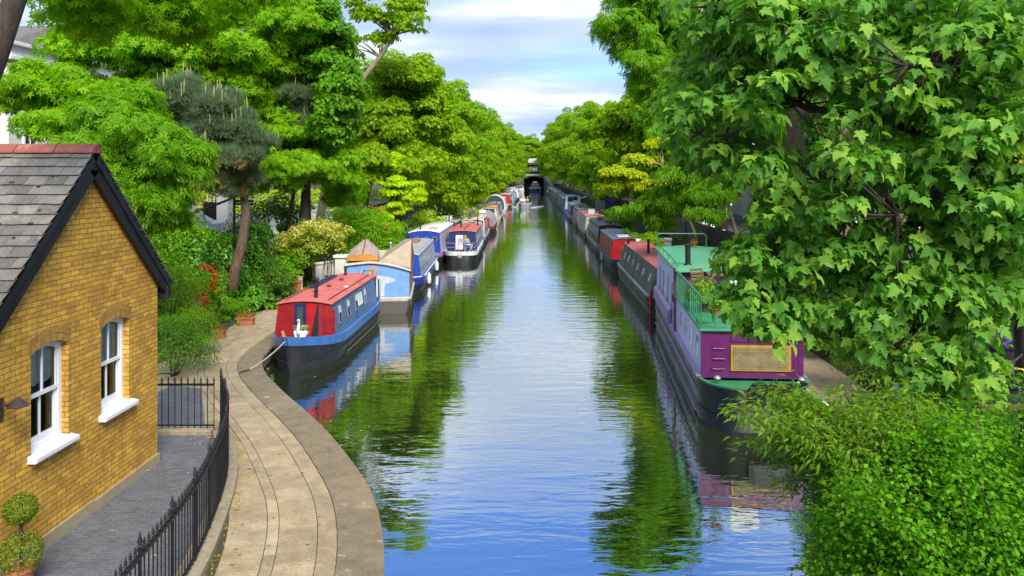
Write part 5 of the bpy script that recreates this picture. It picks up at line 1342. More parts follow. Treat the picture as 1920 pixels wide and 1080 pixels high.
hull_parts(tb, 14, 3.9, 1.0, 'round', 'round', B['navy'], M_white, .45, .12, ln=2.2)
S, wb, wt = cabin_parts(tb, 3.9, 1.8, 12, .9, 2.6, B['plum'], B['dkgrey'], B['dkgrey'], .5, .4, .2, .1)
for xx in (-.75, .0, .75):
    f = front_panel(tb, 'window', rect(xx - .32, xx + .32, 1.5, 2.3), 1.797, M_steel, .03); front_panel(tb, 'pane', rect(xx - .28, xx + .28, 1.54, 2.26), 1.766, M_dkglass, .006, f)
for i in range(5):
    for s in (-1, 1): side_window(tb, S, s, 3 + i * 1.8, 1.2, .4, .85, M_steel)
mb = MB(); mb.box(-.7, .7, 2.2, 6, 2.8, 3.15); mb.build('roof_cover', B['lav'], tb, bevel=.1)
# jetty piles and board at right of tunnel
# ------------------------------------------------------------------ tunnel mouth, cafe and far buildings
TY = 262.0
tn = thing('tunnel_portal', 'stone canal tunnel mouth with a dark opening and pale parapet at the far end', 'tunnel', (0, TY, 0))
M_tst = stone('portal_stone', (.16, .14, .10), (.28, .25, .19), 1.5, .9, .3)
x0, x1, zt_ = -3.1, 3.4, 4.7
mb = MB(); n = 12
arch = [(x0, 0), (x0 - .6, 3.6)] + [(x0 - .6 + (x1 - x0 + .9) * i / n, 3.9 + .75 * math.sin(PI * i / n)) for i in range(n + 1)] + [(x1 + .3, 3.6), (x1, 0)]
outer = [(-14, -.5), (x0, -.5)] + arch[:1]
poly = [(-14, -.5), (x0, -.5)] + arch + [(x1, -.5), (14, -.5), (14, 5.0), (-14, 5.0)]
tri = tessellate_polygon([[Vector((x, z, 0)) for x, z in poly]])
mb.add([(x, 0, z) for x, z in poly], [tuple(q) for q in tri]); mb.build('portal_wall', M_tst, tn)
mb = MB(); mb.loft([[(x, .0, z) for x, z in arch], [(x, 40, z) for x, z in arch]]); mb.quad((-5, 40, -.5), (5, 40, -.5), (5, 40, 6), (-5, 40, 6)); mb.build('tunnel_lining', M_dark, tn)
mb = MB(); mb.box(-4.6, 4.9, -.35, .5, 5.0, 5.55); mb.build('parapet', stone('parapet_stone', (.50, .47, .40), (.66, .62, .53), 2), tn, bevel=.03)
mb = MB(); mb.box(-4.6, 4.9, .0, .06, 6.75, 6.85); mb.box(-4.6, 4.9, .0, .06, 5.7, 5.76)
for i in range(40): mb.box(-4.6 + i * .24, -4.56 + i * .24, .0, .05, 5.55, 6.8)
mb.box(-4.4, 4.8, .3, .4, 5.55, 6.5); mb.build('parapet_railing', M_iron, tn)
for s, xa in ((-1, x0), (1, x1)):
    mb = MB(); mb.prism([(xa + s * .1, -.2, -.5), (xa + s * 2.2, -9, -.5), (xa + s * 2.2, -9, 1.6), (xa + s * .1, -.2, 4.9)], (s * 1.2, 0, 0)); mb.build('wing_wall', M_tst, tn)
mb = MB()
for i in range(22):
    u = i / 21; mb.tube([(x0 - 1.2 - 6 * u, -1 - 10 * u, 4.9 - 3.6 * u), (x0 - 1.2 - 6 * u, -1 - 10 * u, 6.2 - 3.6 * u)], .06, 4)
mb.tube([(x0 - 1.2, -1, 6.2), (x0 - 7.2, -11, 2.6)], .10, 5); mb.prism([(x0 - 1.2, -1, 4.6), (x0 - 7.2, -11, 1.0), (x0 - 7.2, -11, 2.4), (x0 - 1.2, -1, 6.0)], (0, .1, 0)); mb.build('ramp_railing', M_iron, tn)
mb = MB(); mb.prism([(x0 - 1.0, -1.2, .3), (x0 - 8, -12, .3), (x0 - 8, -12, 1.2), (x0 - 1.0, -1.2, 4.7)], (-3, 0, 0)); mb.build('ramp', M_tst, tn)
cf = thing('cafe', 'small pale cafe pavilion with a dark canopy over the tunnel mouth', 'cafe', (-.1, TY + 2.0, 5.55))
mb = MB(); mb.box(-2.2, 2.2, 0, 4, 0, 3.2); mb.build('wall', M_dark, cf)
mb = MB(); mb.box(-2.9, 2.9, -1.0, 4.2, 3.2, 3.9); mb.build('canopy', B['dkgrey'], cf, bevel=.04)
mb = MB(); mb.prism([(-2.2, -.2, 3.9), (2.2, -.2, 3.9), (1.3, -.2, 5.4), (-1.3, -.2, 5.4)], (0, 4, 0)); mb.build('roof', M_cover, cf)
for xx in (-.9, .15, 1.1): mb = MB(); mb.box(xx - .42, xx + .42, -.04, 0, .9, 2.8); mb.build('window', B['lightgrey'], cf)
for xx in (-2.8, 2.8): mb = MB(); mb.tube([(xx, -.9, 0), (xx, -.9, 3.2)], .07, 6); mb.build('canopy_post', M_white, cf)
# church with twin spires far off behind the left trees
chp = thing('church', 'distant grey church with two thin spires above the left treeline', 'church', (-40.5, 470, 2))
mb = MB(); mb.box(-10, 10, 0, 40, 0, 30); mb.build('nave', M_tst, chp)
for xx, hh in ((2.2, 46.5), (7.2, 44)):
    mb = MB(); mb.box(xx - 1.6, xx + 1.6, -1, 3, 0, 34.5); mb.lathe([(2.2, 34.5), (1.2, 38), (.45, 42), (.03, hh)], (xx, 1, 0), 8); mb.build('spire', M_tst, chp)
# white stucco villa and yellow brick house on the left
def house(name, label, x, y, w, d, h, wm, corn, wins, z0=1.9, rows=3, roofm=None):
    t = thing(name, label, 'house', (x, y, z0))
    mb = MB(); mb.box(-w / 2, w / 2, 0, d, 0, h); mb.build('wall', wm, t)
    if corn:
        mb = MB(); mb.box(-w / 2 - .45, w / 2 + .45, -.45, d + .45, h - .9, h - .65); mb.box(-w / 2 - .3, w / 2 + .3, -.3, d + .3, h - .65, h - .1); mb.box(-w / 2 - .55, w / 2 + .55, -.55, d + .55, h - .1, h + .12); mb.build('cornice', M_stucco, t, bevel=.03)
    mb = MB(); mb.add([(-w / 2, 0, h + .12), (w / 2, 0, h + .12), (w / 2, d, h + .12), (-w / 2, d, h + .12), (-w / 3, d / 2, h + 2.3), (w / 3, d / 2, h + 2.3)], [(0, 1, 5, 4), (1, 2, 5), (2, 3, 4, 5), (3, 0, 4)]); mb.build('roof', roofm or M_slate, t)
    for face in (0, 1):
        L = w if face == 0 else d; nn = wins if face == 0 else max(2, int(d / 3))
        for r_ in range(rows):
            for c in range(nn):
                u = -L / 2 + L * (c + .5) / nn; za = .9 + r_ * (h - 1.4) / rows; zb = za + (h - 1.4) / rows * .62
                def q(a, o, z): return (u + a, -o, z) if face == 0 else (w / 2 + o, d / 2 + u + a, z)
                mb = MB()
                for (a0, a1, z0_, z1_) in ((-.62, -.5, za, zb), (.5, .62, za, zb), (-.62, .62, zb, zb + .14), (-.72, .72, za - .14, za)):
                    P = [q(a0, .003, z0_), q(a1, .003, z0_), q(a1, .003, z1_), q(a0, .003, z1_)]
                    off_ = (0, -.10, 0) if face == 0 else (.10, 0, 0); mb.prism(P, off_)
                for (a0, a1, z0_, z1_) in ((-.025, .025, za, zb), (-.5, .5, (za + zb) / 2 - .03, (za + zb) / 2 + .03)):
                    P = [q(a0, .02, z0_), q(a1, .02, z0_), q(a1, .02, z1_), q(a0, .02, z1_)]; mb.prism(P, (0, -.04, 0) if face == 0 else (.04, 0, 0))
                f = mb.build('window', M_white, t)
                mb = MB(); mb.quad(q(-.5, .012, za), q(.5, .012, za), q(.5, .012, zb), q(-.5, .012, zb)); mb.build('pane', M_dkglass, f)
    return t
house('stucco_villa', 'tall white stucco villa with a cornice behind the trees at the left edge', -34.2, 42.0, 11, 14, 11.0, M_stucco, True, 5)
M_yb2 = brick_mat('house_brick', (.46, .27, .07), (.34, .19, .05), (.22, .17, .10), .225, .08, .012, .4)
house('brick_house', 'yellow brick house beside the white villa behind the bright leaved tree', -32.2, 58.2, 14, 10, 11.5, M_yb2, False, 5)
M_bb = brick_mat('brown_brick', (.26, .15, .09), (.20, .11, .07), (.20, .16, .12), .225, .08, .012, .4)
house('terrace_house', 'brown brick terrace house glimpsed behind the right bank trees', 23.5, 44, 12, 16, 11, M_bb, True, 4)
house('mansion_block', 'pale stuccoed terrace house farther along the right bank road', 24.5, 66, 13, 22, 11.5, M_stucco, True, 5)
# ------------------------------------------------------------------ left gardens: walls, piers, gate, ivy
def wall_run(name, label, a, b, z0, h, m, th=.24, cope=None, piers=()):
    a = Vector(a); b = Vector(b); L = (b - a).length; ang = math.atan2(b.y - a.y, b.x - a.x)
    t = thing(name, label, 'wall', (a.x, a.y, z0), ang)
    mb = MB(); mb.box(0, L, -th / 2, th / 2, 0, h); mb.build('wall_panel', m, t)
    mb = MB(); mb.box(-.03, L + .03, -th / 2 - .05, th / 2 + .05, h + .002, h + .09); mb.build('coping', cope or m, t, bevel=.015)
    for u in piers:
        mb = MB(); mb.box(u - .24, u + .24, -.24, .24, 0, h + .35); mb.box(u - .30, u + .30, -.30, .30, h + .352, h + .47); mb.build('pier', m, t, bevel=.015)
    return t
M_wwall = stone('white_render', (.58, .56, .50), (.74, .72, .66), 3, .9, .1)
wall_run('garden_wall', 'white rendered garden wall across the road behind the ivy', (-29.5, 42), (-20.6, 47.5), 1.9, 1.75, M_wwall, piers=(2.5, 6.5, 9.9))
wall_run('garden_wall', 'white rendered wall with piers right of the tall gate pier', (-18.3, 47.5), (-13.6, 52), 1.9, 1.35, M_wwall, piers=(3, 5.6))
gp_ = thing('gate_pier', 'tall white stucco gate pier with a cap behind the pine trunks', 'gate pier', (-19.3, 48, 1.9))
mb = MB(); mb.box(-.36, .36, -.36, .36, 0, 2.75); mb.build('shaft', M_wwall, gp_, bevel=.02)
mb = MB(); mb.box(-.46, .46, -.46, .46, 2.752, 2.9); mb.box(-.40, .40, -.40, .40, 2.902, 3.0); mb.build('cap', M_wwall, gp_, bevel=.02)
gt = thing('iron_gate', 'black iron gate beside the tall white pier', 'gate', (-20.2, 48, 1.9))
mb = MB()
for k in range(8): mb.tube([(-.42 + k * .12, 0, 0), (-.42 + k * .12, 0, 2.2)], .018, 5)
mb.box(-.46, .46, -.02, .02, .2, .26); mb.box(-.46, .46, -.02, .02, 1.9, 1.96); mb.box(-.40, .40, .01, .02, .0, 2.1); mb.build('gate_leaf', M_iron, gt)
cr = thing('parked_car', 'pale blue parked car roof showing over the ivy', 'car', (-20.6, 45.2, 2.03), .0)
mb = MB(); prof = [(-2.1, .35), (-2.05, .75), (-1.2, .92), (-.6, 1.42), (.7, 1.45), (1.5, 1.0), (2.1, .85), (2.15, .35)]
mb.loft([[(x, s * .86 * (1 if z < 1 else .84), z) for x, z in prof] for s in (-1, -.5, .5, 1)], False); mb.add([(x, -.86 * (1 if z < 1 else .84), z) for x, z in prof], [tuple(range(8))]); mb.add([(x, .86 * (1 if z < 1 else .84), z) for x, z in prof], [tuple(range(8))]); mb.build('body', paint('car_silver', (.42, .48, .52), .25), cr, bevel=.04)
mb = MB(); mb.prism([(-1.05, -.875, .97), (1.35, -.875, .97), (.65, -.76, 1.38), (-.55, -.76, 1.36)], (0, -.012, 0)); mb.build('window', M_dkglass, cr)
for x_ in (-1.3, 1.3):
    for s in (-1, 1):
        mb = MB(); mb.tube([(x_, s * .88, .32), (x_, s * .68, .32)], .32, 14); mb.build('wheel', M_black, cr)
lp = thing('lamp_post', 'slim black post with a small bracket behind the pine trunk', 'post', (-12.7, 32.6, .45))
mb = MB(); mb.tube([(0, 0, 0), (0, 0, 4.35)], [.075, .05], 8); mb.build('pole', solid('navy_pole', (.015, .025, .05), .4), lp)
mb = MB(); mb.box(.05, .80, -.02, .02, 4.0, 4.22); mb.build('name_board', M_black, lp); 
mb = MB(); mb.box(.10, .75, -.026, -.021, 4.08, 4.12); mb.build('board_stripe', M_white, lp)
gpz = thing('garden_pier', 'weathered white pointed garden pier at the end of the ivy', 'pier', (-12.55, 37.0, .5))
mb = MB(); mb.box(-.24, .24, -.24, .24, 0, 2.35); mb.lathe([(.30, 2.352), (.30, 2.45), (.18, 2.55), (.14, 2.7), (.20, 2.85), (.02, 3.2)], (0, 0, 0), 10); mb.build('shaft', M_wwall, gpz, bevel=.02)
mb = MB(); mb.tube([(.35, -.1, 0), (.35, -.1, 2.2)], .03, 6); mb.build('gate_post', M_iron, gpz)
cps = thing('chimney_pots', 'old terracotta chimney pot standing by the path left of the red roof', 'chimney pot', (-9.75, 31.6, ZP))
mb = MB(); mb.lathe([(.24, 0), (.24, .35), (.20, .4), (.19, .85), (.24, .9), (.24, .98), (.17, .98), (.17, .6)], n=10); mb.build('pot', M_terra, cps)
tag(MB().lathe([(.15, 0), (.15, .5), (.12, .55), (.12, .95), (.15, 1.0), (.10, 1.0)], (0, 0, 0), 10).build('chimney_pot', stone('pale_clay', (.38, .24, .17), (.5, .36, .27), 6), None, (-9.85, 32.4, ZP + .02)), 'pale slim chimney pot behind the terracotta one by the path', 'chimney pot')
wall_run('garden_wall', 'short white slatted garden fence under the yellow flowering shrub', (-10.6, 37.4), (-9.9, 38.6), .5, .85, M_wwall, .08)
pr = thing('gate_pier', 'low white capped pier beside the slatted white fence', 'gate pier', (-9.55, 38.2, .46))
mb = MB(); mb.box(-.27, .27, -.2, .2, 0, 1.15); mb.build('shaft', M_wwall, pr, bevel=.02); mb = MB(); mb.box(-.35, .35, -.28, .28, 1.152, 1.3); mb.build('cap', M_wwall, pr, bevel=.02)
rl_ = thing('iron_railing', 'tall black railing in the shade under the yellow flowering shrub', 'railing', (-11.6, 37.4, .5), .35)
for k in range(12): mb = MB(); mb.tube([(k * .19, 0, 0), (k * .19, 0, 1.9)], .02, 5); mb.build('railing_bar', M_iron, rl_)
mb = MB(); mb.box(0, 2.1, -.02, .02, 1.6, 1.66); mb.box(0, 2.1, -.02, .02, .2, .26); mb.build('rail', M_iron, rl_)
# ivy over its wall
iv = thing('ivy_hedge', 'dense glossy ivy hedge on a wall behind the pine trunk', 'hedge', (-13.0, 33.8, .5))
mb = MB(); mb.box(-.15, .15, -5.2, 5.0, 0, 2.4); mb.build('wall_core', M_bank, iv)
n = 15000; u = rng.uniform(-5.4, 5.1, n); v_ = rng.uniform(0, PI * 1.0, n)
top = 2.75 + .22 * np.sin(u * 1.3) + .15 * np.sin(u * 3.1 + 1)
side = rng.random(n)
bulge = .55 + .16 * np.sin(u * 2.2 + 1) + .12 * np.sin(u * 4.7)
zz = rng.uniform(-.1, 1, n) * top
xx = np.where(side < .72, bulge * (1 - .35 * (zz / top) ** 3) + rng.normal(size=n) * .06, rng.uniform(-.5, .55, n))
zz = np.where(side < .72, zz, top + rng.normal(size=n) * .07)
P = np.stack([xx + .10 * np.sin(zz * 4 + u * 2), u, zz], 1)
endm = (side > .93); P[endm, 1] = -5.3 + rng.normal(size=endm.sum()) * .12; P[endm, 2] = rng.uniform(0, 1, endm.sum()) * top[endm]
Nn = np.stack([np.where(side < .72, 1.0, .1), np.where(endm, -1.0, -.25), np.where(side < .72, .35, 1.0)], 1) + rng.normal(size=(n, 3)) * .38
leaves('ivy_leaves', P, Nn, np.array([.3, 0, -1.0]) + rng.normal(size=(n, 3)) * .4, rng.uniform(.10, .18, n), KITE, L_ivy, iv)

# ------------------------------------------------------------------ left garden plants along the path
def S_(label, px, py, z, Y, rx, rz, mat, **k):            # shrub whose middle stands where the photo shows it
    p = at(px, py, Y); ry = k.pop('ry', rx)
    return shrub(label, (p.x, Y, z), (rx, ry, rz), mat, **k)
S_('dark feathery shrub at the cottage corner by the short railing', 330, 640, ZP, 20.5, 1.0, .85, L_dark, n=34, per=120, size=(.05, .10), tmpl=LANCE)
S_('bright green low shrub spilling onto the path near the railing', 352, 610, ZP, 22.8, .8, .75, L_ash, n=30, per=110, size=(.05, .10), tmpl=LANCE)
S_('tall green bush behind the cottage corner with the red geraniums', 318, 530, ZP, 25.0, 1.35, 1.5, L_mid, n=46, per=120, size=(.06, .12), tmpl=LANCE)
S_('grey green feathery shrub between the geranium pot and the cottage', 350, 590, ZP, 25.6, .75, 1.0, L_grey, n=26, per=110, size=(.05, .10), tmpl=LANCE)
S_('light green mounded shrub at the foot of the pine', 422, 592, ZP, 28.0, .72, .50, L_ash, n=26, per=130, size=(.05, .10), tmpl=LANCE)
S_('broad leaved bergenia clump beside the pine trunk', 468, 575, ZP, 30.2, .85, .42, L_ivy, n=22, per=40, size=(.16, .28), upw=.8)
S_('dark olive bush right of the bergenia at the path edge', 522, 540, ZP, 31.5, .85, .85, L_dark, n=30, per=120, size=(.05, .09))
S_('small bright green sapling above the olive bush', 545, 515, ZP, 33.5, .65, 1.1, L_ash, n=20, per=60, size=(.08, .14), low=-.2)
S_('green leafy bush at the end of the ivy hedge', 545, 490, .5, 38.5, 1.1, 1.2, L_linden, n=30, per=90, size=(.08, .14))
S_('tall mixed shrub left of the ivy below the acacia', 300, 470, ZP, 28.5, 1.5, 2.4, L_plane2, n=52, per=110, size=(.07, .13))
S_('leafy shrub behind the cottage roof edge', 352, 440, .5, 31.0, 1.4, 2.1, L_mid, n=44, per=100, size=(.07, .13))
# red geraniums and roses
pot_plant('tall terracotta pot of red geraniums below the rose bush', (gp(381, 596, ZP).x, gp(381, 596, ZP).y, ZP), .19, .34, M_terra, L_mid, 320, (.06, .10), .34, 0, None, None, up=1.2)
rb = thing('geranium_bush', 'tall red flowering geranium behind the terracotta pots', 'flowering plant', (-10.95, 26.2, ZP))
mb = MB()
for k in range(7): mb.tube(bez((random.uniform(-.15, .15), 0, 0), (random.uniform(-.4, .5), random.uniform(-.2, .2), random.uniform(1.2, 2.3)), .05, 6, .05), [.02, .018, .014, .012, .01, .006], 5)
mb.build('stems', M_bark_dark, rb)
CLg = ell((0, .1, 1.35), (.55, .5, .95), 26, (.18, .3), -.9)
leaves('foliage', *clump_leaves(CLg, 70, (.06, .11), .8, (0, 0, 1)), KITE, L_mid, rb)
fp = np.array([(gx, gy, gz) for gx, gy, gz in [(-.05, -.55, 2.28), (.13, -.55, 2.25), (.30, -.5, 2.18), (.36, -.5, 1.98), (.28, -.5, 1.78), (.30, -.5, 1.58), (.02, -.6, 1.42), (-.10, -.6, 1.30), (-.16, -.6, 1.12), (.10, -.6, 1.14), (.0, -.6, 1.12), (.02, -.6, .86), (-.62, -.6, 1.15), (-.50, -.6, .98), (-.66, -.5, 1.2)]])
for f_ in fp:
    d = rand_unit(30); leaves('flower', f_ + np.array([0, -.15, 0]) + d * .095, d, rand_unit(30), rng.uniform(.06, .10, 30), KITE, L_redfl, rb)
q = gp(411, 634, ZP); pot_plant('square terracotta pot of red flowers on the path edge', (q.x, q.y, ZP), .17, .26, M_terra, L_mid, 70, (.05, .09), .2, 46, L_redfl, .42)
q = gp(461, 609, ZP); pot_plant('terracotta trough of red flowers farther along the path edge', (q.x, q.y, ZP), .16, .26, M_terra, L_mid, 80, (.05, .09), .2, 75, L_redfl, .62)
# yellow flowering shrub with two pale stems
ys_ = thing('flowering_shrub', 'spreading shrub with creamy yellow blossom on two pale stems', 'flowering shrub', (-9.35, 34.6, .43))
mb = MB()
for dx in (-.08, .14): mb.tube([(dx, 0, 0), (dx - .03, 0, .9), (dx + .06, .1, 1.7), (dx * 3 - .3, .1, 2.6)], [.06, .05, .045, .03], 7)
mb.build('stems', M_bark_plane, ys_, smooth=True)
CLy = ell((-.45, -.1, 2.35), (1.75, 1.2, 1.1), 90, (.26, .42), -.9)
leaves('foliage', *clump_leaves(CLy, 95, (.07, .13), .65, (-.4, 0, 1.6)), KITE, leaf('golden_shrub_leaf', [(.20, .30, .015), (.28, .38, .02), (.36, .44, .03)], .3), ys_)
CLf = CLy[CLy[:, 2] > 1.9]; P, Nn, T, S2 = clump_leaves(CLf, 55, (.07, .12), .8, (-.6, 0, 2)); P[:, 2] += .08
leaves('flowers', P, Nn, T, S2, KITE, leaf('creamy_petal', [(.62, .52, .10), (.70, .60, .18), (.66, .56, .12), (.62, .46, .08)], .25), ys_)
# bigger shrubs along the moorings on the left bank
S_('dark evergreen bush behind the yellow blossom shrub', 520, 400, .6, 42, 1.9, 2.2, L_dark, n=46, per=90, size=(.10, .18))
S_('layered green bush with red blossom above the dinghy', 700, 415, ZP, 46.5, 1.9, 1.75, L_sweet, n=52, per=100, size=(.10, .17), flowers=7, fmat=L_redfl, fsize=(.10, .18), fclump=8)
S_('rounded green bush behind the houseboat dinghy', 660, 400, .5, 44, 1.7, 2.1, L_ash, n=44, per=90, size=(.10, .17))
S_('green bush beside the blue fronted boat', 740, 425, ZP, 50, 1.4, 1.25, L_plane2, n=36, per=90, size=(.10, .17))
S_('cream blossomed shrub behind the white roof', 800, 410, ZP, 57, 1.3, 1.5, L_lime, n=34, per=80, size=(.10, .18), flowers=26, fmat=L_whitefl, fsize=(.12, .22), fclump=5)
S_('pale yellow blossomed bush over the inner row moorings', 835, 380, ZP, 66, 1.7, 1.9, L_plane, n=40, per=80, size=(.14, .22), flowers=18, fmat=L_whitefl, fsize=(.12, .22), fclump=5)
S_('yellow green bush hanging over the far inner row', 880, 365, ZP, 84, 2.0, 2.2, L_lime, n=40, per=70, size=(.16, .26))
S_('olive bush on the left bank beyond the green canopy', 905, 352, ZP, 108, 2.3, 2.4, L_plane, n=40, per=70, size=(.2, .32))
S_('pale reedy bush on the left bank before the tunnel', 925, 352, ZP, 140, 2.6, 2.4, L_grey, n=36, per=60, size=(.25, .4))

# ------------------------------------------------------------------ trees of the left bank
def pclumps(spec, ry=None, kn=1.6, kr=.78, inner=.4):                      # ellipsoids given in photo pixels: (px, py, Y, half width px, half height px, count, clump radius)
    out = []
    for px, py, Y, hw, hh, n, cr in spec:
        p = at(px, py, Y); rx = hw * Y / F; rz = hh * Y / F; n = int(n * kn); cr = cr * kr
        out.append(ell(tuple(p), (rx, (ry or rx * .8), rz), n, (cr * .7, cr * 1.3), -.95, inner))
    return np.vstack(out)
def trunk_pts(*a): return [Vector(p) for p in a]
# near leaning trunk at the top left corner
lt = make_tree('leaning brown trunk at the top left corner with small leaves overhead', (-8.05, 8.0, ZP), trunk_pts((-8.05, 8, ZP), (-7.3, 8, 2.5), (-6.4, 8, 5.0), (-5.62, 8, 7.0), (-5.30, 8.0, 7.9), (-5.0, 8.3, 9.4), (-4.6, 9.2, 11.0)), .19,
          pclumps([(250, 5, 11.5, 190, 45, 20, .40), (420, -10, 12.5, 130, 50, 16, .42), (130, 45, 11, 60, 30, 7, .32), (330, 45, 12, 120, 30, 12, .36), (90, -40, 10, 120, 40, 10, .4)], 1.2), L_sweet, STAR, (.07, .12), 95, M_bark_dark, 'leaning_tree', limbs=20, limb_r=.022, smooth_from=.8)
# bright layered tree
make_tree('large bright green sweetgum with layered branches above the cottage roof', (-17.2, 34.5, .9), trunk_pts((-17.2, 34.5, .9), (-17.3, 34.5, 4), (-17.3, 34.5, 7), (-17.2, 34.5, 10), (-17, 34.5, 13), (-16.5, 34.5, 15.5)), .30,
          np.vstack([pclumps([(330, 30, 36, 200, 45, 26, 1.05), (260, 100, 35, 230, 34, 28, 1.05), (110, 180, 32, 130, 40, 20, .95), (420, 100, 36, 130, 45, 22, 1.05), (500, 130, 37, 90, 60, 20, 1.05), (150, 240, 31, 130, 30, 16, .85), (560, 60, 37, 80, 60, 16, 1.1), (60, 150, 31, 70, 40, 9, .75), (440, 170, 37, 110, 60, 20, 1.1), (240, 10, 35, 160, 30, 16, 1.0), (330, 160, 36, 130, 45, 20, 1.1), (220, 190, 34, 110, 50, 16, 1.0), (470, 240, 37, 70, 60, 14, 1.0), (300, 240, 36, 80, 50, 14, 1.0), (200, 60, 37, 150, 60, 16, 1.0), (560, 150, 38.5, 60, 60, 12, 1.0)], 2.6, 2.6, .62, .15)]), L_sweet, STAR, (.17, .29), 130, M_bark_dark, 'sweetgum_tree', limbs=44, flat=.85, limb_r=.06, upw=.35)
make_tree('bright leaved tree in layers behind the two pines', (-11.0, 37, .5), trunk_pts((-11.0, 37, .5), (-11, 37, 4), (-10.8, 37, 7), (-10.8, 37, 9.5)), .22,
          pclumps([(540, 250, 37, 80, 35, 18, .8), (520, 320, 36, 100, 45, 22, .8), (610, 315, 37.5, 75, 50, 20, .8), (470, 290, 36, 60, 60, 12, .8), (650, 365, 39.5, 50, 35, 10, .7), (570, 270, 38.5, 60, 70, 14, .8)], 2.2, 2.4, .62, .15), L_sweet, STAR, (.15, .25), 140, M_bark_dark, 'sweetgum_tree', limbs=30, flat=.85, upw=.35)
# feathery acacia
make_tree('feathery light green acacia right behind the cottage ridge', (-11.1, 19.6, .5), trunk_pts((-11.1, 19.6, .5), (-11.0, 19.6, 3.0), (-10.8, 19.6, 5.5), (-10.7, 19.6, 7.4)), .10,
          pclumps([(250, 270, 19.8, 110, 50, 24, .55), (200, 210, 20, 80, 40, 14, .5), (330, 300, 20, 60, 50, 14, .5), (250, 350, 19.8, 110, 50, 22, .55), (300, 400, 20.5, 70, 50, 14, .5), (170, 300, 19.5, 60, 50, 10, .5), (240, 320, 20.5, 110, 70, 16, .5)], 1.5, 2.0, .7, .15), L_ash, PINNATE, (.20, .32), 85, M_bark_dark, 'acacia_tree', limbs=26, limb_r=.03, flat=.9, upw=.35)
# pines
def pine(label, base, trunk, r0, spec, per, candles):
    t = thing('pine_tree', label, 'pine tree', base); bs = Vector(base)
    mb = MB(); tp = [Vector(p) - bs for p in trunk]; n = len(tp); mb.tube(tp, [r0 * (1 - .55 * i / (n - 1)) for i in range(n)], 10)
    CL = pclumps(spec, 1.5); CL[:, :3] -= np.array(bs)[None]
    for i in rng.permutation(len(CL))[:34]:
        c = Vector(CL[i, :3]); k = min(range(n), key=lambda k: (tp[k] - c).length + (20 if k < n * .5 else 0)); mb.tube(bez(tp[k], c, -.03, 5, .08), [.06, .05, .04, .03, .012], 6)
    mb.build('trunk', M_bark_pine, t, smooth=True)
    centre = CL[:, :3].mean(0)
    P, Nn, T, S2 = clump_leaves(CL, per, (.26, .44), .8, centre, -.3, .3, .4)
    hz = (P[:, 2] - P[:, 2].min()) / np.ptp(P[:, 2]); dead = (hz < .30) & (rng.random(len(P)) < .22)
    T = T + np.array([0, 0, .9])
    leaves('crown', P[~dead], Nn[~dead], T[~dead], S2[~dead], TUFT, L_pine, t)
    leaves('dead_needles', P[dead], Nn[dead], T[dead], S2[dead], TUFT, L_brown, t)
    top = CL[CL[:, 2] > np.quantile(CL[:, 2], .35)]; idx = rng.integers(0, len(top), candles); r_ = top[idx, 3]
    d = rand_unit(candles); d[:, 2] = np.abs(d[:, 2]); Pc = top[idx, :3] + d * r_[:, None] * .9
    mb = MB()
    for p in Pc: mb.tube([p, p + np.array([random.uniform(-.03, .03), 0, random.uniform(.3, .55)])], [.026, .014], 4)
    mb.build('candles', L_candle, t)['kind'] = 'stuff'
    return t
pine('pine with a blue green crown and leaning bare trunk beside the path', (-12.2, 31, .46), [(-12.2, 31, .46), (-12.05, 31, 1.9), (-11.75, 31, 3.0), (-11.6, 31, 4.2), (-11.75, 31, 5.4), (-12.2, 31.3, 6.8), (-12.5, 31.5, 8.4)], .24,
     [(395, 215, 30.5, 75, 52, 16, .70), (430, 270, 30.5, 68, 55, 16, .70), (360, 185, 30.5, 45, 35, 8, .62), (455, 310, 30.5, 40, 45, 8, .6), (410, 330, 30.5, 60, 34, 12, .5), (330, 170, 31, 20, 22, 4, .45), (390, 275, 30.8, 55, 60, 14, .6), (470, 280, 30.8, 34, 60, 10, .6), (345, 215, 30.6, 40, 40, 8, .6), (430, 345, 30.5, 50, 30, 10, .55)], 170, 240)
pine('smaller pine top half hidden by bright leaves near the dark green tree', (-12.9, 38.6, .5), [(-12.9, 38.6, .5), (-12.2, 38.6, 4), (-11.6, 38.6, 7), (-11.4, 38.6, 10)], .12,
     [(572, 185, 37.5, 38, 32, 9, .6), (580, 230, 38, 36, 40, 14, .6), (550, 262, 38.5, 26, 30, 8, .5)], 150, 70)
pt_ = thing('pine_tree', 'bare pine trunk standing left of the taller pine behind the ivy', 'pine tree', (-15.0, 33, .9))
mb = MB(); mb.tube([(0, 0, 0), (.05, 0, 2), (-.05, 0, 3.4), (.1, 0, 4.6)], [.26, .2, .18, .12], 10); mb.tube(bez((-.02, 0, 3.1), (2.9, -.8, 4.1), -.03, 7, .03), [.09, .08, .07, .06, .05, .04, .02], 7); mb.tube(bez((-.02, 0, 3.3), (-1.6, -.4, 4.2), .03, 6, .05), [.08, .07, .06, .04, .03, .02], 7); mb.build('trunk', M_bark_pine, pt_, smooth=True)
CLp = ell((.5, -.3, 5.0), (2.0, 1.2, .8), 16, (.4, .6), -.8); leaves('crown', *clump_leaves(CLp, 90, (.2, .34), .9, (.5, 0, 4.5), -.3, .3), TUFT, L_pine, pt_)
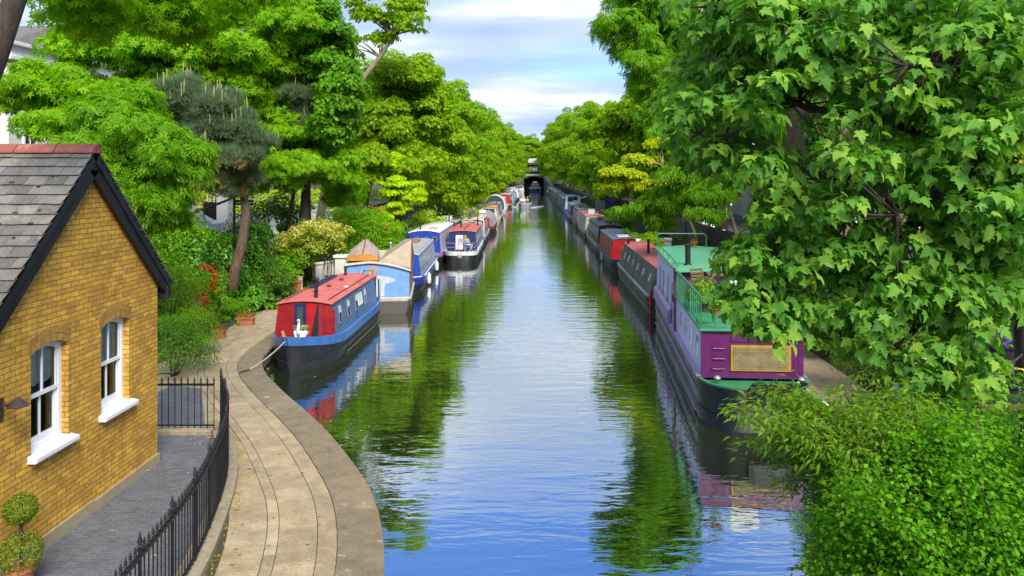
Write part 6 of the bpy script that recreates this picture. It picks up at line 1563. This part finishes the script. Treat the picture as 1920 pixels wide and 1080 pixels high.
# dark green lime tree
make_tree('tall dark green lime tree left of the leaning plane', (-11.2, 37.5, .6), trunk_pts((-11.2, 37.5, .6), (-11.1, 37.5, 5), (-11, 37.5, 9), (-11, 37.5, 13)), .3,
          pclumps([(612, 85, 37, 48, 75, 26, .85), (585, 25, 37.5, 55, 40, 18, .85), (640, 170, 36.5, 52, 60, 24, .8), (625, 230, 36.5, 50, 50, 16, .8), (530, 10, 38, 70, 40, 14, .85), (590, 130, 38.5, 60, 70, 20, .85)], 2.2, 2.0, .68, .2), L_linden, KITE, (.16, .26), 200, M_bark_dark, 'lime_tree', limbs=20, flat=.72)
# leaning plane with an open top
make_tree('plane tree leaning out with an open airy crown against the sky', (-13.4, 47, .6), trunk_pts((-13.4, 47, .6), (-12.9, 47, 4), (-12.1, 47, 8), (-10.6, 47, 11.4), (-9.4, 47, 12.9), (-8.6, 47, 14.2), (-7.9, 47, 16)), .28,
          pclumps([(735, 22, 47, 55, 30, 13, .75), (690, 20, 47, 38, 30, 7, .65), (775, 45, 46, 26, 25, 6, .6), (720, 70, 47, 40, 20, 6, .55), (665, 90, 47, 14, 20, 3, .5), (770, 8, 47, 30, 22, 6, .6), (680, -15, 47, 50, 15, 5, .7)], 1.6, 1.5, .75), L_plane, KITE, (.17, .28), 85, M_bark_plane, 'plane_tree', limbs=38, limb_r=.085, flat=.55, smooth_from=.5)
make_tree('broad plane tree with pale limbs beside the airy leaning crown', (-11.8, 52, .6), trunk_pts((-11.8, 52, .6), (-11.4, 52, 4), (-10.6, 52, 7.4), (-9.6, 52, 10), (-8.6, 52, 12)), .34,
          pclumps([(760, 150, 52, 70, 50, 28, 1.0), (720, 230, 51, 70, 60, 28, 1.0), (800, 220, 53, 55, 60, 24, 1.0), (770, 300, 52, 70, 50, 24, 1.0), (700, 310, 50, 50, 50, 16, .9), (690, 190, 52, 40, 60, 12, .9), (800, 140, 54, 24, 34, 7, .8)], 2.6), L_plane, KITE, (.20, .34), 210, M_bark_plane, 'plane_tree', limbs=34, limb_r=.12, flat=.72)
make_tree('small yellow green tree drooping over the blue boats', (-8.9, 49.5, .46), trunk_pts((-8.9, 49.5, .46), (-8.8, 49.5, 2.5), (-8.8, 49.5, 4.6), (-8.7, 49.5, 6.4)), .09,
          pclumps([(742, 310, 49.5, 30, 24, 12, .55), (735, 350, 49, 34, 24, 14, .55), (765, 365, 49.5, 34, 26, 14, .55), (735, 395, 49, 26, 20, 8, .5)], 1.0), L_lime, KITE, (.13, .22), 150, M_bark_dark, 'drooping_tree', limbs=18, flat=.5, droop=1.0)

# ------------------------------------------------------------------ avenue planes, both banks
protos = []
def crown_variant(seed, mat, sq=1.0):
    global rng
    keep = rng; rng = np.random.default_rng(seed)
    CL = np.vstack([ell((0, 0, 9.2), (4.6, 4.6, 4.4 * sq), 120, (.65, 1.05), -.95), ell((2.4, .5, 6.0), (3.4, 4.0, 2.6), 52, (.6, .9), -.9), ell((-1.5, 1, 6.5), (3.2, 3.4, 2.6), 34, (.6, .9), -.9), ell((2.6, 0, 3.6), (2.4, 4.6, 1.7), 44, (.5, .8), -.95)])
    t = thing('plane_tree', 'avenue plane', 'tree', (0, 0, 0), 0, 'plane trees along the canal')
    mb = MB(); tp = [Vector(p) for p in ((0, 0, -.4), (.1, 0, 2.5), (.25, .1, 5), (.4, 0, 8), (.5, .1, 11.5))]
    mb.tube(tp, [.36, .27, .23, .16, .06], 9)
    for i in rng.permutation(len(CL))[:26]:
        c = Vector(CL[i, :3]); k = min((1, 2, 3), key=lambda k: (tp[k] - c).length); mb.tube(bez(tp[k], c, .12, 6, .09), [.12, .10, .08, .06, .04, .015], 6)
    mb.build('trunk', M_bark_plane, t, smooth=True)
    leaves('crown', *clump_leaves(CL, 200, (.18, .31), .8, (0, 0, 7.5), .5, .5), KITE, mat, t)
    rng = keep; return t
variants = [crown_variant(101, L_plane), crown_variant(102, L_plane2), crown_variant(103, L_plane, .9), crown_variant(104, L_plane2, 1.05)]
used = [False] * 4
def place_tree(k, x, y, z, rz, s, label, group='plane trees along the canal'):
    v = variants[k]
    if not used[k]:
        used[k] = True; v.location = (x, y, z); v.rotation_euler.z = rz; v.scale = s; v['label'] = label; v['group'] = group; return v
    return dup(v, (x, y, z), rz, s, label, group)
left_av = [(-11.2, 62, 1.16), (-10.8, 72, 1.16), (-10.6, 83, 1.18), (-10.4, 95, 1.18), (-10.3, 108, 1.2), (-10.2, 122, 1.22), (-10.1, 137, 1.25), (-10.0, 153, 1.28), (-9.9, 170, 1.35), (-9.8, 188, 1.4), (-9.6, 207, 1.48), (-9.4, 227, 1.52), (-9.4, 248, 1.55)]
for i, (x_, y_, s_) in enumerate(left_av):
    place_tree(i % 4, x_, y_, .6, random.uniform(-.7, .7), (s_ * random.uniform(.96, 1.06), s_, s_ * random.uniform(.97, 1.05)), 'left bank plane tree, %s of the row counted from the tunnel' % ordn[len(left_av) - 1 - i])
right_av = [(12.6, 58, .95), (12.0, 69, 1.0), (11.4, 81, 1.0), (11.0, 94, 1.06), (10.8, 108, 1.12), (10.7, 122, 1.2), (10.6, 137, 1.28), (10.5, 153, 1.35), (10.4, 170, 1.42), (10.3, 188, 1.5), (10.2, 207, 1.58), (10.0, 227, 1.64), (10, 248, 1.68)]
for i, (x_, y_, s_) in enumerate(right_av):
    place_tree((i + 2) % 4, x_, y_, 1.2 if i < 9 else 1.0, PI + random.uniform(-.7, .7), (s_ * random.uniform(.96, 1.06), s_, s_ * random.uniform(.97, 1.05)), 'right bank plane tree, %s of the row counted from the tunnel' % ordn[len(right_av) - 1 - i])
for i, (x_, y_, s_) in enumerate([(-8.5, 277, 1.35), (8.5, 279, 1.35), (-1, 292, 1.35), (-16, 288, 1.6), (16, 290, 1.6)]):
    place_tree(i % 4, x_, y_, 3.5, random.uniform(0, 6), (s_, s_, s_), ['tree behind the cafe to its left', 'tree behind the cafe to its right', 'tree right behind the cafe roof', 'outer left tree behind the tunnel', 'outer right tree behind the tunnel'][i], 'trees behind the tunnel')
for i, (x_, y_, s_) in enumerate([(-22, 66, 1.15), (-23, 82, 1.15), (-22.5, 100, 1.2), (-22, 122, 1.25), (-21.5, 150, 1.4), (-20, 185, 1.6), (-20, 225, 1.7)]):
    place_tree((i + 1) % 4, x_, y_, 1.9, random.uniform(0, 6), (s_, s_, s_), 'tree beyond the left road, %s of its row from the tunnel' % ordn[6 - i], 'trees beyond the left road')
for i, (x_, y_, s_) in enumerate([(21, 56, 1.0), (22, 92, 1.1), (22, 115, 1.2), (21, 145, 1.35), (20, 185, 1.6), (20, 225, 1.7)]):
    place_tree(i % 4, x_, y_, 2.1, random.uniform(0, 6), (s_, s_, s_), 'tree beyond the right road, %s of its row from the tunnel' % ordn[5 - i], 'trees beyond the right road')

# ------------------------------------------------------------------ right bank: fence, shrubs, trees
fe = thing('iron_fence', 'long black paling fence along the top of the right bank', 'fence', (8.55, 26, 1.9))
mb = MB()
n_ = 340
for i in range(n_):
    y_ = i * .155 * (1 + i * .0012); x_ = .002 * y_
    mb.box(x_ - .012, x_ + .012, y_ - .045, y_ + .045, .05, 1.34)
mb.build('palings', M_iron, fe)
yl = (n_ - 1) * .155 * (1 + (n_ - 1) * .0012)
mb = MB(); mb.box(-.03, .02, 0, yl, 1.20, 1.26); mb.box(-.03, .02, 0, yl, .25, .31)
mb.build('rail', M_iron, fe)
for i in range(14): mb = MB(); yy = yl * i / 13; mb.box(-.05 + .002 * yy, .05 + .002 * yy, yy - .05, yy + .05, 0, 1.5); mb.build('fence_post', M_iron, fe)
S_('yellow green shrubs with pale plumes behind the green roof', 1300, 455, .9, 35.0, 1.0, .62, L_grey, n=26, per=90, size=(.07, .12))
S_('low olive and yellow bush below the fence by the terrace', 1330, 470, .9, 34.0, .9, .62, leaf('olive_leaf', [(.12, .12, .02), (.20, .19, .03), (.26, .24, .05)], .25), n=26, per=90, size=(.06, .10))
S_('purple grey plumed shrub beside the black fence', 1335, 452, 1.1, 36.0, .45, .75, leaf('plum_leaf', [(.13, .11, .09), (.20, .17, .13), (.26, .23, .18)], .2), n=14, per=90, size=(.06, .10), tmpl=LANCE)
S_('dark fern like shrub below the fence post', 1255, 470, .8, 38.0, .65, .70, L_dark, n=18, per=90, size=(.07, .12), tmpl=LANCE)
S_('olive hedge shrub on the bank above the red sided boat', 1215, 430, 1.0, 46, 1.2, .75, L_plane, n=26, per=80, size=(.09, .15))
S_('green bank shrub beyond the fence corner', 1160, 400, 1.0, 62, 1.3, .9, L_plane2, n=26, per=70, size=(.12, .2))
S_('tan bank shrub beside the pink roofed narrowboat', 1135, 398, 1.0, 74, 1.2, .7, leaf('tan_leaf', [(.16, .13, .05), (.24, .19, .08)], .2), n=22, per=60, size=(.14, .22))
cp = thing('mooring_bollard', 'grey timber mooring post behind the green roof rail', 'post', (6.75, 38.6, ZP)); mb = MB(); mb.box(-.16, .16, -.16, .16, 0, 2.0); mb.build('shaft', M_cover, cp, bevel=.02); mb = MB(); mb.box(-.20, .20, -.20, .20, 2.0, 2.12); mb.build('cap', M_cover, cp, bevel=.02)
gp2 = thing('gate_pier', 'cream stone gate pier across the right road', 'gate pier', (12.0, 50, 2.1)); mb = MB(); mb.box(-.5, .5, -.5, .5, 0, 1.6); mb.build('shaft', M_stucco, gp2, bevel=.03); mb = MB(); mb.box(-.75, .75, -.75, .75, 1.602, 2.1); mb.build('cap', M_stucco, gp2, bevel=.04)
cvr = thing('covered_motorbike', 'white cover draped over a motorbike beyond the right fence', 'covered bike', (9.7, 43.0, 2.1))
mb = MB(); rg = []
for u in np.linspace(0, 1, 9):
    hh = .55 + .55 * math.sin(PI * min(1, u * 1.15 + .1)) ** .8; ww = .34 + .08 * math.sin(9 * u)
    rg.append([(-1.0 + 2.0 * u + .03 * math.sin(7 * a), ww * math.cos(a) * (1 + .12 * math.sin(3 * a + 5 * u)), hh * max(.02, math.sin(a)) ** .6) for a in np.linspace(0, PI, 11)])
mb.loft(rg, caps=True); mb.build('cover', paint('cover_white', (.72, .72, .76), .5), cvr, smooth=True)
for x_, y_, lb, cc in ((8.0, 80, 'navy notice board on the right bank by the fence', 'navy'), (8.6, 81.5, 'yellow notice board next to the navy one', 'yellow'), (7.3, 84, 'pale green cabinet on the right bank path', 'lightgrey')):
    t = thing('notice_board', lb, 'notice board', (x_, y_, .5))
    mb = MB(); mb.box(-.5, .5, -.05, .05, 1.0 if cc != 'lightgrey' else 0, 2.5 if cc == 'navy' else 2.3); mb.build('board', B[cc], t, bevel=.02)
    for a in (-.4, .4): mb = MB(); mb.tube([(a, .08, 0), (a, .08, 1.4)], .04, 6); mb.build('post', M_iron, t)
hd = thing('clipped_hedge', 'clipped light green hedge behind the white wall across the left road', 'hedge', (-22.5, 50.5, 1.95), .28)
n = 9000; P = np.stack([rng.uniform(-8, 12, n), rng.uniform(-.8, .8, n), rng.uniform(0, 2.6, n)], 1); fc_ = rng.random(n); P[fc_ < .6, 1] = -.8 + rng.normal(size=(fc_ < .6).sum()) * .06; P[fc_ >= .6, 2] = 2.6 + rng.normal(size=(fc_ >= .6).sum()) * .06
leaves('hedge_leaves', P, np.stack([np.zeros(n), np.where(fc_ < .6, -1.0, 0), np.where(fc_ < .6, .3, 1.0)], 1) + rng.normal(size=(n, 3)) * .4, rand_unit(n), rng.uniform(.12, .22, n), KITE, L_lime, hd)
# tall ash like tree and its neighbours
make_tree('tall ash tree with drooping sprays at the left edge of the right bank trees', (10.8, 44, 2.0), trunk_pts((10.8, 44, 2.0), (10.6, 44, 6), (10.2, 44, 10), (9.6, 44, 14), (9.0, 44, 18)), .30,
          pclumps([(1190, 60, 42, 50, 60, 24, .8), (1140, 50, 41, 34, 14, 8, .5), (1240, 60, 43, 60, 80, 28, .9), (1215, 150, 42, 40, 60, 18, .8), (1260, 150, 43, 70, 70, 26, .9), (1200, 0, 42, 70, 30, 16, .8), (1300, 220, 43, 70, 60, 22, .9), (1230, 220, 42, 40, 40, 12, .8), (1180, 120, 41, 20, 30, 6, .6)], 2.4), L_ash, PINNATE, (.34, .55), 60, M_bark_dark, 'ash_tree', limbs=40, limb_r=.08, flat=.72)
make_tree('green plane tree with pale bare limbs behind the golden leaved tree', (12.4, 52, 2.0), trunk_pts((12.4, 52, 2.0), (11.9, 52, 5), (11.4, 52, 8), (10.8, 52, 11)), .28,
          pclumps([(1200, 210, 52, 60, 40, 22, 1.0), (1250, 280, 52, 70, 50, 24, 1.0), (1190, 270, 53, 50, 50, 16, .9), (1150, 230, 54, 40, 40, 12, .9), (1290, 330, 50, 60, 40, 14, .9), (1300, 220, 54, 70, 60, 20, 1.0)], 2.6), L_plane, KITE, (.20, .34), 210, M_bark_plane, 'plane_tree', limbs=30, limb_r=.10)
make_tree('small golden yellow leaved tree overhanging the right moorings', (8.6, 39.5, 1.7), trunk_pts((8.6, 39.5, 1.7), (8.1, 39.4, 3.2), (7.2, 39.3, 4.6), (6.6, 39.2, 6.2)), .08,
          pclumps([(1165, 325, 39, 46, 10, 12, .42), (1205, 347, 39.5, 56, 12, 13, .42), (1200, 300, 39.5, 36, 8, 9, .4), (1235, 268, 39.5, 28, 8, 8, .36), (1150, 350, 39, 28, 8, 6, .34)], 1.1), L_yel, KITE, (.13, .21), 120, M_bark_plane, 'golden_tree', limbs=24, flat=.72)
make_tree('arching green sumac hanging over the right bank fence', (9.2, 34, 2.0), trunk_pts((9.2, 34, 2.0), (8.9, 34, 3.4), (8.5, 34, 5), (8.3, 34, 6.6)), .10,
          pclumps([(1290, 330, 34, 60, 30, 16, .6), (1250, 370, 34.5, 50, 24, 14, .55), (1330, 360, 33, 50, 30, 12, .6), (1190, 390, 35, 36, 16, 7, .45), (1370, 310, 34, 60, 40, 14, .6), (1330, 400, 32, 36, 20, 6, .45), (1230, 410, 35, 30, 14, 5, .4)], 1.2), L_ash, PINNATE, (.34, .52), 42, M_bark_plane, 'sumac_tree', limbs=30, limb_r=.04, flat=.55, droop=.8)
# dark ivy clad trunk behind the sycamore
it = thing('ivy_clad_tree', 'dark ivy clad trunk in the shade behind the big sycamore', 'tree', (9.2, 24.5, .9))
mb = MB(); mb.tube([(0, 0, 0), (.1, 0, 4), (0, .1, 8), (.2, 0, 13)], [.42, .36, .30, .2], 10); mb.tube(bez((.05, 0, 6), (-2.6, -1, 8.2), .1, 7), [.14, .12, .1, .08, .06, .05, .03], 7); mb.tube(bez((.05, 0, 5), (3, 0, 7.6), .1, 7), [.14, .12, .1, .08, .06, .05, .03], 7); mb.build('trunk', M_bark_dark, it, smooth=True)
n = 9000; u = rng.random(n); a = rng.uniform(0, 2 * PI, n); rr = .62 + .2 * np.sin(u * 22) + rng.normal(size=n) * .08
P = np.stack([rr * np.cos(a), rr * np.sin(a), u * 11.5], 1); leaves('ivy_leaves', P, np.stack([np.cos(a), np.sin(a), np.full(n, .3)], 1) + rng.normal(size=(n, 3)) * .4, np.array([0, 0, -1.0]) + rng.normal(size=(n, 3)) * .4, rng.uniform(.10, .19, n), KITE, L_dark, it)
CLi = ell((4.5, 0, 10.5), (3.0, 2.4, 2.6), 34, (.8, 1.2), -.9); leaves('crown', *clump_leaves(CLi, 160, (.16, .26), .6, (0, 0, 9)), STAR, L_linden, it)
make_tree('leafy tree filling the gap behind the sycamore on the right bank', (15.5, 30, 2.0), trunk_pts((15.5, 30, 2), (15.3, 30, 5), (15, 30, 9), (14.8, 30, 12)), .25,
          np.vstack([ell((14.7, 30, 8.5), (4.0, 3, 5), 70, (.8, 1.2), -.95), ell((16, 27, 6), (4, 3, 4), 50, (.8, 1.2), -.95)]), L_linden, STAR, (.18, .30), 130, M_bark_dark, 'sycamore_tree', limbs=24)
make_tree('shaded green tree at the right edge behind the planters', (13.0, 18, 1.9), trunk_pts((13.0, 18, 1.9), (12.9, 18, 4), (12.6, 18, 7), (12.6, 18, 10)), .2,
          np.vstack([ell((12.3, 18.5, 8.0), (4.0, 2.5, 4.5), 60, (.7, 1.0), -.95), ell((12.5, 19, 4.6), (3.2, 2, 2.4), 30, (.6, .9), -.9)]), L_syc, STAR, (.16, .26), 130, M_bark_dark, 'sycamore_tree', limbs=24)

# ------------------------------------------------------------------ the big sycamore in front, right
sy = thing('sycamore_tree', 'big sycamore with large lobed leaves filling the right side in front', 'tree', (6.6, 9.9, 1.0))
bs = Vector((6.6, 9.9, 1.0))
limbs_ = [
    [(6.6, 9.9, 1.0), (6.35, 9.8, 3.2), (6.0, 9.6, 5.4), (5.75, 9.5, 7.4), (5.5, 9.3, 9.6), (5.2, 9.0, 12.0)],
    [(6.0, 9.6, 5.4), at(1700, 230, 9.2), at(1560, 215, 8.8), at(1430, 180, 8.4), at(1340, 110, 8.2)],
    [(6.2, 9.7, 4.6), at(1640, 330, 9.0), at(1500, 330, 8.6), at(1380, 270, 8.4), at(1310, 250, 8.3)],
    [(5.75, 9.5, 7.4), at(1760, 60, 9.0), at(1620, 40, 8.4), at(1480, 20, 8.0), at(1330, 10, 8.0)],
    [(6.1, 9.65, 5.0), at(1790, 400, 9.2), at(1640, 440, 8.9), at(1520, 470, 8.7), at(1420, 520, 8.6)],
    [(6.2, 9.7, 4.4), at(1850, 500, 9.0), at(1740, 590, 8.8), at(1680, 660, 8.5), at(1620, 640, 8.5)],
    [(6.1, 9.65, 5.2), at(1850, 300, 8.6), at(1780, 330, 8.2), at(1680, 400, 7.9)],
    [(6.0, 9.6, 5.8), at(1800, 200, 8.8), at(1790, 120, 8.0), at(1700, 120, 7.2)],
    [at(1850, 500, 9.0), at(1830, 640, 8.6), at(1790, 740, 8.4)]]
lr0 = [.20, .075, .075, .07, .065, .06, .055, .06, .04]
mb = MB(); nodes = []
def dens(pts, k=6):
    o = []
    for a, b_ in zip(pts[:-1], pts[1:]): o += [Vector(a).lerp(Vector(b_), i / k) for i in range(k)]
    o.append(Vector(pts[-1])); 
    for it_ in range(5): o = [o[0]] + [(o[i - 1] + o[i] * 2 + o[i + 1]) / 4 for i in range(1, len(o) - 1)] + [o[-1]]
    return [p + Vector((random.uniform(-.012, .012), 0, random.uniform(-.015, .015))) for p in o]
for pts, r_ in zip(limbs_, lr0):
    D = dens([Vector(p) for p in pts]); m_ = len(D)
    mb.tube([p - bs for p in D], [r_ * (1 - .8 * i / (m_ - 1)) for i in range(m_)], 8); nodes += D[m_ // 4:]
POLY = [(1268, -20), (1300, 60), (1262, 190), (1292, 300), (1300, 340), (1380, 330), (1420, 400), (1440, 440), (1370, 500), (1350, 570), (1385, 630), (1470, 655), (1530, 610), (1600, 640), (1640, 690), (1700, 740), (1770, 790), (1830, 760), (1860, 690), (1960, 640), (1960, -20)]
HOLES = [(1510, 250, 75, 85), (1650, 265, 40, 40), (1700, 640, 60, 55), (1590, 655, 30, 25), (1895, 650, 50, 90), (1380, 420, 55, 40), (1815, 205, 45, 40), (1575, 345, 40, 30), (1560, 560, 40, 30)]
def inpoly(x, y, P):
    c = False; j = len(P) - 1
    for i in range(len(P)):
        if (P[i][1] > y) != (P[j][1] > y) and x < (P[j][0] - P[i][0]) * (y - P[i][1]) / (P[j][1] - P[i][1]) + P[i][0]: c = not c
        j = i
    return c
CLs = []; tries = 0
while len(CLs) < 560 and tries < 16000:
    tries += 1
    px, py = random.uniform(1262, 1960), random.uniform(-40, 790)
    if not inpoly(px, py, POLY): continue
    if any(((px - hx) / hw_) ** 2 + ((py - hy) / hh_) ** 2 < 1 for hx, hy, hw_, hh_ in HOLES): continue
    u = random.random()
    Y = (7.9 + 1.6 * u) if py > 400 else (7.4 + 2.3 * u)
    Y += (.5 if px < 1400 and py < 400 else 0)
    CLs.append(tuple(at(px, py, Y)) + (random.uniform(.20, .34),))
CLs = np.array(CLs); CLs[:, :3] -= np.array(bs)[None]
for c in CLs:
    q = Vector(c[:3]) + bs; nd = min(nodes, key=lambda p: (p - q).length + max(0, p.z - q.z) * .2)
    if (nd - q).length < 2.2: mb.tube([p - bs for p in bez(nd, q, -.06, 6, .06)], [.016, .014, .012, .010, .008, .005], 5)
mb.build('trunk', M_bark_dark, sy, smooth=True)
P, Nn, T, S2 = clump_leaves(CLs, 34, (.085, .165), .85, None, .75, .62, .46)
leaves('crown', P, Nn, T, S2, LOBED, L_syc, sy)
fr_i = rng.permutation(len(CLs))[:16]; P = np.repeat(CLs[fr_i, :3], 26, 0); P = P + rng.normal(size=P.shape) * np.array([.03, .03, .09]) + np.array([0, 0, -.18])
leaves('seed_clusters', P, rand_unit(len(P)), rand_unit(len(P)), rng.uniform(.03, .055, len(P)), KITE, leaf('seed_green', [(.20, .24, .05), (.30, .30, .08)], .3), sy)['kind'] = 'stuff'

# ------------------------------------------------------------------ foreground bushes, lower right
def bush(label, base, sprays, leafm, tmpl, size, n_per, name='willow_bush', stemr=.03, droop=.45, extra=None):
    t = thing(name, label, 'bush', base); bs = Vector(base); mb = MB(); PP = []; NN = []; TT = []; SS = []
    for (a, b_, r_) in sprays:
        a = Vector(a) - bs; b_ = Vector(b_) - bs; ln_ = bez(a, b_, random.uniform(.05, .16), 10, .06)
        mb.tube(ln_, [r_ * (1 - .85 * i / 9) for i in range(10)], 5)
        D = np.array([ln_[0].lerp(ln_[-1], 0) for _ in ()] or [tuple(p) for p in ln_])
        tt = rng.random(n_per) ** .7 * 9; i0 = np.minimum(tt.astype(int), 8); f_ = (tt - i0)[:, None]
        base_p = D[i0] * (1 - f_) + D[i0 + 1] * f_
        dirv = unit(D[i0 + 1] - D[i0]); r_n = unit(rng.normal(size=(n_per, 3)) * np.array([1, 1, .55]))
        spread = .05 + .22 * (1 - np.abs(tt / 9 - .6))[:, None] * rng.random((n_per, 1))
        PP.append(base_p + r_n * spread); TT.append(dirv * .5 + r_n + np.array([0, 0, -droop])); NN.append(np.array([0, 0, 1.0]) + r_n * .3 + rng.normal(size=(n_per, 3)) * .35); SS.append(rng.uniform(size[0], size[1], n_per))
    mb.build('stems', M_bark_dark, t, smooth=True)
    leaves('foliage', np.vstack(PP), np.vstack(NN), np.vstack(TT), np.concatenate(SS), tmpl, leafm, t)
    return t
def spray_set(root, region, Yr, n, r_=.014):
    out = []
    for i in range(n):
        while True:
            px, py = random.uniform(region[0], region[2]), random.uniform(region[1], region[3])
            if inpoly(px, py, region[4]): break
        e = at(px, py, random.uniform(*Yr)); rt = Vector(root) + Vector((random.uniform(-.5, .5), random.uniform(-.5, .5), 0))
        a = rt.lerp(e, random.uniform(.35, .65)); a.z += .15
        out.append((a, e, r_))
    return out
PW = [(1375, 765), (1440, 725), (1520, 720), (1600, 700), (1690, 715), (1780, 760), (1760, 1000), (1640, 960), (1540, 900), (1510, 820), (1440, 790)]
root = Vector((4.75, 8.3, .6))
spr = spray_set(root, (1375, 720, 1760, 1000, PW), (7.0, 8.2), 110)
for (px, py, ax, ay) in ((1375, 768, 1520, 800), (1395, 835, 1530, 850), (1455, 905, 1560, 900), (1440, 730, 1560, 780), (1480, 815, 1580, 830), (1470, 860, 1580, 860), (1420, 795, 1540, 820), (1510, 770, 1620, 820)): spr.append((at(ax, ay, 8.2), at(px, py, 7.9), .012))
for k in range(16): spr.append((root + Vector((random.uniform(-.2, .2), 0, 0)), at(random.uniform(1480, 1760), random.uniform(715, 800), random.uniform(7.6, 8.6)), .035))
wb_ = bush('yellow green willow like bush reaching over the water under the sycamore', tuple(root), spr, L_willow, LANCE, (.055, .11), 210)
PG = [(1640, 800), (1760, 760), (1860, 740), (1980, 700), (1980, 1120), (1560, 1120), (1520, 1000), (1560, 920)]
root2 = Vector((4.7, 7.1, .6))
bush('deep green leafy shrub at the bottom right corner', tuple(root2), spray_set(root2, (1520, 700, 1980, 1120, PG), (6.3, 7.8), 130) + [(root2, at(random.uniform(1600, 1900), random.uniform(800, 900), 7.2), .03) for k in range(6)] + [(at(1700, 1020, 7.0), at(1580, 900, 7.2), .025)], leaf('deep_shrub_leaf', [(.030, .12, .008), (.05, .17, .012), (.08, .22, .018)], .32), KITE, (.032, .062), 340, 'leafy_shrub', droop=.2)
PB = [(1510, 930), (1600, 920), (1700, 960), (1760, 1010), (1780, 1120), (1490, 1120), (1495, 1030), (1520, 980)]
root3 = Vector((4.35, 7.7, .6))
bush('bright green small leaved shrub touching the water at the bottom', tuple(root3), spray_set(root3, (1490, 920, 1780, 1120, PB), (7.1, 8.3), 90), leaf('fresh_leaf', [(.04, .15, .012), (.07, .21, .018), (.11, .26, .02)], .32), KITE, (.03, .058), 230, 'small_leaved_shrub', droop=.1)
for k_, (x_, y_, z_, m_, lb) in enumerate(((8.9, 22.5, .6, L_mid, 'green bank shrub right of the path level with the terrace table'), (9.1, 25.5, .7, L_ash, 'feathery bank shrub below the fence level with the green roof'), (9.0, 28.8, .7, L_dark, 'dark bank shrub at the far end of the purple boat'), (9.4, 17.2, .7, L_linden, 'broad green bank shrub near the covered barbecue'), (8.4, 13.6, .6, L_mid, 'leafy shrub in front of the covered barbecue'), (7.6, 32.0, .6, L_grey, 'grey leaved bank shrub beside the grey green boat'))):
    shrub(lb, (x_, y_, z_), (1.0, 1.5, .8), m_, n=30, per=110, size=(.06, .12))
bk = shrub('dark filler shrub on the right bank behind the willow bush', (6.6, 12.2, .6), (1.6, 1.5, 1.0), L_dark, n=40, per=120, size=(.06, .11))
shrub('yellow green shrub beside the right bank path behind the sycamore leaves', (8.15, 18.3, .5), (.95, 1.5, 1.15), L_willow, n=36, per=120, size=(.06, .11), tmpl=LANCE)
shrub('fern like bush under the dark trees right of the covered bin', (10.4, 16.0, .8), (1.6, 1.4, 1.5), L_ash, n=40, per=110, size=(.08, .14), tmpl=LANCE)
pot_plant('pot of small pink flowers on the right towpath', (8.35, 23.6, .5), .22, .25, B['brown'], L_mid, 160, (.05, .09), .35, 24, leaf('pale_pink_petal', [(.6, .3, .32), (.7, .5, .5)], .2))
bn = thing('covered_bin', 'grey plastic covered barbecue on the bank seen through the sycamore', 'covered barbecue', (7.75, 15.4, .62), .3)
mb = MB(); rg = []
for z_, r_ in ((0, .52), (.3, .50), (.9, .47), (1.15, .50), (1.2, .52), (1.35, .40), (1.48, .24), (1.52, .04)):
    rg.append([(r_ * math.cos(a) * (1.15 + .05 * math.sin(5 * a + z_ * 4)), r_ * .85 * math.sin(a) * (1 + .05 * math.sin(7 * a)), z_ + (.05 * math.sin(3 * a) if .1 < z_ < 1.3 else 0)) for a in np.linspace(0, 2 * PI, 29)[:-1]])
mb.loft(rg, True, True); mb.build('cover', paint('grey_cover', (.50, .50, .52), .35), bn, smooth=True)
mb = MB(); mb.tube([(-.45 * math.cos(a), -.1, 1.28 + .34 * math.sin(a)) for a in np.linspace(.3, PI - .3, 9)], .02, 6); mb.build('handle', M_black, bn)
pv = leaf('violet_petal', [(.10, .06, .45), (.16, .10, .55)], .2); py_ = leaf('lemon_petal', [(.65, .60, .12), (.75, .70, .2)], .2)
pot_plant('black trough of yellow and violet pansies on the right edge', (at(1900, 735, 9.2).x, 9.2, at(1900, 752, 9.2).z), .14, .22, M_black, L_dark, 150, (.04, .07), .16, 14, py_, .8, name='flower_trough')
pot_plant('upper black trough with violet flowers behind the pansies', (at(1910, 660, 10.4).x, 10.4, at(1910, 676, 10.4).z), .14, .22, M_black, L_dark, 150, (.04, .07), .18, 12, pv, .9, name='flower_trough')
pl_ = thing('plant_stand', 'dark timber plant stand holding the pansy troughs', 'plant stand', (6.3, 9.8, .6))
tz0, tz1 = at(1900, 752, 9.2).z, at(1910, 676, 10.4).z
for nm_, yy, zz_ in (('shelf', 9.2, tz0), ('shelf', 10.4, tz1)):
    xx = at(1900, 735, yy).x; mb = MB(); mb.box(xx - 6.3 - .5, xx - 6.3 + .6, yy - 9.8 - .18, yy - 9.8 + .18, zz_ - .65, zz_ - .602); mb.build(nm_, M_wood, pl_)
    for sx in (-.45, .5): mb = MB(); mb.box(xx - 6.3 + sx - .03, xx - 6.3 + sx + .03, yy - 9.8 - .03, yy - 9.8 + .03, 0, zz_ - .652); mb.build('leg', M_wood, pl_)
# floating leaves and twigs are in fallen_leaves; grass on the banks
n = 16000; yy = rng.uniform(20, 120, n) ** 1.0; xx = np.where(rng.random(n) < .5, -10.3 - rng.random(n) * 4, 8.5 + rng.random(n) * 3.5)
zg_ = np.where(xx < 0, np.where(xx > -13.6, .5, .5 + (-13.6 - xx) * .6), 1.9)
P = np.stack([xx, yy, zg_], 1)
tag(leaves('grass', P, rand_unit(n) * np.array([1, 1, .2]), np.array([0, 0, 1.0]) + rng.normal(size=(n, 3)) * .5, rng.uniform(.10, .30, n), LANCE, L_mid), 'rough grass and ground cover on both banks', 'grass', None, 'stuff')
